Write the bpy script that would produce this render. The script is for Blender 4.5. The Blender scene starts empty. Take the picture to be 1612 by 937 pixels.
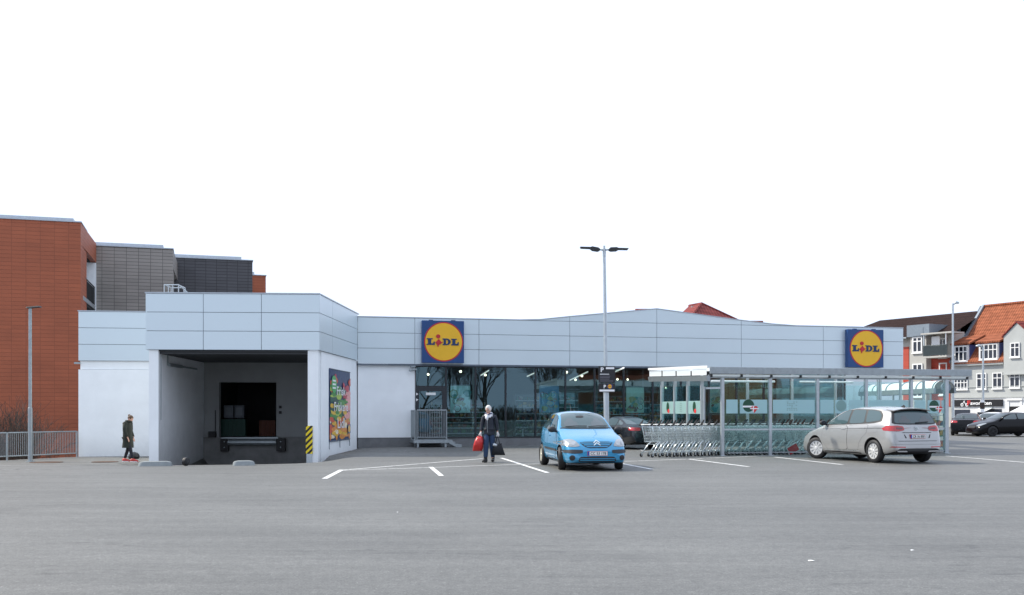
import bpy, bmesh, math, random
import numpy as np
from mathutils import Vector, Matrix
from mathutils.bvhtree import BVHTree
random.seed(7)
C = bpy.context.scene.collection
PI = math.pi
R = math.radians
FPX, CX, HY, CAMH = 1600.0, 806.0, 648.0, 1.5

# ------------------------------------------------------------------ helpers
def ss(a, b, x):
    if a == b: return 1.0 if x >= b else 0.0
    t = min(1.0, max(0.0, (x - a) / (b - a)))
    return t * t * (3 - 2 * t)

def pt(px, py, Y):
    return Vector(((px - CX) / FPX * Y, Y, CAMH - (py - HY) / FPX * Y))

WM = {}
def W(o):
    return WM.get(o.name, Matrix.Identity(4)) if o is not None else Matrix.Identity(4)

def props(o, label=None, cat=None, group=None, kind=None):
    if label: o['label'] = label
    if cat: o['category'] = cat
    if group: o['group'] = group
    if kind: o['kind'] = kind
    return o

def thing(name, label, cat, M=None, group=None):
    o = bpy.data.objects.new(name, None)
    o.empty_display_size = 0.3
    C.objects.link(o)
    if M is None: M = Matrix.Identity(4)
    if isinstance(M, (tuple, list, Vector)): M = Matrix.Translation(Vector(M))
    o.matrix_world = M
    WM[o.name] = M.copy()
    return props(o, label, cat, group)

def copy_tree(o, parent=None):
    c = o.copy(); C.objects.link(c); c.parent = parent
    if parent is not None: c.matrix_parent_inverse = o.matrix_parent_inverse.copy()
    for ch in list(o.children): copy_tree(ch, c)
    return c

def retag(o, label, group=None):
    o['label'] = label
    if group: o['group'] = group

class MB:
    def __init__(s):
        s.v = []; s.f = []; s.m = []
    def add(s, verts, faces, mi=0, M=None):
        b = len(s.v)
        if M is not None: verts = [M @ Vector(p) for p in verts]
        s.v.extend([tuple(p) for p in verts])
        for f in faces:
            s.f.append([i + b for i in f]); s.m.append(mi)
        return s
    def box(s, x0, x1, y0, y1, z0, z1, mi=0, M=None):
        v = [(x0,y0,z0),(x1,y0,z0),(x1,y1,z0),(x0,y1,z0),(x0,y0,z1),(x1,y0,z1),(x1,y1,z1),(x0,y1,z1)]
        return s.add(v, [(0,3,2,1),(4,5,6,7),(0,1,5,4),(1,2,6,5),(2,3,7,6),(3,0,4,7)], mi, M)
    def quad(s, a, b, c, d, mi=0):
        return s.add([a,b,c,d], [(0,1,2,3)], mi)
    def poly(s, pts, mi=0):
        return s.add(pts, [tuple(range(len(pts)))], mi)
    def prism(s, pts2, y0, y1, mi=0, M=None):
        """polygon in (x,z), CCW seen from -y, extruded y0..y1"""
        n = len(pts2)
        v = [(p[0], y0, p[1]) for p in pts2] + [(p[0], y1, p[1]) for p in pts2]
        f = [tuple(range(n)), tuple(range(2*n-1, n-1, -1))]
        for i in range(n):
            j = (i+1) % n
            f.append((j, i, n+i, n+j))
        return s.add(v, f, mi, M)
    def tube(s, pts, r, n=6, mi=0, caps=True, M=None):
        pts = [Vector(p) for p in pts]
        rs = r if isinstance(r, (list, tuple)) else [r]*len(pts)
        v = []; f = []
        up0 = None
        for i, p in enumerate(pts):
            if i == 0: t = pts[1]-pts[0]
            elif i == len(pts)-1: t = pts[-1]-pts[-2]
            else: t = (pts[i+1]-p).normalized()+(p-pts[i-1]).normalized()
            if t.length < 1e-9: t = Vector((0,0,1))
            t.normalize()
            if up0 is None:
                up0 = Vector((0,0,1)) if abs(t.z) < .9 else Vector((1,0,0))
            a = t.cross(up0)
            if a.length < 1e-6: a = t.orthogonal()
            a.normalize(); b = t.cross(a); b.normalize(); up0 = -b if False else up0
            for k in range(n):
                q = 2*PI*k/n + PI/n
                v.append(p + a*(math.cos(q)*rs[i]) + b*(math.sin(q)*rs[i]))
        for i in range(len(pts)-1):
            for k in range(n):
                k2 = (k+1) % n
                f.append((i*n+k, i*n+k2, (i+1)*n+k2, (i+1)*n+k))
        if caps:
            f.append(tuple(range(n-1,-1,-1))); f.append(tuple(range((len(pts)-1)*n, len(pts)*n)))
        return s.add(v, f, mi, M)
    def lathe(s, prof, n=24, mi=0, M=None):
        """profile (r,z) around z"""
        v = []; f = []
        for (r, z) in prof:
            for k in range(n):
                q = 2*PI*k/n
                v.append((r*math.cos(q), r*math.sin(q), z))
        for i in range(len(prof)-1):
            for k in range(n):
                k2 = (k+1) % n
                f.append((i*n+k, i*n+k2, (i+1)*n+k2, (i+1)*n+k))
        if prof[0][0] > 1e-6: f.append(tuple(range(n-1,-1,-1)))
        if prof[-1][0] > 1e-6: f.append(tuple(range((len(prof)-1)*n, len(prof)*n)))
        return s.add(v, f, mi, M)
    def ellipsoid(s, c, r, n=14, m=9, mi=0, M=None):
        v = []; f = []
        for i in range(m+1):
            a = PI*i/m
            for k in range(n):
                q = 2*PI*k/n
                v.append((c[0]+r[0]*math.sin(a)*math.cos(q), c[1]+r[1]*math.sin(a)*math.sin(q), c[2]-r[2]*math.cos(a)))
        for i in range(m):
            for k in range(n):
                k2 = (k+1) % n
                f.append((i*n+k, i*n+k2, (i+1)*n+k2, (i+1)*n+k))
        return s.add(v, f, mi, M)
    def disc(s, c, r, y, n=32, mi=0):
        """flat disc in xz plane facing -y"""
        return s.poly([(c[0]+r*math.cos(2*PI*k/n), y, c[1]+r*math.sin(2*PI*k/n)) for k in range(n)], mi)
    def ring(s, c, r0, r1, y, n=40, mi=0, y1=None):
        v = []; f = []
        for k in range(n):
            a = 2*PI*k/n
            v.append((c[0]+r0*math.cos(a), y, c[1]+r0*math.sin(a)))
            v.append((c[0]+r1*math.cos(a), y, c[1]+r1*math.sin(a)))
        for k in range(n):
            k2 = (k+1) % n
            f.append((2*k, 2*k+1, 2*k2+1, 2*k2))
        return s.add(v, f, mi)
    def build(s, name, mats, parent=None, M=None, smooth=False, sharp=None, bevel=0.0, weld=False):
        me = bpy.data.meshes.new(name)
        me.from_pydata(s.v, [], s.f)
        if not isinstance(mats, (list, tuple)): mats = [mats]
        for m in mats: me.materials.append(m)
        me.polygons.foreach_set('material_index', s.m)
        bm = bmesh.new(); bm.from_mesh(me)
        if weld: bmesh.ops.remove_doubles(bm, verts=bm.verts, dist=1e-5)
        if bevel > 0:
            bmesh.ops.remove_doubles(bm, verts=bm.verts, dist=1e-5)
            ed = [e for e in bm.edges if len(e.link_faces) == 2 and e.calc_face_angle(0) > R(35)]
            bmesh.ops.bevel(bm, geom=ed, offset=bevel, segments=2, profile=.6, affect='EDGES', clamp_overlap=True)
        bm.to_mesh(me); bm.free()
        if smooth:
            me.polygons.foreach_set('use_smooth', [True]*len(me.polygons))
            if sharp: me.set_sharp_from_angle(angle=R(sharp))
        me.update()
        return link(name, me, parent, M)

def link(name, me, parent=None, M=None):
    o = bpy.data.objects.new(name, me)
    C.objects.link(o)
    if M is None: M = W(parent)
    if parent is not None:
        o.parent = parent
        o.matrix_basis = W(parent).inverted() @ M
    else:
        o.matrix_world = M
    WM[o.name] = M.copy()
    return o

class Frame:
    """vertical facade frame: local x along the facade (left to right seen from outside), local y inward, z up"""
    def __init__(s, A, B):
        s.A = Vector((A[0], A[1], 0)); d = Vector((B[0]-A[0], B[1]-A[1], 0))
        s.L = d.length; s.u = d.normalized()
        s.n = Vector((s.u.y, -s.u.x, 0))          # outward
        s.M = Matrix(((s.u.x, -s.n.x, 0, s.A.x), (s.u.y, -s.n.y, 0, s.A.y), (0,0,1,0), (0,0,0,1)))
    def pix(s, px, py, y=0.0):
        """photo position on the plane at local y -> (u, z)"""
        d = Vector(((px-CX)/FPX, 1.0, -(py-HY)/FPX))
        o = Vector((0,0,CAMH))
        P0 = s.A - s.n*y
        t = (P0-o).dot(s.n)/d.dot(s.n)
        p = o + d*t
        return ((p-s.A).dot(s.u), p.z)
    def U(s, px, y=0.0): return s.pix(px, HY, y)[0]
    def Z(s, px, py, y=0.0): return s.pix(px, py, y)[1]

def text_geo(txt, size=1.0, bold=0.0, res=3):
    cu = bpy.data.curves.new('t', 'FONT'); cu.body = txt; cu.size = size; cu.offset = bold
    cu.align_x = 'CENTER'; cu.align_y = 'CENTER'; cu.resolution_u = res
    ob = bpy.data.objects.new('t', cu); C.objects.link(ob)
    dg = bpy.context.evaluated_depsgraph_get()
    me = bpy.data.meshes.new_from_object(ob.evaluated_get(dg))
    v = [tuple(p.co) for p in me.vertices]; f = [tuple(p.vertices) for p in me.polygons]
    bpy.data.objects.remove(ob); bpy.data.curves.remove(cu); bpy.data.meshes.remove(me)
    return v, f

def add_text(mb, txt, cx, cz, y, height, mi=0, width=None, bold=0.0, flip=False):
    """flat lettering on the xz plane at y, facing -y (flip: facing +y)"""
    v, f = text_geo(txt, 1.0, bold)
    if not v: return
    xs = [p[0] for p in v]; ys = [p[1] for p in v]
    h = max(ys)-min(ys); w = max(xs)-min(xs)
    k = height/h; kx = (width/w) if width else k
    mx = (max(xs)+min(xs))/2; my = (max(ys)+min(ys))/2
    sx = -1 if flip else 1
    mb.add([(cx+sx*(p[0]-mx)*kx, y, cz+(p[1]-my)*k) for p in v], f, mi)

# ------------------------------------------------------------------ materials
def nmat(name):
    m = bpy.data.materials.new(name); m.use_nodes = True
    nt = m.node_tree; nt.nodes.clear()
    out = nt.nodes.new('ShaderNodeOutputMaterial')
    return m, nt, out
def nd(nt, t, **kw):
    n = nt.nodes.new(t)
    for k, v in kw.items():
        if k == 'inp':
            for a, b in v.items(): n.inputs[a].default_value = b
        else: setattr(n, k, v)
    return n
def lk(nt, a, b): nt.links.new(a, b)

def pbr(name, col, rough=.6, metal=0.0, var=.12, scale=6.0, bump=0.0, bscale=60.0, spec=.5, emit=None, estr=0.0, coat=0.0, dirt=0.0, streak=0.0):
    m, nt, out = nmat(name)
    b = nd(nt, 'ShaderNodeBsdfPrincipled')
    b.inputs['Roughness'].default_value = rough; b.inputs['Metallic'].default_value = metal
    b.inputs['Specular IOR Level'].default_value = spec
    b.inputs['Coat Weight'].default_value = coat; b.inputs['Coat Roughness'].default_value = .04
    lk(nt, b.outputs[0], out.inputs[0])
    tc = nd(nt, 'ShaderNodeTexCoord')
    col4 = (*col, 1)
    if var > 0:
        n = nd(nt, 'ShaderNodeTexNoise', inp={'Scale': scale, 'Detail': 5.0, 'Roughness': .6})
        if streak > 0:
            mp = nd(nt, 'ShaderNodeMapping', inp={'Scale': (1, 1, streak)})
            lk(nt, tc.outputs['Object'], mp.inputs[0]); lk(nt, mp.outputs[0], n.inputs['Vector'])
        else: lk(nt, tc.outputs['Object'], n.inputs['Vector'])
        r = nd(nt, 'ShaderNodeMapRange', inp={'From Min': .25, 'From Max': .75, 'To Min': 1-var, 'To Max': 1+var})
        lk(nt, n.outputs['Fac'], r.inputs['Value'])
        mx = nd(nt, 'ShaderNodeVectorMath', operation='SCALE'); mx.inputs[0].default_value = col
        lk(nt, r.outputs[0], mx.inputs['Scale'])
        lk(nt, mx.outputs[0], b.inputs['Base Color'])
        r2 = nd(nt, 'ShaderNodeMapRange', inp={'From Min': .25, 'From Max': .75, 'To Min': max(0,rough-.06), 'To Max': min(1,rough+.06)})
        lk(nt, n.outputs['Fac'], r2.inputs['Value']); lk(nt, r2.outputs[0], b.inputs['Roughness'])
    else: b.inputs['Base Color'].default_value = col4
    if bump > 0:
        n2 = nd(nt, 'ShaderNodeTexNoise', inp={'Scale': bscale, 'Detail': 3.0})
        lk(nt, tc.outputs['Object'], n2.inputs['Vector'])
        bp = nd(nt, 'ShaderNodeBump', inp={'Strength': bump, 'Distance': .01})
        lk(nt, n2.outputs['Fac'], bp.inputs['Height']); lk(nt, bp.outputs[0], b.inputs['Normal'])
    if emit: m.cycles.emission_sampling = 'NONE'
    if emit:
        b.inputs['Emission Color'].default_value = (*emit, 1); b.inputs['Emission Strength'].default_value = estr
    return m

def glass(name, tint=(.75,.9,.88), ior=1.5, gain=1.6, rough=0.0, wav=0.0, gl=(1,1,1)):
    m, nt, out = nmat(name)
    fr = nd(nt, 'ShaderNodeFresnel', inp={'IOR': ior})
    mu = nd(nt, 'ShaderNodeMath', operation='MULTIPLY', use_clamp=True); mu.inputs[1].default_value = gain
    lk(nt, fr.outputs[0], mu.inputs[0])
    t = nd(nt, 'ShaderNodeBsdfTransparent', inp={'Color': (*tint, 1)})
    g = nd(nt, 'ShaderNodeBsdfGlossy', inp={'Color': (*gl,1), 'Roughness': rough})
    if wav > 0:
        tc = nd(nt, 'ShaderNodeTexCoord')
        n2 = nd(nt, 'ShaderNodeTexNoise', inp={'Scale': .9, 'Detail': 1.0}); lk(nt, tc.outputs['Object'], n2.inputs['Vector'])
        bp = nd(nt, 'ShaderNodeBump', inp={'Strength': wav, 'Distance': .02}); lk(nt, n2.outputs['Fac'], bp.inputs['Height'])
        lk(nt, bp.outputs[0], g.inputs['Normal'])
    mx = nd(nt, 'ShaderNodeMixShader')
    lk(nt, mu.outputs[0], mx.inputs[0]); lk(nt, t.outputs[0], mx.inputs[1]); lk(nt, g.outputs[0], mx.inputs[2])
    lk(nt, mx.outputs[0], out.inputs[0])
    return m

def frosted(name, col, alpha=.8, tl=.5):
    m, nt, out = nmat(name)
    t = nd(nt, 'ShaderNodeBsdfTransparent')
    d = nd(nt, 'ShaderNodeBsdfPrincipled', inp={'Base Color': (*col,1), 'Roughness': .35})
    tr = nd(nt, 'ShaderNodeBsdfTranslucent', inp={'Color': (*col,1)})
    m1 = nd(nt, 'ShaderNodeMixShader', inp={0: tl}); lk(nt, d.outputs[0], m1.inputs[1]); lk(nt, tr.outputs[0], m1.inputs[2])
    m2 = nd(nt, 'ShaderNodeMixShader', inp={0: alpha}); lk(nt, t.outputs[0], m2.inputs[1]); lk(nt, m1.outputs[0], m2.inputs[2])
    lk(nt, m2.outputs[0], out.inputs[0])
    return m

def clad(name, col, w, h, gap=.03, dark=.35, offset=0.0, var=.12, rough=.6):
    """panel cladding / masonry grid on object coordinates (x+y, z)"""
    m, nt, out = nmat(name)
    tc = nd(nt, 'ShaderNodeTexCoord'); sp = nd(nt, 'ShaderNodeSeparateXYZ'); lk(nt, tc.outputs['Object'], sp.inputs[0])
    ad = nd(nt, 'ShaderNodeMath', operation='ADD'); lk(nt, sp.outputs[0], ad.inputs[0]); lk(nt, sp.outputs[1], ad.inputs[1])
    cb = nd(nt, 'ShaderNodeCombineXYZ'); lk(nt, ad.outputs[0], cb.inputs[0]); lk(nt, sp.outputs[2], cb.inputs[1])
    br = nd(nt, 'ShaderNodeTexBrick', offset=offset, squash=1.0)
    br.inputs['Scale'].default_value = 1.0; br.inputs['Brick Width'].default_value = w; br.inputs['Row Height'].default_value = h
    br.inputs['Mortar Size'].default_value = gap; br.inputs['Mortar Smooth'].default_value = .1; br.inputs['Bias'].default_value = 0
    br.inputs['Color1'].default_value = (*[c*(1+var) for c in col],1); br.inputs['Color2'].default_value = (*[c*(1-var) for c in col],1)
    br.inputs['Mortar'].default_value = (*[c*dark for c in col],1)
    lk(nt, cb.outputs[0], br.inputs['Vector'])
    n = nd(nt, 'ShaderNodeTexNoise', inp={'Scale': .35, 'Detail': 6.0}); lk(nt, tc.outputs['Object'], n.inputs['Vector'])
    r = nd(nt, 'ShaderNodeMapRange', inp={'From Min': .25, 'From Max': .75, 'To Min': .85, 'To Max': 1.15}); lk(nt, n.outputs['Fac'], r.inputs['Value'])
    sc = nd(nt, 'ShaderNodeVectorMath', operation='SCALE'); lk(nt, br.outputs['Color'], sc.inputs[0]); lk(nt, r.outputs[0], sc.inputs['Scale'])
    b = nd(nt, 'ShaderNodeBsdfPrincipled', inp={'Roughness': rough}); lk(nt, sc.outputs[0], b.inputs['Base Color'])
    bp = nd(nt, 'ShaderNodeBump', inp={'Strength': .5, 'Distance': .02}, invert=True); lk(nt, br.outputs['Fac'], bp.inputs['Height']); lk(nt, bp.outputs[0], b.inputs['Normal'])
    lk(nt, b.outputs[0], out.inputs[0])
    return m

def tiles(name, col, w=.25, h=.34):
    """pantiled roof: object coordinates x along the eave, y/z up the slope"""
    m, nt, out = nmat(name)
    tc = nd(nt, 'ShaderNodeTexCoord'); sp = nd(nt, 'ShaderNodeSeparateXYZ'); lk(nt, tc.outputs['Object'], sp.inputs[0])
    w1 = nd(nt, 'ShaderNodeMath', operation='MULTIPLY'); w1.inputs[1].default_value = 2*PI/w; lk(nt, sp.outputs[0], w1.inputs[0])
    s1 = nd(nt, 'ShaderNodeMath', operation='SINE'); lk(nt, w1.outputs[0], s1.inputs[0])
    w2 = nd(nt, 'ShaderNodeMath', operation='MULTIPLY'); w2.inputs[1].default_value = 1.0/h; lk(nt, sp.outputs[2], w2.inputs[0])
    s2 = nd(nt, 'ShaderNodeMath', operation='FRACT'); lk(nt, w2.outputs[0], s2.inputs[0])
    mu = nd(nt, 'ShaderNodeMath', operation='MULTIPLY_ADD'); mu.inputs[1].default_value = .5; lk(nt, s1.outputs[0], mu.inputs[0])
    lk(nt, s2.outputs[0], mu.inputs[2])
    n = nd(nt, 'ShaderNodeTexNoise', inp={'Scale': 2.2, 'Detail': 6.0}); lk(nt, tc.outputs['Object'], n.inputs['Vector'])
    r = nd(nt, 'ShaderNodeMapRange', inp={'From Min': -.5, 'From Max': 1.5, 'To Min': .55, 'To Max': 1.3}); lk(nt, mu.outputs[0], r.inputs['Value'])
    r2 = nd(nt, 'ShaderNodeMapRange', inp={'From Min': .3, 'From Max': .7, 'To Min': .75, 'To Max': 1.2}); lk(nt, n.outputs['Fac'], r2.inputs['Value'])
    m3 = nd(nt, 'ShaderNodeMath', operation='MULTIPLY'); lk(nt, r.outputs[0], m3.inputs[0]); lk(nt, r2.outputs[0], m3.inputs[1])
    sc = nd(nt, 'ShaderNodeVectorMath', operation='SCALE'); sc.inputs[0].default_value = col; lk(nt, m3.outputs[0], sc.inputs['Scale'])
    b = nd(nt, 'ShaderNodeBsdfPrincipled', inp={'Roughness': .92, 'Specular IOR Level': .12}); lk(nt, sc.outputs[0], b.inputs['Base Color'])
    bp = nd(nt, 'ShaderNodeBump', inp={'Strength': .6, 'Distance': .04}); lk(nt, mu.outputs[0], bp.inputs['Height']); lk(nt, bp.outputs[0], b.inputs['Normal'])
    lk(nt, b.outputs[0], out.inputs[0])
    return m

def asphalt():
    m, nt, out = nmat('asphalt')
    tc = nd(nt, 'ShaderNodeTexCoord')
    def noise(scale, mapping=None, detail=6.0, rough=.6):
        n = nd(nt, 'ShaderNodeTexNoise', inp={'Scale': scale, 'Detail': detail, 'Roughness': rough})
        if mapping:
            mp = nd(nt, 'ShaderNodeMapping', inp={'Scale': mapping}); lk(nt, tc.outputs['Object'], mp.inputs[0]); lk(nt, mp.outputs[0], n.inputs['Vector'])
        else: lk(nt, tc.outputs['Object'], n.inputs['Vector'])
        return n
    def rng(n, a, b, c, d):
        r = nd(nt, 'ShaderNodeMapRange', inp={'From Min': a, 'From Max': b, 'To Min': c, 'To Max': d}); lk(nt, n, r.inputs['Value']); return r.outputs[0]
    def mul(a, b):
        x = nd(nt, 'ShaderNodeMath', operation='MULTIPLY'); lk(nt, a, x.inputs[0]); lk(nt, b, x.inputs[1]); return x.outputs[0]
    big = rng(noise(.16, (1,1.6,1)).outputs['Fac'], .3, .7, .82, 1.16)
    strk = rng(noise(.6, (.35,2.6,1), 7.0, .65).outputs['Fac'], .3, .7, .86, 1.13)
    strk2 = rng(noise(1.0, (.10,3.2,1), 5.0, .7).outputs['Fac'], .35, .75, 1.05, .88)
    mid = rng(noise(7.0, None, 8.0, .8).outputs['Fac'], .3, .7, .72, 1.27)
    fine = rng(noise(55.0, None, 4.0, .85).outputs['Fac'], .3, .7, .42, 1.6)
    grit = rng(noise(24.0, None, 3.0, .8).outputs['Fac'], .3, .7, .74, 1.28)
    f = mul(mul(mul(mul(big, strk), mul(mid, fine)), strk2), grit)
    # pale chippings
    vo = nd(nt, 'ShaderNodeTexVoronoi', inp={'Scale': 14.0}); lk(nt, tc.outputs['Object'], vo.inputs['Vector'])
    chip = nd(nt, 'ShaderNodeMath', operation='LESS_THAN'); chip.inputs[1].default_value = .10; lk(nt, vo.outputs['Distance'], chip.inputs[0])
    wn = nd(nt, 'ShaderNodeSeparateColor'); lk(nt, vo.outputs['Color'], wn.inputs[0])
    sel = nd(nt, 'ShaderNodeMath', operation='GREATER_THAN'); sel.inputs[1].default_value = .72; lk(nt, wn.outputs[0], sel.inputs[0])
    cs = nd(nt, 'ShaderNodeMath', operation='MULTIPLY'); lk(nt, chip.outputs[0], cs.inputs[0]); lk(nt, sel.outputs[0], cs.inputs[1])
    cadd = nd(nt, 'ShaderNodeMath', operation='MULTIPLY_ADD'); cadd.inputs[1].default_value = 1.3; lk(nt, cs.outputs[0], cadd.inputs[0]); lk(nt, f, cadd.inputs[2])
    # thin seams and cracks running roughly across the lot
    cr = noise(.5, (.22,1.3,1), 5.0, .62)
    cd = nd(nt, 'ShaderNodeMath', operation='SUBTRACT'); cd.inputs[1].default_value = .5; lk(nt, cr.outputs['Fac'], cd.inputs[0])
    ca = nd(nt, 'ShaderNodeMath', operation='ABSOLUTE'); lk(nt, cd.outputs[0], ca.inputs[0])
    msk = rng(noise(.35).outputs['Fac'], .46, .56, 0.0, 1.0)
    cl = nd(nt, 'ShaderNodeMapRange', inp={'From Min': 0.0, 'From Max': .006, 'To Min': .55, 'To Max': 1.0}); lk(nt, ca.outputs[0], cl.inputs['Value'])
    mixc = nd(nt, 'ShaderNodeMix', data_type='FLOAT'); mixc.inputs['A'].default_value = 1.0
    lk(nt, msk, mixc.inputs['Factor']); lk(nt, cl.outputs[0], mixc.inputs['B'])
    stn = rng(noise(.55, None, 3.0, .5).outputs['Fac'], .62, .72, 1.0, .84)
    tot = mul(mul(cadd.outputs[0], mixc.outputs['Result']), stn)
    sc = nd(nt, 'ShaderNodeVectorMath', operation='SCALE'); sc.inputs[0].default_value = (.126,.1258,.118); lk(nt, tot, sc.inputs['Scale'])
    b = nd(nt, 'ShaderNodeBsdfPrincipled', inp={'Roughness': .62, 'Specular IOR Level': .5}); lk(nt, sc.outputs[0], b.inputs['Base Color'])
    n2 = noise(110.0, None, 2.0)
    bp = nd(nt, 'ShaderNodeBump', inp={'Strength': .5, 'Distance': .008}); lk(nt, n2.outputs['Fac'], bp.inputs['Height']); lk(nt, bp.outputs[0], b.inputs['Normal'])
    lk(nt, b.outputs[0], out.inputs[0])
    return m

def worn_paint(name, col=(.72,.72,.70), thr=.43, base=(.15,.147,.145)):
    m, nt, out = nmat(name)
    tc = nd(nt, 'ShaderNodeTexCoord')
    n = nd(nt, 'ShaderNodeTexNoise', inp={'Scale': 7.0, 'Detail': 8.0, 'Roughness': .75}); lk(nt, tc.outputs['Object'], n.inputs['Vector'])
    r = nd(nt, 'ShaderNodeMapRange', inp={'From Min': thr-.1, 'From Max': thr+.06, 'To Min': 0.0, 'To Max': 1.0}); lk(nt, n.outputs['Fac'], r.inputs['Value'])
    mx = nd(nt, 'ShaderNodeMix', data_type='RGBA'); mx.inputs['A'].default_value = (*base,1); mx.inputs['B'].default_value = (*col,1)
    lk(nt, r.outputs[0], mx.inputs['Factor'])
    b = nd(nt, 'ShaderNodeBsdfPrincipled', inp={'Roughness': .75}); lk(nt, mx.outputs['Result'], b.inputs['Base Color'])
    lk(nt, b.outputs[0], out.inputs[0])
    return m

def collage(name, sat=1.0, scale=6.0, dark=.3, pale=0.0, seed=0.0):
    """many coloured patches: printed produce picture or goods on shelves"""
    m, nt, out = nmat(name)
    tc = nd(nt, 'ShaderNodeTexCoord')
    mp = nd(nt, 'ShaderNodeMapping', inp={'Location': (seed, seed*1.7, seed*.6)}); lk(nt, tc.outputs['Object'], mp.inputs[0])
    nz = nd(nt, 'ShaderNodeTexNoise', inp={'Scale': scale*.6, 'Detail': 3.0}); lk(nt, mp.outputs[0], nz.inputs['Vector'])
    av = nd(nt, 'ShaderNodeVectorMath', operation='MULTIPLY_ADD'); av.inputs[1].default_value = (.3,.3,.3)
    lk(nt, nz.outputs['Color'], av.inputs[0]); lk(nt, mp.outputs[0], av.inputs[2])
    vo = nd(nt, 'ShaderNodeTexVoronoi', inp={'Scale': scale}); lk(nt, av.outputs[0], vo.inputs['Vector'])
    sp = nd(nt, 'ShaderNodeSeparateColor'); lk(nt, vo.outputs['Color'], sp.inputs[0])
    cr = nd(nt, 'ShaderNodeValToRGB'); lk(nt, sp.outputs[0], cr.inputs[0])
    cols = [(0,(.02,.03,.10)),(.2,(.05,.22,.05)),(.36,(.55,.06,.03)),(.5,(.80,.42,.03)),(.64,(.02,.10,.05)),(.76,(.75,.62,.50)),(.88,(.60,.18,.03)),(1,(.03,.05,.2))]
    el = cr.color_ramp.elements
    while len(el) < len(cols): el.new(.5)
    cr.color_ramp.interpolation = 'CONSTANT'
    for e, (p, c) in zip(el, cols):
        e.position = p; g = sum(c)/3
        c = [(g+(x-g)*sat)*(1-pale)+pale*q for x, q in zip(c, (.42,.66,.62))]; e.color = (*c, 1)
    r = nd(nt, 'ShaderNodeMapRange', inp={'From Min': 0.0, 'From Max': .7, 'To Min': 1.15, 'To Max': dark}); lk(nt, vo.outputs['Distance'], r.inputs['Value'])
    sc = nd(nt, 'ShaderNodeVectorMath', operation='SCALE'); lk(nt, cr.outputs[0], sc.inputs[0]); lk(nt, r.outputs[0], sc.inputs['Scale'])
    b = nd(nt, 'ShaderNodeBsdfPrincipled', inp={'Roughness': .5}); lk(nt, sc.outputs[0], b.inputs['Base Color'])
    lk(nt, b.outputs[0], out.inputs[0])
    return m

def hazard(name):
    m, nt, out = nmat(name)
    tc = nd(nt, 'ShaderNodeTexCoord'); sp = nd(nt, 'ShaderNodeSeparateXYZ'); lk(nt, tc.outputs['Object'], sp.inputs[0])
    a = nd(nt, 'ShaderNodeMath', operation='ADD'); lk(nt, sp.outputs[0], a.inputs[0]); lk(nt, sp.outputs[1], a.inputs[1])
    s0 = nd(nt, 'ShaderNodeMath', operation='SUBTRACT'); lk(nt, sp.outputs[2], s0.inputs[0]); lk(nt, a.outputs[0], s0.inputs[1])
    w = nd(nt, 'ShaderNodeMath', operation='MULTIPLY'); w.inputs[1].default_value = 1/.21; lk(nt, s0.outputs[0], w.inputs[0])
    f = nd(nt, 'ShaderNodeMath', operation='FRACT'); lk(nt, w.outputs[0], f.inputs[0])
    g = nd(nt, 'ShaderNodeMath', operation='GREATER_THAN'); g.inputs[1].default_value = .5; lk(nt, f.outputs[0], g.inputs[0])
    mx = nd(nt, 'ShaderNodeMix', data_type='RGBA'); mx.inputs['A'].default_value = (.01,.01,.01,1); mx.inputs['B'].default_value = (.8,.6,.01,1)
    lk(nt, g.outputs[0], mx.inputs['Factor'])
    b = nd(nt, 'ShaderNodeBsdfPrincipled', inp={'Roughness': .5}); lk(nt, mx.outputs['Result'], b.inputs['Base Color'])
    lk(nt, b.outputs[0], out.inputs[0])
    return m

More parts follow.
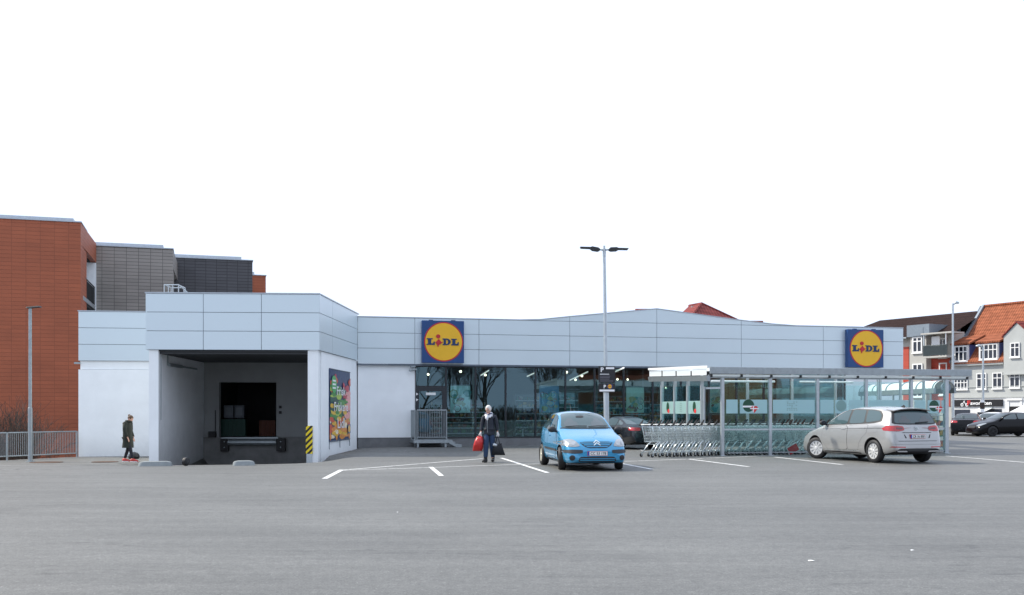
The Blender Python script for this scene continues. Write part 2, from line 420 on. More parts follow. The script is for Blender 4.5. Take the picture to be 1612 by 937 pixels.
MT = dict(
    asphalt=asphalt(), paint=worn_paint('worn white paint'), paint_faint=worn_paint('faded white paint', (.5,.5,.49), .52),
    panel=pbr('aluminium panel', (.63,.715,.75), .38, .40, .02, .5, 0, spec=.5),
    seam=pbr('panel seam', (.12,.15,.19), .6), coping=pbr('roof coping', (.42,.46,.50), .4, .5),
    render=pbr('white wall render', (.88,.91,.92), .85, 0, .05, 1.2, .25, 90),
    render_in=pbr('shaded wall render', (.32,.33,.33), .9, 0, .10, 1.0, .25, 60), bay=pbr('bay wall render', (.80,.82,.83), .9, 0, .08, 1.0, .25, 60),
    plinth=pbr('plinth concrete', (.16,.165,.17), .85, 0, .2, 3, .3, 40),
    concrete=pbr('dock concrete', (.20,.20,.195), .85, 0, .22, 2.5, .4, 30),
    frame=pbr('anthracite frame', (.018,.022,.028), .4, 0, .1),
    dark=pbr('dark void', (.012,.012,.013), .9, 0, .2), black=pbr('black rubber', (.012,.012,.013), .6, 0, .2, 20),
    shopglass=glass('shop glass', (.60,.76,.78), 1.5, 2.6, 0, .10, (.62,.95,1.06)), clearglass=glass('shelter glass', (.86,.95,.945), 1.45, .8, 0, 0, (.85,1,1)),
    housepane=pbr('house window glass', (.012,.016,.028), .05, 0, 0, spec=.7),
    galv=pbr('galvanised steel', (.34,.38,.395), .42, .6, .15, 8), galv_l=pbr('pale galvanised steel', (.48,.525,.55), .38, .6, .1, 8),
    chrome=pbr('zinc wire', (.66,.72,.73), .28, .8, .05, 20), white=pbr('white plastic', (.78,.79,.78), .45, 0, .04),
    lampoff=pbr('translucent white sheet', (.85,.87,.87), .5, 0, .03, emit=None),
    frost=frosted('frosted film', (.60,.80,.83), .80), frost_e=frosted('pale frosted film', (.50,.68,.66), .85), roofsheet=frosted('opal roof sheet', (.90,.93,.94), .93, .8), strip=frosted('opal strip', (.92,.95,.95), .97, .5),
    blue=pbr('sign blue', (.008,.055,.19), .35, 0, .06, 3), yellow=pbr('sign yellow', (.83,.46,.015), .4, 0, .05, 3), red=pbr('sign red', (.50,.015,.025), .4, 0, .05),
    signblue=pbr('letter blue', (.005,.03,.11), .4, 0, .05),
    orange=clad('orange cladding', (.37,.097,.040), .70, .21, .011, .68, 0, .06), greyclad=clad('grey cladding', (.28,.258,.232), .70, .21, .014, .4, 0, .07),
    darkclad=clad('dark cladding', (.070,.069,.075), .70, .21, .016, .35, 0, .1), greywall=pbr('grey house render', (.42,.435,.425), .9, 0, .1, .8, .2, 30),
    greywall2=pbr('flat house render', (.44,.43,.40), .9, 0, .08, .8), redpanel=clad('red facade panel', (.42,.055,.028), 1.2, .6, .012, .6, 0, .04),
    rooftile=tiles('orange pantiles', (.29,.098,.052)), roofbrown=tiles('brown tiles', (.030,.0165,.0145), .3, .3), roofred=tiles('red roof tiles', (.215,.052,.046), .3, .4),
    lead=pbr('blue grey metal sheet', (.20,.24,.28), .5, .3), bluetrim=pbr('blue dormer cheek', (.06,.09,.24), .6),
    whitetrim=pbr('white trim', (.78,.78,.77), .6, 0, .05), bark=pbr('bark', (.045,.036,.030), .9, 0, .3, 8), twig=pbr('twig', (.06,.045,.038), .9, 0, .3, 8),
    brick=clad('red brick', (.25,.075,.045), .24, .08, .012, 1.6, .5, .2, .85), hazard=hazard('hazard stripes'),
    steel_dark=pbr('dark steel', (.045,.048,.05), .5, .5, .2), lamp_head=pbr('lamp head', (.03,.032,.034), .45, .3),
    rust=pbr('rusty iron', (.10,.055,.035), .8, .3, .3, 10),
    plate=pbr('plate white', (.78,.78,.76), .4, 0, .03), platered=pbr('plate red border', (.45,.03,.03), .5), plateblue=pbr('plate blue band', (.02,.06,.35), .5),
    ink=pbr('black lettering', (.01,.01,.012), .5), whiteink=pbr('white lettering', (.85,.85,.85), .5, 0, .02), redink=pbr('red lettering', (.65,.03,.03), .5),
    led=pbr('lit spot lamp', (.9,.85,.7), .5, 0, 0, emit=(1,.86,.62), estr=4.5), tubelit=pbr('lit tube lamp', (.9,.9,.9), .5, 0, 0, emit=(1,1,.92), estr=.8),
)

def grime(m, z0, z1, low=.62):
    """splash dirt fading out above the ground"""
    nt = m.node_tree; b = nt.nodes['Principled BSDF']; src = b.inputs['Base Color'].links[0].from_socket
    tc = nd(nt, 'ShaderNodeTexCoord'); sp = nd(nt, 'ShaderNodeSeparateXYZ'); lk(nt, tc.outputs['Object'], sp.inputs[0])
    n = nd(nt, 'ShaderNodeTexNoise', inp={'Scale': 2.5, 'Detail': 6.0, 'Roughness': .7}); lk(nt, tc.outputs['Object'], n.inputs['Vector'])
    a = nd(nt, 'ShaderNodeMath', operation='MULTIPLY_ADD'); a.inputs[1].default_value = -1.0; lk(nt, n.outputs['Fac'], a.inputs[0]); lk(nt, sp.outputs[2], a.inputs[2])
    r = nd(nt, 'ShaderNodeMapRange', inp={'From Min': z0-.5, 'From Max': z1-.5, 'To Min': low, 'To Max': 1.0}); lk(nt, a.outputs[0], r.inputs['Value'])
    s = nd(nt, 'ShaderNodeVectorMath', operation='SCALE'); lk(nt, src, s.inputs[0]); lk(nt, r.outputs[0], s.inputs['Scale']); lk(nt, s.outputs[0], b.inputs['Base Color'])
grime(MT['render'], -.5, .6, .82); grime(MT['bay'], -.6, 1.2, .6)

# ------------------------------------------------------------------ world, sun, camera
sc = bpy.context.scene
w = bpy.data.worlds.new('World'); sc.world = w; w.use_nodes = True; w.cycles.sampling_method = 'NONE'
nt = w.node_tree; nt.nodes.clear()
SUN_DIR = Vector((-.947*.72, .32*.72, .694)).normalized()      # towards the sun
elev = math.asin(SUN_DIR.z); az = math.atan2(SUN_DIR.x, SUN_DIR.y)
sky = nd(nt, 'ShaderNodeTexSky', sky_type='NISHITA', sun_disc=False, sun_elevation=elev, sun_rotation=az, air_density=1.0, dust_density=4.0, ozone_density=1.0)
mixs = nd(nt, 'ShaderNodeMix', data_type='RGBA'); mixs.inputs['Factor'].default_value = .9
mixs.inputs['B'].default_value = (11.0, 12.4, 15.3, 1)           # bright thin cloud veil
lk(nt, sky.outputs[0], mixs.inputs['A'])
bg = nd(nt, 'ShaderNodeBackground', inp={'Strength': .1}); lk(nt, mixs.outputs['Result'], bg.inputs['Color'])
wo = nd(nt, 'ShaderNodeOutputWorld'); lk(nt, bg.outputs[0], wo.inputs[0])
sun = bpy.data.lights.new('sun', 'SUN'); sun.energy = 5.0; sun.angle = R(.6); sun.color = (1.0,.94,.82)
so = bpy.data.objects.new('sun', sun); C.objects.link(so)
so.rotation_euler = (-SUN_DIR).to_track_quat('-Z', 'Y').to_euler(); so.location = (-30, 20, 40)
cam = bpy.data.cameras.new('camera'); co = bpy.data.objects.new('camera', cam); C.objects.link(co)
cam.sensor_width = 36; cam.lens = 36*FPX/1612; cam.clip_end = 3000; cam.clip_start = .1
cam.shift_y = (HY-468.5)/1612
co.location = (0,0,CAMH); co.rotation_euler = (R(90),0,0); sc.camera = co
sc.view_settings.view_transform = 'Standard'; sc.view_settings.look = 'None'; sc.view_settings.exposure = 0
sc.cycles.max_bounces = 10; sc.cycles.transparent_max_bounces = 24; sc.cycles.glossy_bounces = 4; sc.cycles.diffuse_bounces = 4
sc.cycles.use_denoising = True; sc.cycles.denoising_input_passes = 'RGB_ALBEDO_NORMAL'; sc.cycles.denoising_prefilter = 'ACCURATE'; sc.cycles.use_adaptive_sampling = False; sc.cycles.sample_clamp_indirect = 3.0; sc.cycles.blur_glossy = .5
# ------------------------------------------------------------------ ground
RA, RB = Vector((-18.6,37.0)), Vector((-17.1,40.0))
RD = (RB-RA).normalized(); RN = Vector((-RD.y, RD.x))      # left normal of the railing line
def G(X, Y):
    z = -.29*ss(-4.5,-12,X)*ss(26.5,36,Y)
    pit = ss(29.0,35.2,Y)*ss(-13.5,-12.2,X)*(1-ss(-7.3,-5.2,X))
    if Y > 35.3: pit = ss(-12.8,-12.5,X)*(1-ss(-6.9,-6.6,X))
    z += -.5*pit
    sd = (Vector((X,Y))-RA).dot(RN)
    if X < -11 and Y < 70: z += -2.4*ss(.25,1.3,sd)
    return z
def on_ground(px, py):
    """the point of the ground seen at a photo position"""
    Y = 6.0
    d = lambda Y: CAMH-(py-HY)/FPX*Y - G((px-CX)/FPX*Y, Y)
    a, b = 5.0, 90.0
    for i in range(400):
        y2 = a+.2
        if d(y2) <= 0: b = y2; break
        a = y2
    for i in range(30):
        m_ = (a+b)/2
        if d(m_) > 0: a = m_
        else: b = m_
    Y = (a+b)/2
    return Vector(((px-CX)/FPX*Y, Y, G((px-CX)/FPX*Y, Y)))

xs = [-500,-300,-180,-110,-70,-50]+list(np.arange(-40,22.01,.4))+[24,27,32,40,55,75,110,180,300,500]
ys = [-250,-120,-60,-25,-5,5,12]+list(np.arange(16,46.01,.4))+[48,52,58,65,75,95,130,190,300,600,900]
mb = MB(); nx = len(xs)
mb.v = [(float(x), float(y), G(x,y)) for y in ys for x in xs]
for j in range(len(ys)-1):
    for i in range(nx-1):
        mb.f.append((j*nx+i, j*nx+i+1, (j+1)*nx+i+1, (j+1)*nx+i)); mb.m.append(0)
ground = mb.build('ground', MT['asphalt'], smooth=True)
props(ground, 'grey asphalt car park with worn seams', None, None, 'structure')

def line(pts, w=.1, mat='paint', dz=.006, pix=True):
    P = [on_ground(*p) for p in pts] if pix else [Vector((*p, 0)) for p in pts]
    mb = MB()
    for a, b in zip(P[:-1], P[1:]):
        d = b-a; d.z = 0; n = max(1, int(d.length/.35)); q = Vector((-d.y, d.x, 0)).normalized()*w/2
        last = None
        for i in range(n+1):
            c = a+(b-a)*(i/n)
            l, r = c+q, c-q
            l.z = G(l.x,l.y)+dz; r.z = G(r.x,r.y)+dz
            if last: mb.quad(last[1], r, l, last[0])
            last = (l, r)
    return mb.build('painted_line', MT[mat], ground)
line([(511,754),(538,740)], .13)
line([(538,740.5),(760,722.3)], .10, dz=.005)
line([(540,741),(849,730.5)], .10)
line([(678,735.4),(695,749.6)], .12)
line([(789,721.3),(862,744.6)], .12)
line([(983,726.8),(1085,723)], .10)
line([(975,729.5),(1027,739.3)], .12)
line([(1083.6,723),(1178.7,735.2)], .12)
line([(1220,720),(1326,731.8)], .12)
line([(1490,718.3),(1640,730.5)], .12)
line([(548,709.5),(655,713)], .09, 'paint_faint')
line([(560,708.8),(640,709.6)], .07, 'paint_faint')
line([(655,705.2),(849,708)], .09, 'paint_faint')
line([(744,703.8),(849,702)], .08, 'paint_faint')
line([(1000,704.5),(1012,710)], .1, 'paint_faint')
line([(-30,733.5),(111,733.3)], .11)
line([(-30,739),(50,739.3)], .11, 'paint_faint')
line([(1085,723),(1225,717.2)], .09, dz=.008)
for (px, py, r) in ((73,728.3,.55),(165,727.6,.45)):
    p = on_ground(px, py); mb = MB()
    mb.lathe([(r,0),(r,.012),(r*.86,.012),(r*.84,.006),(0,.006)], 24, 0)
    o = mb.build('manhole_cover', MT['rust'], ground, Matrix.Translation(p+Vector((0,0,.004))))
# flecks of litter on the tarmac
for i, (px, py) in enumerate(((1277,883.5),(1436,867),(626,807))):
    p = on_ground(px, py); mb = MB()
    s = (.032,.018,.012)[i]
    mb.add([(-s,-s*.5,.003),(s,-s*.7,.008),(s*.8,s*.6,.004),(-s*.9,s*.5,.009),(0,0,.013)], [(0,1,4),(1,2,4),(2,3,4),(3,0,4)])
    o = mb.build('paper_scrap', MT['white'], None, Matrix.Translation(p))
    props(o, ('white paper scrap lying nearest on the open asphalt', 'small white scrap on the asphalt at the right', 'tiny pale scrap on the asphalt below the dock')[i], 'litter')
# ------------------------------------------------------------------ the supermarket
S = Frame((-6.515,42.9), (18.79,48.8))      # main front (plane of the fascia)
D = Frame((-12.75,35.35), (-6.76,35.70))    # loading dock front
E = Frame((-6.76,35.70), (-6.515,42.9))     # side of the dock block
WG = Frame((-17.2,40.3), (-14.0,40.745))    # left wing
store = thing('supermarket', 'long white supermarket with pale panelled fascia, shop windows and loading dock', 'supermarket', (5,46,0))
ZB, ZR, ZT = 3.524, (3.524,4.185,4.845,5.495), 5.495
SU = S.U
def panels(name, F, cols, rows, y=0.0, th=.05, gap=.018, extra=None, label=None):
    mb = MB()
    for a, b in zip(cols[:-1], cols[1:]):
        for c, d in zip(rows[:-1], rows[1:]):
            mb.box(a+gap/2, b-gap/2, y, y+th, c+gap/2, d-gap/2)
    if extra: extra(mb)
    o = mb.build(name, MT['panel'], store, F.M)
    return o
mc = [0, SU(653), SU(754), SU(897), SU(1034), SU(1167), SU(1296), S.L]
zpk = S.Z(1034,486.8)
gab = [(SU(818),ZT), (SU(850),ZT+.035), (SU(897),S.Z(897,499)), (SU(1034),zpk), (SU(1167),S.Z(1167,504.8)), (SU(1215),S.Z(1215,510.6)), (SU(1252),ZT)]
def gable(mb):
    g = .009
    top = gab
    segs = [(0,1,2),(2,3),(3,4),(4,5,6)]
    for sg in segs:
        p = [top[i] for i in sg]
        lo = [(p[0][0]+g, ZT+g), (p[-1][0]-g, ZT+g)]
        up = [(q[0], max(q[1], ZT+g+.002)) for q in p]
        up[0] = (up[0][0]+g, up[0][1]); up[-1] = (up[-1][0]-g, up[-1][1])
        mb.prism(lo+up[::-1], 0, .05)
panels('fascia', S, mc, ZR, extra=gable)
mb = MB()                                    # dark backing behind the panel joints
mb.box(0, S.L-.01, .035, .10, ZB+.004, ZT-.004)
mb.prism([(gab[0][0]+.3,ZT-.003)]+[(gab[-1][0]-.3,ZT-.003)]+[(q[0],q[1]-.01) for q in gab[::-1][1:-1]], .035, .10)
mb.build('fascia_backing', MT['seam'], store, S.M)
mb = MB()
tops = [(0,ZT)]+gab+[(S.L,ZT)]
for a, b in zip(tops[:-1], tops[1:]):
    mb.add([(a[0],-.02,a[1]+.002),(b[0],-.02,b[1]+.002),(b[0],.35,b[1]+.002),(a[0],.35,a[1]+.002),(a[0],-.02,a[1]+.04),(b[0],-.02,b[1]+.04),(b[0],.35,b[1]+.04),(a[0],.35,a[1]+.04)],
           [(0,3,2,1),(4,5,6,7),(0,1,5,4),(1,2,6,5),(2,3,7,6),(3,0,4,7)])
mb.build('coping', MT['coping'], store, S.M)
# wall, plinth, ends, roof
wy = .13
uL, uW0, uW1 = 0.0, SU(653.5,wy), SU(1331,wy)
mb = MB()
mb.box(.02, uW0, wy, wy+.3, .39, 3.19); mb.box(.02, uW0, wy+.02, wy+.3, 3.185, ZB-.003)
mb.build('wall', MT['render'], store, S.M)
mb = MB(); mb.box(uW1, S.L-.05, wy, wy+.3, .39, ZB-.003); mb.box(S.L-.35, S.L-.05, wy+.29, 26, -.2, ZT-.2)
mb.build('wall', MT['render'], store, S.M)
mb = MB()
mb.box(.02, uW0+.1, wy+.03, wy+.3, -.3, .385)
mb.box(uW0+.1, S.L-.05, wy-.005, wy+.3, -.3, .345)
mb.build('plinth', MT['plinth'], store, S.M)
mb = MB(); mb.prism([(0,5.3),(S.L-.06,5.3),(S.L-.06,5.38),(gab[-1][0],5.38),(gab[3][0],zpk-.12),(gab[0][0],5.38),(0,5.38)], .36, 26)
mb.build('roof', MT['concrete'], store, S.M)
mb = MB(); mb.box(0, S.L, -.0, wy+.3, ZB-.06, ZB-.004); mb.build('soffit', MT['seam'], store, S.M)
# interior
mb = MB(); mb.box(uW0-.1, uW1, wy+.31, 16, .28, .34); mb.build('shop_floor', pbr('shop floor tiles', (.36,.35,.33), .35, 0, .08, 2), store, S.M)
mb = MB(); mb.box(uW0-.1, uW1, wy+.31, 16, 3.75, 3.8); mb.build('shop_ceiling', pbr('shop ceiling', (.16,.17,.18), .8), store, S.M)
mb = MB(); mb.box(uW0-.2, S.L-.4, 15.9, 16, .2, 3.9); mb.box(uW0-.3, uW0-.2, wy+.31, 16, .2, 3.9); mb.box(S.L-.5, S.L-.4, wy+.31, 16, .2, 3.9)
mb.build('interior_wall', pbr('interior wall', (.20,.205,.20), .8, 0, .15, .7), store, S.M)
# tan timber lined partition and pale room behind the right end of the glass
a, b = SU(1150), SU(1232)
mb = MB(); mb.box(a, b, .9, 1.0, .35, 3.7)
for i in range(9): mb.box(a+(b-a)*i/9+.02, a+(b-a)*i/9+.07, .86, .899, .35, 3.7)
mb.build('timber_partition', pbr('timber lining', (.52,.38,.20), .6, 0, .25, 2, streak=.2), store, S.M)
mb = MB(); mb.box(SU(1236), SU(1331)-.1, .8, .9, .35, 3.7); mb.build('lobby_wall', pbr('lobby wall', (.62,.68,.68), .7, 0, .08), store, S.M)
# windows
mul = [653.5,702,748.5,796,843,890,936,982,1027.5,1072,1116,1159.5,1202.5,1245.5,1288.5,1331]
zs, zh = .355, 3.462
def window_bay(i, a, b, z0, z1, mid=None):
    mb = MB(); t = .035
    mb.box(a, a+t, wy-.03, wy+.07, z0, z1); mb.box(b-t, b, wy-.03, wy+.07, z0, z1)
    mb.box(a+t, b-t, wy-.03, wy+.07, z0, z0+.05); mb.box(a+t, b-t, wy-.03, wy+.07, z1-.045, z1)
    f = mb.build('shop_window', MT['frame'], store, S.M)
    p = MB(); p.quad((a+t,wy+.02,z0+.05),(b-t,wy+.02,z0+.05),(b-t,wy+.02,z1-.045),(a+t,wy+.02,z1-.045))
    p.build('pane', MT['shopglass'], f, S.M)
    return f
us = [SU(x, wy) for x in mul]
zd = S.Z(680, 611.5, wy)
window_bay(0, us[0]+.003, us[1]-.002, zd+.06, zh)
for i in range(1, len(us)-1): window_bay(i, us[i]+.002, us[i+1]-.002, zs, zh)
mb = MB(); a, b = us[0]+.003, us[1]-.002                       # exit door beside the wall
mb.box(a, a+.16, wy-.035, wy+.07, zs, zd+.055); mb.box(b-.16, b, wy-.035, wy+.07, zs, zd+.055); mb.box(a+.16, b-.16, wy-.035, wy+.07, zd-.12, zd+.055); mb.box(a+.16, b-.16, wy-.035, wy+.07, zs, zs+.2)
door = mb.build('door', MT['frame'], store, S.M)
mb = MB(); mb.quad((a+.16,wy+.02,zs+.2),(b-.16,wy+.02,zs+.2),(b-.16,wy+.02,zd-.12),(a+.16,wy+.02,zd-.12)); mb.build('pane', MT['shopglass'], door, S.M)
mb = MB(); mb.tube([(b-.2,wy-.035,1.35),(b-.2,wy-.09,1.37),(b-.2,wy-.09,1.75),(b-.2,wy-.035,1.77)], .014, 6); mb.build('handle', MT['galv_l'], door, S.M)
mb = MB(); cx = (a+b)/2; mb.box(cx-.2, cx+.22, wy-.005, wy+.005, zd-.29, zd-.18); mb.build('notice', MT['white'], door, S.M)
mb = MB()
for z in (S.Z(656,620.5,wy-.04), S.Z(656,629.5,wy-.04)): mb.prism([(a+.04,z-.06),(a+.13,z-.0),(a+.04,z+.06)], wy-.043, wy-.037)
mb.build('arrow_mark', MT['whiteink'], door, S.M)
# lit lamps inside
def ceil_pt(px, py, z):
    Y = (z-CAMH)*FPX/(HY-py); return pt(px, py, Y)
spots = [(725,585),(764,590.5),(674,589.5),(892,586),(916,592),(972,597.3),(988,597.6),(1005,602.5),(1075,598.2),(798,619),(1048,611),(906,598),(1180,600)]
for (px, py) in spots:
    p = ceil_pt(px, py, 3.35 if py < 605 else 2.9); mb = MB()
    mb.ellipsoid((0,0,0), (.06,.06,.06), 10, 6)
    mb.build('spot_lamp', MT['led'], store, Matrix.Translation(p))
for (x0,y0,x1,y1) in ((757,591,769,583.5),(770,610,796,600.5),(892,601,925,585.5),(958,590,982,579),(830,592.5,842,587)):
    mb = MB(); mb.tube([ceil_pt(x0,y0,3.4), ceil_pt(x1,y1,3.4)], .035, 5); mb.build('tube_lamp', MT['tubelit'], store, Matrix.Identity(4))
# shelving things inside the shop
def shelf(px0, px1, y, zt, seed, label):
    u0, u1 = SU(px0), SU(px1)
    o = thing('shop_shelf', label, 'shelf', S.M @ Matrix.Translation((u0,y,.345)), 'shelving inside the shop')
    M = W(o); L = u1-u0
    fr = MB(); fr.box(0, L, .35, .4, 0, zt); fr.box(-.04, 0, 0, .4, 0, zt); fr.box(L, L+.04, 0, .4, 0, zt)
    fr.build('back_panel', pbr('shelf grey %g' % seed, (.22,.23,.24), .6), o, M)
    n = 6
    gd = MB(); bd = MB()
    for k in range(n):
        z = .1+k*(zt-.1)/n; bd.box(.003, L-.003, -.02, .347, z, z+.04)
        x = .05
        while x < L-.2:
            ww = random.uniform(.08,.24); hh = random.uniform(.12,.23); gd.box(x, x+ww, .03, .3, z+.042, z+.042+hh); x += ww+random.uniform(.005,.05)
    bd.build('shelf_board', MT['galv_l'], o, M); g = gd.build('goods', collage('shelf goods %g' % seed, .9, 5.5, .3, .12, seed), o, M)
    props(g, kind='stuff')
shelf(832, 935, 2.4, 1.95, 1.0, 'tall loaded shop shelf behind the glass left of the parking sign')
shelf(962, 1052, 2.4, 1.9, 2.0, 'tall loaded shop shelf behind the glass right of the parking sign')
shelf(700, 800, 4.2, 1.6, 3.0, 'shop shelf behind the glass left of the walking woman')
shelf(1060, 1150, 3.0, 1.75, 4.0, 'shop shelf seen through the left end of the trolley shelter')
# posters hanging in the windows
def poster(px0, py0, px1, py1, seed, label, hue):
    u0, z1 = S.pix(px0,py0,wy+.1); u1, z0 = S.pix(px1,py1,wy+.1)
    o = thing('window_poster', label, 'poster', S.M @ Matrix.Translation(((u0+u1)/2, wy+.12, z0)), 'posters hung in the shop windows')
    M = W(o); w2, h = (u1-u0)/2, z1-z0
    a = MB(); a.box(-w2, w2, 0, .012, 0, h); a.build('sheet', pbr('poster sheet %g' % seed, hue, .6, 0, .12, 2), o, M)
    a = MB(); rnd = random.Random(int(seed*10))
    for i in range(16):
        cx, cz = rnd.uniform(-w2*.72,w2*.72), rnd.uniform(h*.12,h*.72); r = rnd.uniform(.05,.16)*min(1.2,h)
        y_ = -.003-.0008*i
        if i % 3 == 2: a.ring((cx,cz), r*.8, r, y_, 18, i % 4)
        else: a.poly([(cx+r*math.cos(2*PI*k/14)*(1+.25*math.sin(3*2*PI*k/14+i)), y_, cz+r*math.sin(2*PI*k/14)*(.8+.2*math.cos(i))) for k in range(14)][::1], i % 4)
    a.build('print', [pbr('print a%g' % seed, (.16,.42,.40), .6), pbr('print b%g' % seed, (.40,.45,.22), .6), pbr('print c%g' % seed, (.30,.13,.10), .6), pbr('print d%g' % seed, (.5,.62,.58), .6)], o, M)
    a = MB(); a.tube([(-w2,-.01,h+.03),(w2,-.01,h+.03)], .018, 6); a.box(-w2*.9,-w2*.88,.0,.01,h,3.4-z0); a.box(w2*.88,w2*.9,.0,.01,h,3.4-z0)
    a.build('hanger', MT['galv_l'], o, M)
poster(709, 607.5, 740.5, 650, 1.1, 'pale green food poster hung in the second window from the exit door', (.62,.86,.80))
poster(849, 608, 880, 649.5, 2.2, 'blue poster with a yellow bowl hung above the blue car', (.14,.36,.56))
poster(986, 610, 1014, 650, 3.3, 'pale green poster hung right of the parking sign above the dark car', (.64,.86,.72))
poster(1117, 608, 1136, 650, 4.4, 'cream poster hung behind the corner post of the trolley shelter', (.68,.74,.62))
# camera pair under the fascia
u, z = S.pix(650.5, 579, -.1)
cc = thing('security_camera', 'small white security camera under the fascia beside the first window', 'camera', S.M @ Matrix.Translation((u, wy, z)))
mb = MB(); mb.box(-.05,.05,-.03,-.001,-.06,.06); mb.tube([(0,-.03,0),(0,-.16,-.02)], .02, 6); mb.build('bracket', MT['galv_l'], cc, W(cc))
mb = MB(); mb.tube([(.14,-.12,-.06),(-.16,-.22,-.12)], .05, 8); mb.tube([(.1,-.1,.06),(-.1,-.2,.02)], .04, 8); mb.build('housing', MT['galv'], cc, W(cc))

# ---- dock block
DZ = (3.653,4.31,4.965,5.614)
dc = [0, D.U(320), D.U(411.5), D.L]
panels('dock_fascia', D, dc, DZ)
ec = [0, E.U(523.5), E.L-.02]
panels('dock_side_fascia', E, ec, DZ)
mb = MB(); mb.box(.05, D.L-.05, .035, .1, DZ[0]+.004, DZ[-1]-.004); mb.build('dock_fascia_backing', MT['seam'], store, D.M)
mb = MB(); mb.box(.08, E.L, .035, .1, DZ[0]+.004, DZ[-1]-.004); mb.build('dock_side_backing', MT['seam'], store, E.M)
mb = MB(); mb.box(-.02, D.L+.02, -.02, .3, DZ[-1]+.002, DZ[-1]+.045); mb.build('dock_coping', MT['coping'], store, D.M)
mb = MB(); mb.box(.3, E.L+.3, -.02, .3, DZ[-1]+.002, DZ[-1]+.043); mb.build('dock_side_coping', MT['coping'], store, E.M)
mb = MB(); mb.box(0.0, .1, .06, 9.0, DZ[0]+.002, DZ[-1]-.002); mb.build('dock_left_fascia', MT['panel'], store, D.M)
mb = MB(); mb.box(.12, D.L-.12, .12, 12, 5.3, 5.36); mb.build('dock_roof', MT['concrete'], store, D.M)
dy = .06; BY_ = 6.54
uA, uB = D.U(234.5,dy), D.U(249.5,dy)
uC, uD = D.U(484.5,dy), D.L-.055
BY = 6.55                                      # back wall of the bay
mb = MB(); mb.box(uA, uB-.02, dy, 12, -1.6, DZ[0]-.003); mb.box(uB-.02, uB, dy, dy+.03, -1.6, DZ[0]-.003)
mb.build('dock_wall', MT['render'], store, D.M)
mb = MB(); mb.box(uC, uD, dy, .55, -1.6, DZ[0]-.003); mb.build('dock_wall', MT['render'], store, D.M)
mb = MB(); mb.box(uB-.018, uB, dy+.032, BY_, -1.6, DZ[0]-.003); mb.build('bay_wall', MT['bay'], store, D.M)
mb = MB(); mb.box(.56, E.L+.128, .057, .36, -1.6, DZ[0]-.003); mb.box(E.L+.129, E.L+1.2, .1, .36, -1.6, DZ[0]-.003); mb.build('dock_side_wall', MT['render'], store, E.M)
B = Frame(tuple((D.M @ Vector((0,BY,0)))[:2]), tuple((D.M @ Vector((D.L,BY,0)))[:2]))
bl, br_ = B.U(345), B.U(435); zt_, zb_ = B.Z(390,602), B.Z(390,688)
mb = MB()
mb.box(uB+.003, bl, 0, .3, zb_, DZ[0]-.1); mb.box(br_, D.L-.4, 0, .3, zb_, DZ[0]-.1); mb.box(bl, br_, 0, .3, zt_, DZ[0]-.1)
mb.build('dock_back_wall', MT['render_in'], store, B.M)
mb = MB(); mb.box(uB+.003, D.L-.4, -.12, .3, -1.6, zb_-.003); mb.build('dock_platform', MT['concrete'], store, B.M)
mb = MB(); t = .07
mb.box(bl-t, bl-.003, -.035, .05, zb_, zt_+t); mb.box(br_+.003, br_+t, -.035, .05, zb_, zt_+t); mb.box(bl-.003, br_+.003, -.035, .05, zt_+.003, zt_+t)
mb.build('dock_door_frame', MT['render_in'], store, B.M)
mb = MB()
for k in range(22): mb.box(uB+.002, D.L-.38, dy+.15+k*.29, dy+.15+k*.29+.2, 3.52, 3.62)
mb.box(uB+.002, D.L-.38, dy+.05, BY, 3.6, 3.66)
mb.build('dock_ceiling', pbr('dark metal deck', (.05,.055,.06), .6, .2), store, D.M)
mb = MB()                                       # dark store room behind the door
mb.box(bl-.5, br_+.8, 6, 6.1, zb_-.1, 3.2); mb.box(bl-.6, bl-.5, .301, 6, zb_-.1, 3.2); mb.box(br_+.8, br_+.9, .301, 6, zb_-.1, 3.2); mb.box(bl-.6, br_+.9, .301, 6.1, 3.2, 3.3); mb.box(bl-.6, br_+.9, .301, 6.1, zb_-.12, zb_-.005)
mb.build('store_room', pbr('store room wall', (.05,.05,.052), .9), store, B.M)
mb = MB(); u0, u1 = B.U(386), B.U(433)
mb.tube([(B.U(362),-.33,zb_-.2),(B.U(437),-.33,zb_-.2)], .13, 12); mb.box(B.U(352), B.U(440), -.4, -.12, zb_-.06, zb_-.002)
mb.build('dock_leveller', MT['galv'], store, B.M)
for px0, px1 in ((350,362.5),(437,451)):
    mb = MB(); mb.box(B.U(px0), B.U(px1), -.36, -.123, B.Z(390,710), B.Z(390,690))
    o = mb.build('dock_bumper', MT['black'], store, B.M, bevel=.02)
    b2 = MB(); cx = (B.U(px0)+B.U(px1))/2
    for z in (B.Z(390,704), B.Z(390,695)): b2.lathe([(.035,0),(.02,.02),(0,.02)], 8, 0, Matrix.Translation((cx,-.362,z)) @ Matrix.Rotation(R(90),4,'X'))
    b2.build('bolt', MT['galv'], o, B.M)
mb = MB()
for py in (641,649.5): mb.box(B.U(439.5), B.U(443.5), -.05, -.002, B.Z(441,py+2), B.Z(441,py-2.2))
mb.build('push_button', MT['black'], store, B.M)
mb = MB(); mb.box(B.U(330.5)+.0, B.U(341), -.3, -.002, zb_+.0, B.Z(336,679)); mb.build('switch_box', MT['black'], store, B.M)
mb = MB(); mb.tube([(B.U(339.5),-.06,zb_+.02),(B.U(339.5),-.06,B.Z(339.5,646))], .02, 6); mb.build('guide_rail', MT['steel_dark'], store, B.M)
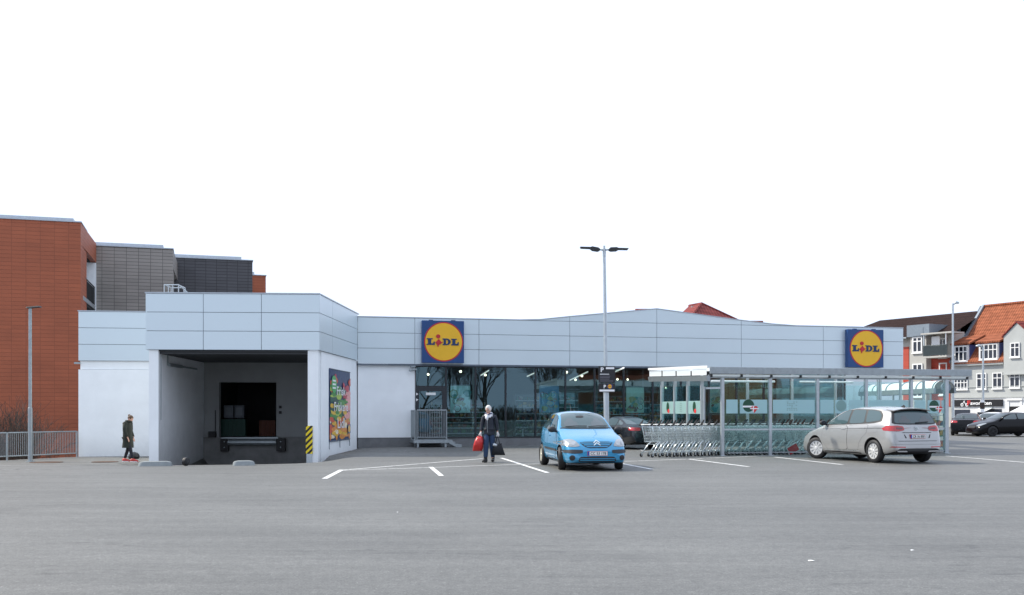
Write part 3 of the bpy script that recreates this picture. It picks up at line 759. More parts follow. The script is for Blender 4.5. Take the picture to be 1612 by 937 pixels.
# strip light along the left wall of the bay
mb = MB(); mb.box(uB+.005, uB+.09, 1.2, 2.9, 3.13, 3.25); mb.box(uB+.005, uB+.07, 3.1, 5.2, 3.16, 3.22); mb.build('strip_light', MT['galv'], store, D.M)
mb = MB(); mb.box(uB+.004, uB+.03, 1.1, 1.2, 3.15, 3.55); mb.tube([(uB+.02,.3,3.5),(uB+.02,.3,1.2)], .012, 5); mb.build('conduit', MT['galv'], store, D.M)
# roof access guard rail standing on the dock roof
gx = [D.U(x,5.5) for x in (258.5,265,272,281,288,294)]
zr0, zr1 = 5.36, D.Z(265,448.5,5.5)
mb = MB()
for i, u in enumerate(gx): mb.tube([(u,5.5+.15*(i>3),zr0),(u,5.5+.15*(i>3),zr1-(.16 if i>3 else 0)-(.14 if i>4 else 0))], .022, 6)
mb.tube([(gx[0],5.5,zr1),(gx[3],5.5,zr1),(gx[4],5.65,zr1-.16),(gx[5],5.65,zr1-.3)], .024, 6)
mb.tube([(gx[0],5.5,zr1),(gx[0],6.5,zr1),(gx[3],6.5,zr1),(gx[3],5.5,zr1)], .022, 6)
mb.tube([(gx[0],6.5,zr1),(gx[0],6.5,zr0)], .022, 6); mb.tube([(gx[3],6.5,zr1),(gx[3],6.5,zr0)], .022, 6)
mb.build('roof_guard_rail', MT['galv_l'], store, D.M)
# ---- wing
panels('wing_fascia', WG, [0, WG.L], (3.515,4.17,4.825,5.475))
mb = MB(); mb.box(.02, WG.L, .035, .1, 3.52, 5.47); mb.box(.0, .06, .1, 8, 3.52, 5.47); mb.build('wing_backing', MT['seam'], store, WG.M)
mb = MB(); mb.box(-.02, WG.L, -.02, .3, 5.478, 5.515); mb.build('wing_coping', MT['coping'], store, WG.M)
mb = MB(); mb.box(.0, WG.L, .03, .4, -2.6, 3.17); mb.box(.06, WG.L, .08, .4, 3.18, 3.512); mb.box(0, .3, .41, 8, -2.6, 3.512)
mb.build('wing_wall', MT['render'], store, WG.M)
mb = MB(); mb.box(.1, WG.L, .31, 9, 5.2, 5.27); mb.build('wing_roof', MT['concrete'], store, WG.M)
mb = MB(); z = WG.Z(123,571); mb.box(-.16, .06, .0, .12, z-.05, z+.02); mb.build('wall_lamp', MT['galv'], store, WG.M)

# ---- things at the dock
p = D.M @ Vector((D.L-.055-.2, dy-.02, 0))
cg = thing('corner_guard', 'yellow and black striped guard on the right corner of the loading dock', 'corner guard', D.M @ Matrix.Translation((uC,dy,0)))
mb = MB(); mb.box(-.06, .17, -.05, -.002, D.Z(484,714.5), D.Z(484,670.5)); mb.box(-.06, -.003, -.002, .25, D.Z(484,714.5), D.Z(484,671)); mb.build('striped_plate', MT['hazard'], cg, W(cg))
mb = MB(); mb.box(-.04, .15, -.045, -.003, -1.2, D.Z(484,714.7)); mb.build('foot', MT['galv_l'], cg, W(cg))
def roll_cage(px0, px1, py0, py1, y, mat, label, slat):
    u0, u1 = B.U(px0,y), B.U(px1,y); z0, z1 = B.Z(390,py1,y), B.Z(390,py0,y)
    o = thing('roll_container', label, 'container', B.M @ Matrix.Translation(((u0+u1)/2, y, zb_)))
    w2 = (u1-u0)/2; h0, h1 = z0-zb_, z1-zb_
    mb = MB(); n = 7
    for k in range(n): x = -w2+2*w2*k/(n-1); mb.box(x-.03, x+.03, 0, .03, h0, h1)
    if slat: 
        for z in (h0+.05,(h0+h1)/2,h1-.05): mb.box(-w2, w2, .031, .06, z-.04, z+.04)
    mb.box(-w2, w2, .061, .7, h0, h1); mb.build('body', mat, o, W(o))
    mb = MB()
    for x in (-w2*.8, w2*.8): mb.lathe([(.06,-.02),(.06,.02)], 10, 0, Matrix.Translation((x,.1,.06)) @ Matrix.Rotation(R(90),4,'Y'))
    mb.build('castor', MT['black'], o, W(o))
roll_cage(345, 385, 660, 687, .9, pbr('green crate', (.012,.06,.045), .6), 'green slatted container inside the dark dock door', True)
roll_cage(409, 432, 662, 688, 2.0, pbr('orange cage', (.13,.032,.008), .6), 'dark orange container at the right inside the dock door', True)
u0, u1 = B.U(352,1.0), B.U(384,1.0); z0, z1 = B.Z(390,658.5,1.0), B.Z(390,638,1.0)
o = thing('wrapped_goods', 'pale wrapped goods stacked on the green container in the dock', 'goods', B.M @ Matrix.Translation(((u0+u1)/2,1.0,z0)))
mb = MB(); w2 = (u1-u0)/2
for a, b in ((-w2,-.02),(.02,w2)):
    mb.box(a, b, 0, .5, .0, z1-z0)
mb.build('carton', pbr('pale carton', (.085,.10,.12), .5), o, W(o), bevel=.03)
mb = MB()
for a, b in ((-w2,-.02),(.02,w2)): mb.box(a+.07, b-.07, -.006, -.002, .12, z1-z0-.1)
mb.build('label_sheet', pbr('grey film', (.12,.14,.16), .4), o, W(o))

# concrete wheel stops at the head of the ramp
def wheel_stop(px0, px1, pyb, h, label):
    a, b = on_ground(px0, pyb), on_ground(px1, pyb-.6); d = b-a; L = Vector((d.x,d.y,0)).length
    o = thing('wheel_stop', label, 'wheel stop', Matrix.Translation(Vector((a.x,a.y,min(a.z,b.z)-.03))) @ Matrix.Rotation(math.atan2(d.y,d.x),4,'Z'))
    mb = MB(); sec = [(-.16,0),(-.15,.03),(-.09,h*.9),(-.05,h),(.05,h),(.09,h*.9),(.15,.03),(.16,0)]
    n = len(sec); st = [(0,1.0),(.12,.999)]
    v = []; f = []
    xs_ = [0,.015,.05,.14,L-.14,L-.05,L-.015,L]; sc_ = [.55,.75,.9,1,1,.9,.75,.55]
    for x, k in zip(xs_, sc_):
        for (q, z) in sec: v.append((x, q*(k*.4+.6), z*k))
    for i in range(len(xs_)-1):
        for j in range(n): f.append((i*n+j, i*n+(j+1)%n, (i+1)*n+(j+1)%n, (i+1)*n+j))
    f.append(tuple(range(n-1,-1,-1))); f.append(tuple(range((len(xs_)-1)*n, len(xs_)*n)))
    mb.add(v, f); mb.build('kerb_block', pbr('weathered concrete '+label[:6], (.22,.24,.24), .85, 0, .2, 5, .4, 40), o, W(o), smooth=True, sharp=40)
wheel_stop(218, 271, 734.2, .17, 'longer grey concrete wheel stop left of the dock opening')
wheel_stop(366.5, 401, 733.2, .17, 'shorter grey concrete wheel stop in front of the dock opening')
p = on_ground(292.5, 733.5)
o = thing('rubber_roller', 'black rubber wheel standing between the two concrete wheel stops', 'wheel', Matrix.Translation(p))
mb = MB(); mb.lathe([(.0,-.06),(.09,-.06),(.115,-.045),(.12,0),(.115,.045),(.09,.06),(0,.06)], 20, 0, Matrix.Translation((0,0,.12)) @ Matrix.Rotation(R(70),4,'Z') @ Matrix.Rotation(R(90),4,'X') ); mb.build('tread', MT['black'], o, W(o), smooth=True, sharp=40)
mb = MB(); mb.lathe([(.04,-.065),(.04,.065)], 12, 0, Matrix.Translation((0,0,.12)) @ Matrix.Rotation(R(70),4,'Z') @ Matrix.Rotation(R(90),4,'X')); mb.build('hub', MT['steel_dark'], o, W(o))
p = on_ground(209, 719)
p = pt(211,718,38.5); p.z = G(p.x,p.y)
o = thing('black_sack', 'black rounded sack on the ground behind the person in the long coat', 'sack', Matrix.Translation(p))
mb = MB()
rnd = random.Random(3)
prof = [(0,0),(.24,0),(.30,.05),(.31,.12),(.27,.2),(.18,.26),(.07,.29),(0,.3)]
mb.lathe(prof, 18); mb.v = [(x*.68+rnd.uniform(-.012,.012), y*.6+rnd.uniform(-.012,.012), z*.85+.04*x+rnd.uniform(-.008,.008)) for x,y,z in mb.v]
mb.build('body', pbr('black plastic', (.012,.013,.016), .35, 0, .2, 9, .5, 14), o, W(o), smooth=True)

# ---- the roundel signs
def slabL(mb, x, z, w, h, y, mi, y1=None):
    pts = [(0,0),(1,0),(1,.50),(.86,.50),(.80,.24),(.56,.24),(.56,.84),(.74,.84),(.74,1),(0,1),(0,.84),(.16,.84),(.16,.16),(0,.16)]
    mb.prism([(x+p[0]*w, z+p[1]*h) for p in pts], y, y+.02, mi)
def slabD(mb, x, z, w, h, y, mi):
    mb.prism([(x,z),(x+.46*w,z),(x+.46*w,z+.18*h),(x+.42*w,z+.18*h),(x+.42*w,z+.82*h),(x+.46*w,z+.82*h),(x+.46*w,z+h),(x,z+h),(x,z+.84*h),(x+.13*w,z+.84*h),(x+.13*w,z+.16*h),(x,z+.16*h)], y, y+.02, mi)
    n = 14; v = []; f = []
    for i in range(n+1):
        a = -PI/2+PI*i/n
        v.append((x+w*(.46+.54*math.cos(a)), y, z+h*(.5+.5*math.sin(a)))); v.append((x+w*(.46+.22*math.cos(a)), y, z+h*(.5+.32*math.sin(a))))
    for i in range(n): f.append((2*i,2*i+2,2*i+3,2*i+1))
    mb.add(v, f, mi)
def letters(mb, cx, cz, k, y, b=0, r=1):
    """roundel lettering; k = sign width"""
    X = lambda q: cx+(q-.512)*k
    Z = lambda q: cz+(.5-q)*k
    slabL(mb, X(.122), Z(.576), .190*k, .156*k, y, b)
    slabD(mb, X(.497), Z(.578), .193*k, .156*k, y, b)
    slabL(mb, X(.700), Z(.581), .182*k, .156*k, y, b)
    mb.prism([(X(.322),Z(.522)),(X(.345),Z(.535)),(X(.385),Z(.62)),(X(.405),Z(.612)),(X(.398),Z(.592)),(X(.452),Z(.548)),(X(.500),Z(.512)),(X(.488),Z(.500)),(X(.470),Z(.505)),(X(.407),Z(.436))][::1], y-.006, y+.02, r)
    mb.prism([(X(.393)+.05*k*math.cos(2*PI*i/20), Z(.374)+.047*k*math.sin(2*PI*i/20)) for i in range(20)], y-.006, y+.02, r)
def store_sign(px0, py0, px1, py1, label):
    u0, z1 = S.pix(px0,py0,-.26); u1, z0 = S.pix(px1,py1,-.26); w2, h = (u1-u0)/2, z1-z0
    o = thing('store_sign', label, 'sign', S.M @ Matrix.Translation(((u0+u1)/2, 0, z0)), 'illuminated store signs')
    M = W(o); k = 2*w2
    mb = MB(); mb.box(-w2, w2, -.255, -.004, 0, h); mb.build('box', MT['blue'], o, M, bevel=.012)
    mb = MB(); mb.disc((.012*k,h/2), .464*k, -.262, 56, 0); mb.build('ring', MT['red'], o, M)
    mb = MB(); mb.disc((.012*k,h/2), .436*k, -.266, 56, 0); mb.build('disc', MT['yellow'], o, M)
    mb = MB(); letters(mb, 0, h/2, k, -.288); mb.build('lettering', [MT['signblue'], MT['red']], o, M)
    mb = MB()
    for q in (.22,.75): mb.box(-w2+q*k-.09, -w2+q*k+.09, -.2, -.1, h+.002, h+.035)
    mb.build('fixing', MT['signblue'], o, M)
store_sign(664.3, 504.3, 730.6, 571.8, 'square blue store sign with yellow disc over the exit door at the left')
store_sign(1335, 518.3, 1391, 578.8, 'square blue store sign with yellow disc at the right end of the fascia')
# wall banner on the dock side
u0, z1 = E.pix(518.6,580.2,.03); u1, z0 = E.pix(550.8,691,.03)
o = thing('advertising_banner', 'tall colourful produce banner on the white side wall of the dock', 'banner', E.M @ Matrix.Translation(((u0+u1)/2, .057, z0)))
M = W(o); w2, h = (u1-u0)/2, z1-z0
mb = MB(); mb.box(-w2, w2, -.03, -.002, 0, h); mb.build('backing', MT['signblue'], o, M)
mb = MB()
n = 26
rnd = random.Random(11)
prints = [pbr('banner print %d' % i, tuple(min(.9,q*1.25) for q in c), .45, 0, .35, 9) for i, c in enumerate([(.62,.38,.02),(.50,.07,.03),(.06,.22,.04),(.60,.22,.03),(.70,.62,.50),(.30,.42,.06),(.40,.03,.05),(.015,.07,.05),(.65,.30,.28)])]
def blob(cx, cz, rx, rz, y, mi, wob=.12, ph=0):
    mb.poly([(cx+rx*math.cos(2*PI*k/18)*(1+wob*math.sin(3*2*PI*k/18+ph)), y, cz+rz*math.sin(2*PI*k/18)*(1+wob*math.cos(2*2*PI*k/18+ph))) for k in range(18)], mi)
i = 0
for cz in np.linspace(.05,.88,19):
    for cx in np.linspace(-.88,.88,7):
        cx += rnd.uniform(-.13,.13)
        if cz > .72 and rnd.random() < .6: continue
        if abs(cx) < .3 and cz > .6 and rnd.random() < .5: continue
        mi = rnd.choice([0,3,0,3,4,1] if cz < .3 else ([2,5,1,7,0,2] if cz < .6 else [2,6,1,7,5]))
        if cx > .6 and .35 < cz < .72: mi = 8
        i += 1
        blob(cx*w2*1.0+rnd.uniform(-.1,.1), cz*h+rnd.uniform(-.07,.07), w2*rnd.choice([.09,.13,.2,.27]), h*rnd.choice([.018,.03,.045,.055]), -.0325-.0002*i, mi, .14, i)
mb.v = [(max(-w2+.01,min(w2-.01,x)), y, max(.01,z)) for x,y,z in mb.v]
mb.build('produce_print', prints, o, M)
mb = MB()
for tx, cz_, hh_, ww_ in (('Frisk',.705,.125,.85),('Friskere',.48,.13,1.35),('Lidl',.245,.14,.72)):
    mb = MB(); add_text(mb, tx, .02*w2, h*cz_, -.066, h*hh_, 0, w2*ww_, .012); mb.build('lettering', MT['whiteink'], o, M)
mb = MB(); mb.poly([(-.66*w2+.24*w2*math.cos(2*PI*k/24), -.066, h*.79+h*.125*math.sin(2*PI*k/24)) for k in range(24)]); bd = mb.build('badge', pbr('badge green', (.10,.42,.14), .5), o, M)
mb = MB()
for dz in (.05,.0,-.05): mb.box(-.80*w2, -.52*w2, -.069, -.0675, h*(.79+dz)-h*.012, h*(.79+dz)+h*.012)
mb.build('badge_mark', MT['whiteink'], bd, M)
mb = MB(); mb.box(.68*w2, .96*w2, -.068, -.064, h*.09, h*.22, 0); mb.poly([(.82*w2+.12*w2*math.cos(2*PI*k/20), -.07, h*.155+h*.055*math.sin(2*PI*k/20)) for k in range(20)], 1)
mb.build('roundel', [MT['blue'], MT['yellow']], o, M)
mb = MB()
for q in (-1,0,1):
    mb = MB(); mb.tube([(q*(w2-.03),-.02,0),(q*(w2-.03),-.02,-.24),(q*(w2-.03)+.03,-.02,-.28)], .012, 5); mb.build('tie', MT['seam'], o, M)
for z in (0,h):
    mb = MB(); mb.tube([(-w2,-.03,z),(w2,-.03,z)], .02, 6); mb.build('edge_rod', MT['seam'], o, M)

# landing with railing at the exit door
u0, u1 = S.U(655.5,-1.1), S.U(703.5,-1.1); zl = S.Z(680,692.3,-1.1)
ld = thing('entrance_landing', 'galvanised steel landing with barred railing and step at the exit door', 'landing', S.M @ Matrix.Translation((u0,0,0)))
M = W(ld); L = u1-u0
mb = MB(); mb.box(-.12, L+.08, -1.18, wy-.04, zl-.14, zl-.005); mb.build('platform', MT['galv'], ld, M)
mb = MB(); zt2 = S.Z(680,646,-1.12)
def rail(mb, p, q, zb, zt, n, r=.011):
    p = Vector(p); q = Vector(q)
    mb.tube([(p.x,p.y,zt),(q.x,q.y,zt)], .028, 8); mb.tube([(p.x,p.y,zb+.1),(q.x,q.y,zb+.1)], .02, 6)
    for i in range(n+1):
        c = p+(q-p)*(i/n); mb.tube([(c.x,c.y,zb+.1 if 0<i<n else zb-.0),(c.x,c.y,zt)], r if 0<i<n else .028, 6, caps=False)
rail(mb, (0.02,-1.13,0), (L-.02,-1.13,0), zl, zt2, 17); rail(mb, (-.06,-1.13,0), (-.06,wy-.1,0), zl, zt2, 14)
mb.build('railing', MT['galv'], ld, M)
for x in (.06, L-.06):
    for y in (-1.08,-.2):
        mb = MB(); mb.box(x-.04, x+.04, y-.04, y+.04, -.05, zl-.142); mb.build('leg', MT['galv'], ld, M)
mb = MB()
mb.prism([(L+.085,zl-.005),(L+.085,zl-.16),(L+.40,.0),(L+.62,.0),(L+.62,.12),(L+.35,.14),(L+.2,zl-.005)], -1.15, -1.11)
mb.prism([(L+.085,zl-.005),(L+.085,zl-.16),(L+.40,.0),(L+.62,.0),(L+.62,.12),(L+.35,.14),(L+.2,zl-.005)], -.24, -.2)
mb.box(L+.1, L+.36, -1.11, -.24, zl-.13, zl-.1); mb.box(L+.34, L+.6, -1.11, -.24, .09, .12)
mb.build('step', MT['galv'], ld, M)
# thin white post by the window
p = on_ground(823, 699.5); p2 = pt(823, 675.5, p.y)
o = thing('guard_post', 'thin white post standing before the shop window behind the woman', 'post', Matrix.Translation(p))
mb = MB(); mb.tube([(0,0,0),(0,0,p2.z-p.z)], .04, 10); mb.lathe([(.042,p2.z-p.z),(.03,p2.z-p.z+.025),(0,p2.z-p.z+.03)], 10); mb.lathe([(.08,0),(.08,.012),(.041,.015)], 12)
mb.build('post', MT['galv_l'], o, W(o), smooth=True, sharp=40)
# ------------------------------------------------------------------ apartment blocks at the left
def yawframe(right_px, Y, yaw, width):
    """facade whose right edge is seen at right_px at distance Y"""
    B_ = Vector(((right_px-CX)/FPX*Y, Y)); d = Vector((math.cos(yaw), math.sin(yaw)))
    return Frame(tuple(B_-d*width), tuple(B_))
YAW = R(17)
def block(label, F, zt, mat, depth, cap, loc_name='apartment_block'):
    o = thing(loc_name, label, 'apartment block', F.M, 'stepped apartment blocks behind the supermarket')
    mb = MB(); mb.box(0, F.L, 0, depth, -4, zt); mb.build('wall', mat, o, F.M)
    mb = MB(); mb.box(-.05, F.L+.05, -.06, depth, zt+.002, zt+.06); mb.build('coping', MT['coping'], o, F.M)
    if cap:
        mb = MB(); mb.box(-.0, F.L-cap, 1.2, depth-.5, zt+.06, zt+.42); mb.build('roof_edge', MT['coping'], o, F.M)
    return o
F1 = yawframe(127, 55, YAW, 30)
z1 = F1.Z(127,350.5)
a1 = block('tall orange clad apartment block at the left with balconies at its side', F1, z1, MT['orange'], 3.0, .5)
# balcony side of the orange block
F2r = pt(272, 0, 62.6)
F2 = yawframe(272, 63.2, YAW, 16)
P2 = F2.M @ Vector((F2.U(151.5),0,0)); P1 = F1.M @ Vector((F1.L,0,0))
G1 = Frame(tuple(P1[:2]), tuple(P2[:2]))
mb = MB(); mb.box(.003, G1.L, 0, .3, z1-1.15, z1-.0); mb.box(.003,.45,0,.3,-4,z1-1.155); mb.build('side_fascia', MT['orange'], a1, G1.M)
mb = MB(); mb.box(.45, G1.L, .9, 1.1, -4, z1-.2); mb.box(G1.L-.25,G1.L-.004,.0,.9,-4,z1-1.2); mb.build('balcony_recess', MT['render'], a1, G1.M)
mb = MB(); mb.box(.46, G1.L-.26, .3, .89, z1-1.2, z1-1.1); mb.build('balcony_ceiling', MT['dark'], a1, G1.M)
st = 2.95
zs1 = G1.Z(131,447); 
for k in range(4):
    zf = z1-1.15-2.62-k*st
    mb = MB(); mb.box(.46, G1.L-.26, .02, .85, zf-.28, zf-.05); f = mb.build('balcony', MT['galv_l'], a1, G1.M)
    mb = MB(); mb.box(.46, G1.L-.26, .05, .85, zf-.5, zf-.29); mb.build('underside', MT['dark'], f, G1.M)
    mb = MB()
    for i in range(15): x = .5+(G1.L-.8)*i/14; mb.tube([(x,.06,zf),(x,.06,zf+1.05)], .022, 4)
    mb.tube([(.48,.06,zf+1.07),(G1.L-.27,.06,zf+1.07)], .03, 5); mb.box(.47,G1.L-.27,.09,.10,zf+.03,zf+1.0); mb.build('railing', MT['steel_dark'], f, G1.M)
    mb = MB(); mb.box(1.2, 3.2, .86, .895, zf-.02, zf+2.05); mb.build('balcony_door', MT['housepane'], a1, G1.M)
z2 = F2.Z(272,392.5)
a2 = block('grey brown clad apartment block between the orange and the dark block', F2, z2, MT['greyclad'], 3.0, .6)
F3 = yawframe(397.5, 70.5, YAW, 15)
P3 = F3.M @ Vector((F3.U(279.5),0,0)); P2b = F2.M @ Vector((F2.L,0,0))
G2 = Frame(tuple(P2b[:2]), tuple(P3[:2]))
mb = MB(); mb.box(.003, G2.L, 0, .3, z2-1.15, z2); mb.box(.003,.4,0,.3,-4,z2-1.155); mb.build('side_fascia', MT['greyclad'], a2, G2.M)
mb = MB(); mb.box(.4, G2.L, .6, .8, -4, z2-.2); mb.build('balcony_recess', MT['render'], a2, G2.M)
mb = MB(); mb.box(.41, G2.L, .3, .6, z2-3.6, z2-3.0); mb.build('balcony', MT['galv_l'], a2, G2.M)
z3 = F3.Z(397,410.8)
a3 = block('dark charcoal clad apartment block above the loading dock', F3, z3, MT['darkclad'], 3.0, .7)
F4 = yawframe(418.5, 78, YAW, 10)
a4 = block('low orange clad end of the apartment row at the right', F4, F4.Z(410,434), MT['orange'], 3.0, .8)

# ------------------------------------------------------------------ bare trees and shrubs
h_small = False
def limb(mb, p, d, r, L, lev, rnd, twigs, droop=0.0, nseg=4):
    pts = [p.copy()]; rs = [r]; q = p.copy(); dd = d.copy()
    for i in range(nseg):
        dd = (dd+Vector((rnd.uniform(-.16,.16), rnd.uniform(-.16,.16), rnd.uniform(-.05,.13)))).normalized()
        q = q+dd*(L/nseg); pts.append(q.copy()); rs.append(max(.006 if h_small else (.012 if lev < 3 else .017), r*(1-.62*(i+1)/nseg)))
    (mb if lev < 2 else twigs).tube(pts, rs, 5 if lev < 2 else 3, caps=False)
    if lev >= 4: return
    n = (8,6,5,5)[lev]
    for k in range(n):
        t = (.22 if lev == 0 else .3)+(.78 if lev == 0 else .7)*(k+rnd.random()*.8)/n; i = min(nseg-1, int(t*nseg)); s0 = pts[i].lerp(pts[i+1], t*nseg-i)
        ax = (pts[i+1]-pts[i]).normalized(); o = ax.orthogonal().normalized(); o.rotate(Matrix.Rotation(rnd.uniform(0,2*PI),3,ax))
        nd_ = (ax*math.cos(R(36))+o*math.sin(R(rnd.uniform(24,46)))+Vector((0,0,.18))).normalized()
        limb(mb, s0, nd_, rs[i]*.58, L*rnd.uniform(.52,.72), lev+1, rnd, twigs)
def make_tree(name, label, cat, loc, h, seed, group):
    o = thing(name, label, cat, Matrix.Identity(4), group); rnd = random.Random(seed)
    mb = MB(); tw = MB()
    limb(mb, Vector((0,0,-.2)), Vector((0,0,1)), h*.0115, h*.62, 0, rnd, tw, nseg=6)
    mb.build('trunk', MT['bark'], o); tw.build('crown', MT['twig'], o)
    o.location = loc; return o
def make_shrub(label, loc, h, seed, group):
    o = thing('bare_shrub', label, 'shrub', Matrix.Identity(4), group); rnd = random.Random(seed); mb = MB(); tw = MB()
    for i in range(9):
        a = rnd.uniform(0,2*PI); d = Vector((math.cos(a)*.35, math.sin(a)*.35, 1)).normalized()
        limb(mb, Vector((math.cos(a)*.12,math.sin(a)*.12,0)), d, .022, h*rnd.uniform(.45,.75), 1, rnd, tw)
    mb.build('stem', MT['bark'], o); tw.build('twigs', MT['twig'], o); o.location = loc
h_small = True
for i, (px, Y, h, lab) in enumerate(((26,44,3.7,'taller bare shrub behind the railing left of the lamp post'),(8,45,4.0,'bare shrub at the left edge behind the railing'),(62,43,2.0,'low bare shrub behind the railing right of the lamp post'),(98,43,1.9,'low bare shrub behind the railing by the white wall'))):
    p = pt(px, 700, Y); p.z = G(p.x, p.y)-.05; make_shrub(lab, p, h, 20+i, 'bare shrubs behind the railing')
h_small = False
trees = [(26,-24,14),(33,-30,15),(40,-27,13),(30,-44,16),(20,-34,14),(47,-40,13),(37,-50,15),(15,-28,13),(24,-60,15),(29,-20,9),(38,-20,10),(19,-22,10)]
protos = []
for i, (x, y, h) in enumerate(trees):
    if i < 3:
        t = make_tree('bare_tree', 'tall bare tree across the street, mirrored in the shop windows', 'tree', (x,y,0), h, 40+i, 'bare trees mirrored in the windows'); protos.append(t)
    else:
        t = copy_tree(protos[i%3]); t.location = (x,y,0); t.rotation_euler = (0,0,1.7*i)
hedge = thing('bare_hedge', 'dense bare hedge across the street, mirrored low in the shop windows', 'hedge')
mb = MB(); rnd = random.Random(8)
for i in range(5200):
    t = rnd.random(); x = 14+30*t+rnd.uniform(-.9,.9); y = -17-8*t+rnd.uniform(-.9,.9); z = rnd.random()**1.3*1.7
    d_ = Vector((rnd.uniform(-.4,.4), rnd.uniform(-.4,.4), rnd.uniform(.2,.6))); mb.tube([(x,y,max(0,z-.3)), (x+d_.x,y+d_.y,z+d_.z)], .022, 3, caps=False)
mb.build('twigs', pbr('hedge twig', (.075,.045,.032), .9, 0, .3, 4), hedge)
# brick house mirrored in the middle windows
o = thing('brick_house', 'red brick house across the street, mirrored in the middle shop windows', 'house', Matrix.Translation((66,-36,0)) @ Matrix.Rotation(R(30),4,'Z'))
M = W(o)
mb = MB(); mb.box(-14,14,-5,5,-.2,7.5); mb.build('wall', MT['brick'], o, M)
mb = MB(); mb.add([(-14.4,-5.6,7.4),(14.4,-5.6,7.4),(14.4,0,11.5),(-14.4,0,11.5),(14.4,5.6,7.4),(-14.4,5.6,7.4)], [(0,1,2,3),(3,2,4,5),(0,3,5),(1,4,2)]); mb.build('roof', MT['roofbrown'], o, M)
for k in range(8):
    for z in (1.0,4.3):
        x = -12+k*3.4
        mb = MB(); mb.box(x-.6, x+.6, 4.98, 5.05, z, z+1.6); f = mb.build('window', MT['whitetrim'], o, M)
        mb = MB(); mb.box(x-.5, x-.03, 5.051, 5.06, z+.1, z+1.5); mb.box(x+.03, x+.5, 5.051, 5.06, z+.1, z+1.5); mb.build('pane', MT['housepane'], f, M)

# ------------------------------------------------------------------ railing and lamps at the left
rl = thing('metal_railing', 'galvanised barred railing along the drop at the left beside the white wing', 'railing', Matrix.Translation((-17.85,38.5,G(-17.85,38.5))))
FR = Frame(tuple(RA-RD*2.2), tuple(RB))
zr = lambda u: G(*(FR.M @ Vector((u,0,0)))[:2])
ub = [FR.L-.03, FR.U(50.5), FR.U(11.5), -.0]
ub = [FR.L-.03, FR.U(50), FR.U(11), FR.U(-24)]
for a, b in zip(ub[:-1], ub[1:]):
    z0 = zr(b)+.02; mb = MB()
    n = int(abs(a-b)/.075)
    zt_a, zb_a = FR.Z(60,679.6), 0
    mb.tube([(a-.03,0,-.2+.92),(b+.03,0,-.2+.92)], .026, 8); mb.tube([(a-.03,0,-.2+.06),(b+.03,0,-.2+.06)], .022, 6)
    for i in range(1, n): c = a+(b-a)*i/n; mb.tube([(c,0,-.2+.06),(c,0,-.2+.92)], .0095, 5, caps=False)
    mb.build('bar_panel', MT['galv'], rl, FR.M)
for u in ub:
    mb = MB(); mb.tube([(u,0,zr(u)-.3),(u,0,-.2+.93)], .032, 8); mb.build('post', MT['galv'], rl, FR.M)

def pole(o, h, r0, r1, mat='galv'):
    mb = MB(); n = 12
    mb.tube([(0,0,0),(0,0,h*.35),(0,0,h*.352),(0,0,h)], [r0,r0,r1*1.05,r1], n); mb.lathe([(r0*2.0,0),(r0*2.0,.02),(r0*1.05,.03)], n)
    return mb.build('pole', MT[mat], o, W(o), smooth=True, sharp=40)
p = on_ground(47.5, 722.5)
p = pt(47.5, 0, 36.3); p.z = G(p.x,p.y)
s = FPX/p.y; h = CAMH+(HY-485)/s-p.z
lp = thing('lamp_post', 'slim grey lamp post with one flat dark head beside the left railing', 'lamp post', Matrix.Translation(p))
pole(lp, h, .075, .055)
mb = MB(); mb.tube([(0,0,h-.1),(0,0,h+.02)], .05, 8); mb.tube([(-.02,0,h),(.12,0,h+.01)], .03, 8)
mb.add([(-.10,-.13,h-.02),(.36,-.10,h+.025),(.36,.14,h+.025),(-.10,.14,h-.02),(-.08,-.1,h+.035),(.34,-.07,h+.075),(.34,.11,h+.075),(-.08,.11,h+.035)], [(0,3,2,1),(4,5,6,7),(0,1,5,4),(1,2,6,5),(2,3,7,6),(3,0,4,7)])
mb.build('lamp_head', MT['lamp_head'], lp, W(lp), bevel=.01)
# twin headed lamp post with the parking sign
Yp = 33.5
p = Vector(((955.5-CX)/FPX*Yp, Yp, 0)); s = FPX/Yp; h = CAMH+(HY-387)/s
tl = thing('twin_lamp_post', 'tall grey post with two dark lamp heads carrying the parking sign', 'lamp post', Matrix.Translation(p) @ Matrix.Rotation(R(-.75),4,'Y'))
M = W(tl)
mb = MB(); mb.tube([(0,0,0),(0,0,2.28),(0,0,2.30),(0,0,2.5)], [.092,.092,.07,.066], 14); mb.tube([(0,0,2.5),(0,0,h-.35)], [.066,.045], 14); mb.tube([(0,0,h-.35),(0,0,h)], .034, 12); mb.tube([(0,0,h-.35),(0,0,h-.1)], .052, 12); mb.lathe([(.2,0),(.2,.02),(.1,.03)],14)
mb.build('pole', MT['galv_l'], tl, M, smooth=True, sharp=40)
for sx, tip, hh in ((-1,.80,.10),(1,.79,-.0)):
    zb = h-.14
    mb = MB(); mb.tube([(0,0,zb),(sx*.2,0,zb+.012*(1+sx*-.2))], [.03,.022], 8); mb.build('arm', MT['galv'], tl, M)
    mb = MB()
    q = lambda x, z: (sx*x, z)
    rise = .07 if sx < 0 else -.0
    top = [(.14,.02),(.20,.07),(.40,.075+rise*.5),(.46,.05+rise*.6),(.80,.035+rise)]
    bot = [(.77,-.005+rise),(.47,.005+rise*.6),(.40,-.04+rise*.4),(.22,-.045),(.15,-.02)]
    pr = [q(x,z+zb) for x,z in top+bot]
    if sx > 0: pr = pr[::-1]
    mb.prism(pr, -.13, .13); mb.build('lamp_head', MT['lamp_head'], tl, M, bevel=.008)
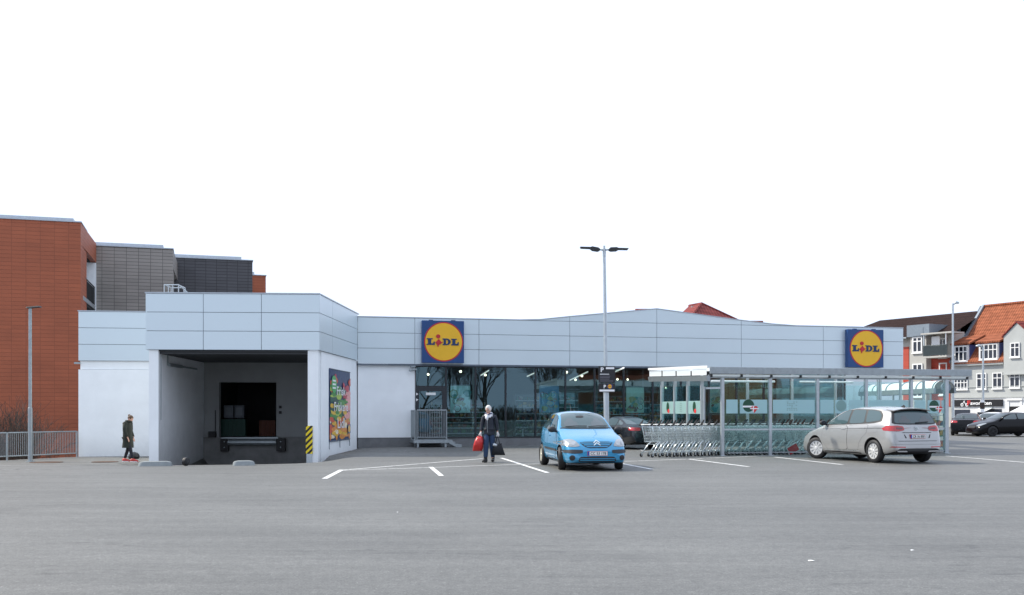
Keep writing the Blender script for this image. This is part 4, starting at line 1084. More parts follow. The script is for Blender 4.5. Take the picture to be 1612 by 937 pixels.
# parking sign
Ys = Yp-.12; s = FPX/Ys
sx0, sx1 = (942-CX)/s, (968.5-CX)/s; zt, zb, zm = CAMH+(HY-576.5)/s, CAMH+(HY-617.5)/s, CAMH+(HY-603.3)/s
sg = thing('parking_sign', 'black parking sign panels with white P fixed to the twin lamp post', 'sign', Matrix.Translation(((sx0+sx1)/2,Ys,zb)))
M = W(sg); w2 = (sx1-sx0)/2; H = zt-zb; hm = zm-zb
mb = MB(); mb.box(-w2,w2,-.012,.012,hm+.006,H); mb.box(-w2,w2,-.012,.012,0,hm-.006); mb.build('panel', pbr('sign black', (.012,.013,.016), .4), sg, M, bevel=.004)
mb = MB()
def PX(x): return -w2+(x-205)/(660-205)*2*w2
def PZ(y): return H-(y-108)/(808-108)*H
add_text(mb, 'P', PX(308), PZ(205), -.016, H*.175, 0, None, .03); mb.build('parking_letter', MT['whiteink'], sg, M); mb = MB()
mb.box(PX(408),PX(632),-.0155,-.0135,PZ(190),PZ(138))
mb.build('caption_bar', MT['whiteink'], sg, M); mb = MB(); add_text(mb, 'P', PX(378), PZ(658), -.016, H*.135, 0, None, .03); mb.build('parking_letter', MT['whiteink'], sg, M); mb = MB()
mb.box(PX(232),PX(640),-.0155,-.0135,PZ(790),PZ(738)); mb.build('caption_bar', MT['whiteink'], sg, M); mb = MB()
for y, x1 in ((325,495),):
    mb.box(PX(245),PX(x1),-.0155,-.0135,PZ(y+8),PZ(y-8))
mb.build('headline_bar', MT['whiteink'], sg, M)
mb = MB()
for y, x1, in ((378,520),(418,508),(458,500),(508,600)): mb.box(PX(245),PX(x1),-.0155,-.0135,PZ(y+7),PZ(y-7))
mb.build('small_print', pbr('small print grey', (.16,.15,.18), .6), sg, M)
mb = MB(); r = .059*H*1.25
mb.box(PX(450),PX(585),-.0148,-.0135,PZ(712),PZ(598),0); mb.disc((PX(512),PZ(655)), r*1.1, -.0165, 24, 1); mb.disc((PX(512),PZ(655)), r, -.0178, 24, 2)
mb.build('roundel', [MT['blue'],MT['red'],MT['yellow']], sg, M)
mb = MB(); letters(mb, PX(512), PZ(655), r/.44, -.022, 0, 1); mb.build('roundel_lettering', [MT['signblue'],MT['red']], sg, M)
mb = MB()
for z in (H*.85,H*.35,H*.1): mb.box(-.08,.08,.013,.05,z-.02,z+.02)
mb.build('clamp', MT['galv'], sg, M)

# ------------------------------------------------------------------ houses at the right
O_ = Vector((42.1,97.5)); UD = Vector((.493,-.870))
H_ = Frame(tuple(O_), tuple(O_+UD*20))
hu = lambda px, y=0: H_.U(px, y)
th = thing('town_house', 'old grey rendered house with orange pantiled roof, dormers and a ground floor shop', 'house', H_.M)
M = H_.M
u0, u1 = hu(1502), hu(1700)
ze = H_.Z(1530,571)
mb = MB(); mb.box(u0, u1, 0, 9, -.6, ze); mb.build('wall', MT['greywall'], th, M)
zg = H_.Z(1540,626)
mb = MB(); mb.box(u0-.02, u1, -.06, -.002, -.6, zg-.05); mb.build('shop_front', pbr('white shop render', (.66,.67,.67), .8, 0, .07), th, M)
mb = MB(); mb.box(u0-.02, hu(1582), -.28, -.0, ze-.28, ze); mb.box(u0-.02, u1, -.13, -.002, zg-.04, zg+.1); mb.box(u0,u1,-.07,-.003,zg+.95,zg+1.02)
mb.build('cornice', MT['greywall'], th, M)
ry = 4.6; zrid = H_.Z(1532,484.5,ry)
mb = MB()
a = (u0-.1,-.35,ze+.02); mb.add([a,(u1,-.35,ze+.02),(u1,ry,zrid),(u0-.1,ry,zrid),(u1,2*ry+.3,ze),(u0-.1,2*ry+.3,ze)], [(0,1,2,3),(3,2,4,5)])
mb.add([(u0-.1,-.35,ze-.1),(u1,-.35,ze-.1),(u1,ry,zrid-.12),(u0-.1,ry,zrid-.12),(u1,2*ry+.3,ze-.1),(u0-.1,2*ry+.3,ze-.1)], [(3,2,1,0),(5,4,2,3)])
roof = mb.build('roof', MT['rooftile'], th, M)
mb = MB(); mb.add([(u0-.05,0,ze),(u0-.05,ry,zrid-.13),(u0-.05,2*ry,ze)], [(0,2,1)]); mb.build('gable_wall', MT['greywall'], th, M)
mb = MB(); q = .16
mb.tube([(u0-.12,-.4,ze+.06),(u0-.12,ry,zrid+.12)], q, 4); mb.tube([(u0-.12,ry,zrid+.12),(u0-.12,2*ry+.3,ze+.06)], q, 4); mb.build('verge', MT['lead'], th, M)
mb = MB(); mb.tube([(u0-.1,ry,zrid+.05),(u1,ry,zrid+.05)], .13, 8); mb.build('ridge', MT['rooftile'], roof, M)
u_c = H_.U(1546,ry+.6); mb = MB(); zc = H_.Z(1546,482,ry+.6); mb.prism([(u_c-.75,zc-1.2),(u_c+.75,zc-1.2),(u_c,zc)], ry+.3, ry+.9); mb.build('chimney', MT['lead'], roof, M)
def window(parent, F, px0, py0, px1, py1, y, cols=2, rows=(.34,), trim=.085, M=None, frame='whitetrim', surround=True):
    ua, zt = F.pix(px0,py0,y); ub_, zb = F.pix(px1,py1,y); 
    w_ = ub_-ua; h_ = zt-zb
    mb = MB(); mb.box(ua, ub_, y-.03, y-.002, zb, zt)
    # recessed look: frame bars proud of the panes
    t = trim
    bars = [(ua,ua+t,zb,zt),(ub_-t,ub_,zb,zt),(ua+t,ub_-t,zb,zb+t),(ua+t,ub_-t,zt-t,zt)]
    for c in range(1,cols): x = ua+w_*c/cols; bars.append((x-t*.45,x+t*.45,zb+t,zt-t))
    mb2 = MB()
    for b in bars: mb2.box(b[0],b[1],y-.10,y-.031,b[2],b[3])
    xs_ = [ua+t]+sum([[ua+w_*c/cols-t*.45, ua+w_*c/cols+t*.45] for c in range(1,cols)],[])+[ub_-t]
    for r_ in rows:
        z = zt-h_*r_
        for i in range(0,len(xs_),2): mb2.box(xs_[i],xs_[i+1],y-.095,y-.031,z-t*.4,z+t*.4)
    mb2.box(ua-.06,ub_+.06,y-.16,y-.031,zb-.1,zb-.002)
    fr = mb2.build('window', MT[frame], parent, F.M)
    mb.build('pane', MT['housepane'], fr, F.M)
    return fr
for (a,b,c,d) in ((1502.5,597.5,1524,613),(1538,588,1553.5,612.5),(1563,587,1578.5,611.5),(1590,585.5,1606.5,610.5)): window(th, H_, a,b,c,d,0, 2 if a > 1530 else 4)
# gable bay with its own window
gy = -.35; ga, gb = hu(1580,gy), hu(1622,gy); zapex = H_.Z(1600.5,508.5,gy); zlow = H_.Z(1581,530,gy)
mb = MB(); mb.prism([(ga,ze-1.2),(gb,ze-1.2),(gb,zlow),((ga+gb)/2,zapex),(ga,zlow)], gy, 4); gbay = mb.build('gable_bay', MT['greywall'], th, M)
mb = MB(); mb.box(ga-.06, gb, gy-.08, gy-.002, ze-1.28, ze-1.15); mb.build('cornice', MT['greywall'], gbay, M)
mb = MB()
for sgn in (-1,1):
    e = (ga-.15) if sgn<0 else gb+.15; m_ = (ga+gb)/2
    k = (zapex-zlow)/((gb-ga)/2); zz = zapex-k*abs(e-m_)
    vv = [(m_,gy-.1,zapex+.05),(e,gy-.1,zz+.05),(e,4.2,zz+.05),(m_,4.2,zapex+.05)]
    mb.add(vv+[(x,y,z+.14) for x,y,z in vv], [(0,1,2,3),(7,6,5,4),(0,4,5,1),(1,5,6,2),(2,6,7,3),(3,7,4,0)])
mb.build('bay_roof', MT['roofred'], gbay, M)
window(gbay, H_, 1591,540,1606,562, gy, 2)
for (pa,pb,pt_,pb_,c) in ((1503.5,1524,545.5,568.5,3),(1543,1571,542.5,565,4)):
    dy_ = -.1; ua, ub_ = hu(pa,dy_), hu(pb,dy_); za = H_.Z((pa+pb)/2,pt_,dy_); zb = H_.Z((pa+pb)/2,pb_,dy_)
    mb = MB(); mb.box(ua-.1, ub_+.12, dy_, 3, zb-.15, za+.12); dm = mb.build('dormer', MT['bluetrim'], th, M)
    mb = MB(); mb.add([(ua-.35,dy_-.25,za+.14),(ub_+.35,dy_-.25,za+.14),(ub_+.35,3.4,za+1.5),(ua-.35,3.4,za+1.5),(ua-.35,dy_-.25,za+.3),(ub_+.35,dy_-.25,za+.3),(ub_+.35,3.4,za+1.66),(ua-.35,3.4,za+1.66)], [(0,3,2,1),(4,5,6,7),(0,1,5,4),(1,2,6,5),(2,3,7,6),(3,0,4,7)]); mb.build('dormer_roof', MT['rooftile'], dm, M)
    mb = MB(); mb.box(ua-.1, ub_+.12, dy_-.05, dy_-.002, zb-.12, za+.1); mb.build('dormer_front', MT['whitetrim'], dm, M)
    window(dm, H_, pa,pt_,pb,pb_, dy_-.05, c, (.38,), .09)
# shop openings
for (a,b,c,d) in ((1502,646,1527,668),(1540,645,1577,668)):
    ua, zt = H_.pix(a,c-2,-.065); ub_, zb = H_.pix(b,d,-.065)
mb = MB()
ua, ub_ = hu(1503,-.06), hu(1527,-.06); mb.box(ua, ub_, -.09, -.062, -.4, H_.Z(1515,645,-.06)); ua, ub_ = hu(1539,-.06), hu(1577,-.06); mb.box(ua, ub_, -.09, -.062, -.1, H_.Z(1558,644,-.06))
sw = mb.build('shop_window', MT['housepane'], th, M)
ua, ub_ = hu(1589,-.06), hu(1606,-.06); zz = H_.Z(1597,640,-.06)
mb = MB(); mb.box(ua, ub_, -.09, -.062, -.4, zz); d_ = mb.build('door', MT['dark'], th, M)
mb = MB(); mb.box(ua-.25, ub_+.25, -.2, -.063, zz+.55, zz+.72); mb.box(ua-.2, ua-.003, -.12, -.063, -.4, zz+.5); mb.box(ub_+.003, ub_+.2, -.12, -.063, -.4, zz+.5); mb.build('door_surround', MT['whitetrim'], d_, M)
# shop sign board (hung on the house: its own thing)
ua, zt = H_.pix(1500,629,-.2); ub_, zb = H_.pix(1577.5,639.5,-.2)
zt = H_.Z(1540,629.2,-.2); zb = H_.Z(1540,639.8,-.2)
ss_ = thing('shop_sign', 'long black shop sign with white lettering and a red initial on the grey house', 'sign', H_.M @ Matrix.Translation((ua,-.2,zb)))
Ms = W(ss_); L = ub_-ua; h = zt-zb
mb = MB(); mb.box(0, L, 0, .137, 0, h); mb.build('board', pbr('shop sign black', (.008,.008,.01), .4), ss_, Ms)
fx = lambda px: hu(px,-.2)-ua
mb = MB(); add_text(mb, 'avoritten', (fx(1527.5)+fx(1561))/2, h*.47, -.01, h*.5, 0, fx(1561)-fx(1527.5), .02)
mb.tube([(fx(1514),-.01,h*.2),(fx(1519),-.01,h*.85)], .035, 4); mb.tube([(fx(1522),-.01,h*.15),(fx(1517),-.01,h*.8)], .035, 4); mb.ring((fx(1514.5),h*.25), .10, .16, -.012, 14); mb.ring((fx(1522),h*.22), .10, .16, -.012, 14)
mb.build('lettering', MT['whiteink'], ss_, Ms)
mb = MB(); add_text(mb, 'F', fx(1525.2), h*.5, -.014, h*.72, 0, fx(1527.8)-fx(1522.8), .02); mb.build('initial', MT['redink'], ss_, Ms)
aw = thing('shop_awning', 'small white awning folded out under the black shop sign', 'awning', H_.M @ Matrix.Translation((hu(1541,-.3),-.2,zb-.25)))
mb = MB(); L2 = fx(1561)-fx(1541); mb.add([(0,0,.1),(L2,0,.1),(L2,-1.2,-.25),(0,-1.2,-.25),(0,0,.06),(L2,0,.06),(L2,-1.2,-.29),(0,-1.2,-.29)], [(0,1,2,3),(7,6,5,4),(3,2,6,7),(0,3,7,4),(1,5,6,2),(0,4,5,1)]); mb.build('cloth', MT['white'], aw, W(aw))
mb = MB(); mb.tube([(0,0,.13),(L2,0,.13)], .06, 6); mb.build('roller', MT['galv'], aw, W(aw))

# brown roofed flats with red panels
fl = thing('apartment_house', 'grey flats with dark brown roof, red panels and a balcony beside the right store sign', 'apartment house', H_.M)
u0f, u1f = hu(1290), hu(1501.5)
zef = H_.Z(1460,527)
mb = MB(); mb.box(u0f, u1f-.2, .3, 10, -.6, zef); mb.build('wall', MT['greywall2'], fl, M)
ryf = 5.2; z_r = H_.Z(1520,491.5,ryf)
e0 = H_.U(1385,ryf)
mb = MB(); zE = zef-.15
mb.add([(u0f,-.3,zE),(u1f,-.3,zE),(u1f,ryf,z_r),(e0,ryf,z_r),(u1f,10.6,zE),(u0f,10.6,zE)], [(0,1,2,3),(3,2,4,5),(0,3,5)]); mb.build('roof', MT['roofbrown'], fl, M)
mb = MB(); mb.tube([(u0f,-.38,zE-.05),(hu(1431),-.38,zE-.05)], .09, 6); mb.build('gutter', MT['galv'], fl, M)
def redp(px0,py0,px1,py1,y=.28):
    a, zt = H_.pix(px0,py0,y); b, zb = H_.pix(px1,py1,y); mb = MB(); mb.box(a,b,y-.03,y+.018,zb,zt); mb.build('facade_panel', MT['redpanel'], fl, M)
redp(1422,546.5,1431,700); redp(1459.5,545,1478,562); redp(1459.5,562.5,1496,578); redp(1459.5,578.3,1496,640); 
# bay with metal dormer top
by = -.5; a, zt = H_.pix(1433.5,527,by); b, zb = H_.pix(1458,700,by); zt2 = H_.Z(1440,512,by)
mb = MB(); mb.box(a,b,by,.299,-.5,H_.Z(1445,530,by)); bay = mb.build('bay', MT['greywall2'], fl, M)
mb = MB(); mb.box(a-.3,b+.5,by-.2,4,H_.Z(1445,530,by)+.003,zt2); mb.build('bay_roof', MT['lead'], bay, M)
mb = MB(); ub2, zq = H_.pix(1437,516.5,by-.22); uc2, _ = H_.pix(1453,516,by-.22); mb.box(ub2,uc2,by-.23,by-.202,H_.Z(1445,529,by),zq); mb.build('glazed_top', MT['lead'], bay, M)
window(bay, H_, 1437,531,1452.5,555, by, 2, (.28,), .13); window(bay, H_, 1437,573,1453,590, by, 2, (), .12); window(bay, H_, 1437,604,1453,625, by, 2, (.4,), .12)
window(fl, H_, 1479,532.5,1491,563, .3, 2, (), .14); window(fl, H_, 1479,571.5,1491.5,590, .3, 1, (), .12); window(fl, H_, 1479,604,1491.5,622, .3, 1, (), .12)
for py in (561.5,):
    y0 = -1.5; a, z = H_.pix(1453,py,y0); b = H_.U(1490,y0)
    mb = MB(); mb.box(a,b,y0,.24,z-.16,z); f = mb.build('balcony', MT['greywall2'], fl, M)
    mb = MB(); n = 26
    for i in range(n+1): x = a+(b-a)*i/n; mb.tube([(x,y0+.05,z),(x,y0+.05,z+1.0)], .02, 4, caps=False)
    mb.tube([(a,y0+.05,z+1.02),(b,y0+.05,z+1.02)], .035, 5); mb.box(a,b,y0+.08,y0+.1,z+.05,z+.97); mb.tube([(a,y0+.05,z+1.02),(a,.2,z+1.02)], .035, 5)
    mb.build('railing', pbr('balcony grille', (.10,.125,.13), .5, .3), f, M)
    zc = H_.Z(1470,526,y0); mb = MB(); mb.box(a-.2,b+.6,y0-.1,.29,zc,zc+.14); cp = mb.build('balcony_roof', MT['greywall2'], fl, M)
    for x in (a+.08,b-.08):
        mb = MB(); mb.box(x-.05,x+.05,y0+.0,y0+.1,z+1.06,zc-.003); mb.build('balcony_post', MT['galv_l'], fl, M)
    mb = MB(); mb.box(a+.5,a+1.4,-.9,-.85,z+.9,zc-.2); mb.build('balcony_screen', MT['whitetrim'], fl, M)
# street lamps before the houses
def street_lamp(px, pytop, Y, label, side, hl):
    p = pt(px, 0, Y); p.z = 0; s = FPX/Y; h = CAMH+(HY-pytop)/s
    o = thing('street_lamp', label, 'street lamp', Matrix.Translation(p)); M_ = W(o)
    mb = MB(); mb.tube([(0,0,0),(0,0,h*.3),(0,0,h)], [.11,.09,.06], 10); mb.build('pole', MT['galv_l'], o, M_, smooth=True, sharp=40)
    mb = MB(); mb.tube([(0,0,h-.1),(side*.15,0,h+.02),(side*hl*.4,0,h+.06)], [.05,.05,.07], 8); mb.tube([(side*hl*.35,0,h+.05),(side*hl*.6,0,h+.08),(side*hl,0,h+.04)], [.07,.11,.05], 8); mb.build('lamp_head', MT['galv_l'], o, M_, smooth=True)
    return o, h
street_lamp(1500, 478, 70, 'tall pale street lamp rising before the brown roof', 1, .42)
o2, h2 = street_lamp(1547.5, 546, 72, 'shorter street lamp with a sign on its pole before the grey house', -1, .5)
p = pt(1546.5, 0, 71.8); s = FPX/71.8
zs_ = [CAMH+(HY-y)/s for y in (629.5,633.5,643.5,644,652)]
st_ = thing('street_sign', 'narrow black and white traffic sign on the shorter street lamp', 'sign', Matrix.Translation((p.x,p.y,zs_[4])))
mb = MB(); mb.box(-.14,.14,-.02,.02,zs_[1]-zs_[4],zs_[0]-zs_[4],1); mb.box(-.16,.16,-.02,.02,zs_[3]-zs_[4],zs_[1]-zs_[4]-.01,0); mb.box(-.15,.15,-.02,.02,.12,zs_[3]-zs_[4]-.01,1); mb.box(-.15,.15,-.02,.02,0,.11,0); mb.build('plate', [MT['ink'],MT['whiteink']], st_, W(st_))
mb = MB(); mb.ring((0,(zs_[2]+zs_[1])/2-zs_[4]), .10,.15,-.024,18); mb.build('mark', MT['rust'], st_, W(st_))
# white parasol by the house door
p = pt(1610, 0, 80); p.z = 0
pa = thing('parasol', 'white sloping canopy at the right edge above the black hatchback', 'parasol', Matrix.Translation((p.x+.2,p.y,0)))
mb = MB(); z0 = CAMH+(HY-649.5)/(FPX/80); z1_ = CAMH+(HY-637)/(FPX/80)
mb.lathe([(1.25,z0-.12),(1.25,z0),(.05,z1_)], 8); mb.build('canopy', MT['white'], pa, W(pa))
mb = MB(); mb.tube([(0,0,0),(0,0,z1_+.1)], .04, 8); mb.build('pole', MT['galv'], pa, W(pa))

# red roofed house behind the store
Yr = 82
def RP(px,py,Y): return pt(px,py,Y)
rh = thing('red_roofed_house', 'red tiled hipped roof of a house rising behind the middle of the store', 'house', Matrix.Translation((15.4,Yr,0)))
M = W(rh); iv = M.inverted()
apx = RP(1104.5,478,Yr); l = RP(1060,497,Yr-1); rr = RP(1165,508,Yr+1); back = RP(1040,497,Yr+9); ridge2 = RP(1085,481.5,Yr+7)
k = 2.2
ext = lambda a, b, t: a+(b-a)*t
c0 = ext(apx, RP(1094,491,Yr-3.5), k); c1 = ext(apx, RP(1152,500,Yr+.5), 1.5); c2 = ext(ridge2, RP(1077,489,Yr+3), k); c3 = ext(apx, RP(1152,500,Yr+.5), 1.5)+Vector((0,9,0))
mb = MB(); mb.add([iv@v for v in (apx,c0,c1,ridge2,c2,c3)], [(0,1,2),(0,3,4,1),(0,2,5,3),(3,5,4)]); mb.build('roof', MT['roofred'], rh, M)
mb = MB(); mb.tube([iv@apx, iv@c0], .11, 6); mb.tube([iv@apx, iv@c1], .11, 6); mb.tube([iv@apx, iv@ridge2], .11, 6); mb.build('ridge_cap', MT['roofred'], rh, M)
zl = min(c0.z,c1.z,c2.z,c3.z)
mb = MB(); xs_ = [c.x for c in (c0,c1,c2,c3)]; ys_ = [c.y for c in (c0,c1,c2,c3)]
mb.box(min(xs_)+.6-15.4,max(xs_)-.6-15.4,min(ys_)+.6-Yr,max(ys_)-.6-Yr,-.5,zl+.2); mb.build('wall', MT['brick'], rh, M)
q = RP(1090,482,Yr+2); mb = MB(); mb.box(q.x-15.4-.1,q.x-15.4+.1,q.y-Yr-.1,q.y-Yr+.1,q.z-.7-0,q.z); mb.build('vent_pipe', MT['greywall'], rh, M)
p0 = RP(1000,486.2,74); p1 = RP(1026,486.2,74)
rr2 = thing('far_roof_ridge', 'dark red roof ridge peeping over the store peak', 'house', Matrix.Translation((p0.x,74,0)))
mb = MB(); L = p1.x-p0.x; mb.add([(0,0,p0.z),(L,0,p0.z),(L+.4,-3,p0.z-2),(-.4,-3,p0.z-2),(L,3,p0.z-2),(0,3,p0.z-2)], [(3,2,1,0),(0,1,4,5),(0,5,3),(1,2,4)]); mb.build('roof', MT['roofred'], rr2, W(rr2))
mb = MB(); mb.box(.1,L-.1,-2.5,2.5,-.2,p0.z-1.9); mb.build('wall', MT['brick'], rr2, W(rr2))
# ------------------------------------------------------------------ trolley shelter
T = Frame((6.6,34.1), (16.45,36.6))
T = Frame(tuple(pt(1116,0,34.1)[:2]), tuple(pt(1527,0,36.62)[:2]))
sh = thing('trolley_shelter', 'long glazed steel trolley shelter with opal roof and frosted bands', 'shelter', T.M)
M = T.M; DP = 5.2
z_t, z_b = 2.98, 2.63
rise = .13
mb = MB()
def rz(y): return z_t+rise*y/DP
v = [(-.05,0,z_t-.03),(T.L,0,z_t-.03),(T.L,DP,z_t+rise-.03),(-.05,DP,z_t+rise-.03)]
mb.add(v+[(x,y,z+.03) for x,y,z in v], [(0,3,2,1),(4,5,6,7),(0,1,5,4),(1,2,6,5),(2,3,7,6),(3,0,4,7)])
mb.build('roof_sheet', MT['roofsheet'], sh, M)
mb = MB(); mb.box(.02, T.L+.02, -.06, -.003, z_t-.21, z_t+.02); mb.build('gutter', MT['galv'], sh, M, bevel=.01)
mb = MB(); mb.box(.05, T.L, .1, .2, z_b-.0, z_b+.115); mb.build('front_beam', MT['galv'], sh, M)
# opal strips imitating the sunlit roof underside between gutter and beam, cut by brackets
mb = MB(); n = 9
for i in range(n): mb.box(.1+i*(T.L-.2)/n+.05, .1+(i+1)*(T.L-.2)/n-.05, .02, .05, z_t-.30, z_t-.225)
mb.build('sunlit_underside', MT['strip'], sh, M)
for i in range(n+1):
    mb = MB(); x = .1+i*(T.L-.2)/n; mb.box(x-.03, x+.03, -.01, .19, z_t-.32, z_t-.23); mb.build('bracket', MT['steel_dark'], sh, M)
# left end: white edge, opal strip, fascia
mb = MB(); mb.add([(-.09,-.04,z_t-.02),(-.055,-.04,z_t-.02),(-.055,DP,z_t+rise-.02),(-.09,DP,z_t+rise-.02),(-.09,-.04,z_t+.06),(-.055,-.04,z_t+.06),(-.055,DP,z_t+rise+.06),(-.09,DP,z_t+rise+.06)], [(0,3,2,1),(4,5,6,7),(0,1,5,4),(1,2,6,5),(2,3,7,6),(3,0,4,7)]); mb.build('edge_trim', MT['white'], sh, M)
mb = MB()
for i in range(4):
    y0, y1 = .05+i*DP/4+.04, .05+(i+1)*DP/4-.06
    mb.quad((-.04,y1,rz(y1)-.26),(-.04,y0,rz(y0)-.26),(-.04,y0,rz(y0)-.05),(-.04,y1,rz(y1)-.05))
mb.build('end_strip', MT['strip'], sh, M)
mb = MB(); mb.add([(-.06,0,z_t-.46),(.05,0,z_t-.46),(.05,DP,z_t+rise-.46),(-.06,DP,z_t+rise-.46),(-.10,0,z_t-.28),(.05,0,z_t-.28),(.05,DP,z_t+rise-.28),(-.10,DP,z_t+rise-.28)], [(0,3,2,1),(4,5,6,7),(0,1,5,4),(1,2,6,5),(2,3,7,6),(3,0,4,7)]); mb.build('end_beam', MT['galv'], sh, M)
# posts
fy = .15
fp = [T.U(x,fy) for x in (1137,1212,1286.5,1363,1434,1489)]
def post(u, y, zt=z_b, r=.05, wide=False):
    mb = MB(); mb.box(u-r, u+r, y-r, y+r, 0, zt+ (0 if not wide else 0)); mb.box(u-r*1.8,u+r*1.8,y-r*1.8,y+r*1.8,.0,.015); return mb.build('post', MT['galv_l'], sh, M, bevel=.008)
for i, u in enumerate(fp): post(u, fy, z_b, .055 if i < 5 else .07)
ey = [T.pix(x,HY,0)[0] for x in (1,)]
lx = fp[0]
def depth_at(px, u):
    """local y at which the line x=u is seen at px"""
    a = T.M @ Vector((u,0,0)); d = T.M.to_3x3() @ Vector((0,1,0)); k = (px-CX)/FPX
    return (k*a.y-a.x)/(d.x-k*d.y)
ly = [depth_at(x, .12) for x in (1105,1083,1062.5,1042)]
for y in ly: post(.12, y, rz(y)-.46)
mb = MB(); mb.tube([(lx,fy,2.30),(.14,ly[0],2.30)], .045, 4); mb.build('entrance_bar', MT['galv_l'], sh, M)
post(.14, ly[0]-.12, 2.35, .035)
ru = T.L-.45
for i in range(1,6): post(T.L*.0+.12+ i*(T.L-.5)/5, DP-.2, rz(DP-.2)-.05, .045)
for y in (1.4,2.8,4.1): post(fp[-1], y, rz(y)-.05, .04)
# glass and bands
def gpanel(a, b, y, z0=.12, z1=2.55):
    mb = MB(); mb.box(a, b, y-.005, y+.005, z0, z1); return mb.build('glass_panel', MT['clearglass'], sh, M)
for a, b in zip(fp[:-1], fp[1:]): gpanel(a+.06, b-.06, fy)
rb = [.12+i*(T.L-.5)/5 for i in range(6)]
for a, b in zip(rb[:-1], rb[1:]): gpanel(a+.06, b-.06, DP-.2)
for a, b in zip(ly[:-1], ly[1:]):
    mb = MB(); mb.box(.115,.125,a+.06,b-.06,.9,2.4); mb.build('glass_panel', MT['clearglass'], sh, M)
ze0, ze1 = 1.435, 1.905
segs = [(1143,1161),(1164.5,1207.5),(1216.5,1282),(1291,1312),(1315,1331),(1335,1358),(1368,1430),(1440,1454),(1456,1462),(1464,1487)]
segs = [(1143,1161,0),(1164.5,1207.5,1),(1216.5,1282,3),(1291,1312,0),(1314.5,1333,2),(1336,1358,0),(1368,1430,0),(1439,1457,0),(1460,1480,1),(1481.5,1486,0)]
dgreen = frosted('green roundel film', (.03,.10,.05), .85); pgreen = frosted('pale roundel film', (.38,.52,.50), .8)
for a, b, kind in segs:
    u0, u1 = T.U(a,fy), T.U(b,fy); mb = MB(); mb.box(u0, u1, fy-.012, fy-.007, ze0, ze1); f = mb.build('frosted_band', MT['frost'], sh, M)
    if kind in (1,2):
        if kind == 1 and a < 1300: uc = T.U(1178,fy); r = .215
        else: uc = (u0+u1)/2; r = .2
        zc = (ze0+ze1)/2+.03
        if kind == 1 and a > 1400: mat = MT['rust']
        mb = MB(); mb.disc((uc,zc), r, fy-.016, 28); mb.build('roundel', dgreen if kind == 1 else pgreen, f, M)
        if kind == 1:
            mb = MB(); mb.box(uc-r*1.0, uc+r*1.0, fy-.021, fy-.018, zc-.06, zc+.0); mb.build('roundel_band', MT['whiteink'], f, M)
            hx, hz, k = uc+.22, zc-.10, .17
            mb = MB()
            for dx in (-.5,.5): mb.poly([(hx+k*(dx*.55+.48*math.cos(2*PI*q/14)), fy-.022, hz+k*(.1+.42*math.sin(2*PI*q/14))) for q in range(14)])
            mb.poly([(hx-k*.7,fy-.023,hz),(hx,fy-.023,hz-k*.9),(hx+k*.7,fy-.023,hz),(hx,fy-.023,hz+k*.2)]); h_ = mb.build('heart', MT['redink'], f, M)
            mb = MB(); mb.box(hx-k*.35,hx-k*.15,fy-.027,fy-.0245,hz-k*.7,hz+k*.55); mb.box(hx-k,hx+k,fy-.0295,fy-.0275,hz-k*.1,hz+k*.1); mb.build('cross', MT['whiteink'], h_, M)
    if kind == 3:
        mb = MB(); rnd = random.Random(5)
        for i in range(6):
            for j in range(5): 
                x = T.U(1238,fy)+j*.085+rnd.uniform(0,.02); z = ze1-.08-i*.055
                if rnd.random() < .75: mb.box(x, x+.05, fy-.016, fy-.013, z-.012, z+.012)
        mb.build('faint_print', pgreen, f, M)
for i, (a, b) in enumerate(zip(ly[:-1], ly[1:])):
    mb = MB(); mb.box(.10,.106,a+.05,b-.05,1.42,1.87); f = mb.build('frosted_band', MT['frost_e'], sh, M)
    if i in (0,2):
        yc = (a+b)/2; mb = MB(); mb.poly([(.096,yc+.13*math.cos(2*PI*q/20),1.66+.19*math.sin(2*PI*q/20)) for q in range(20)][::-1]); mb.build('roundel', dgreen, f, M)
        mb = MB(); mb.poly([(.092,yc-.08+.09*math.cos(2*PI*q/12),1.52+.08*math.sin(2*PI*q/12)) for q in range(12)][::-1]); mb.build('heart', MT['redink'], f, M)
    else:
        mb = MB()
        for k in range(5): mb.box(.093,.097,(a+b)/2-.08,(a+b)/2+.08,1.5+.07*k,1.52+.07*k)
        mb.build('faint_print', pgreen, f, M)
mb = MB()
for a, b in zip(fp[:-1], fp[1:]): mb.box(a+.06, b-.06, fy-.04, fy-.013, .86, .92)
mb.build('rail', MT['galv_l'], sh, M)
mb = MB(); mb.box(fp[0]+.2, fp[-1], fy-.03, fy+.03, .08, .12); mb.build('bottom_rail', MT['galv'], sh, M)
for a, b in ((.7,3.2),(4.2,6.4)):
    mb = MB(); mb.tube([(T.U(1158)+a-.7,1.9,2.58),(T.U(1158)+b-.7,1.9,2.58)], .04, 6); mb.build('tube_lamp', MT['lampoff'], sh, M)
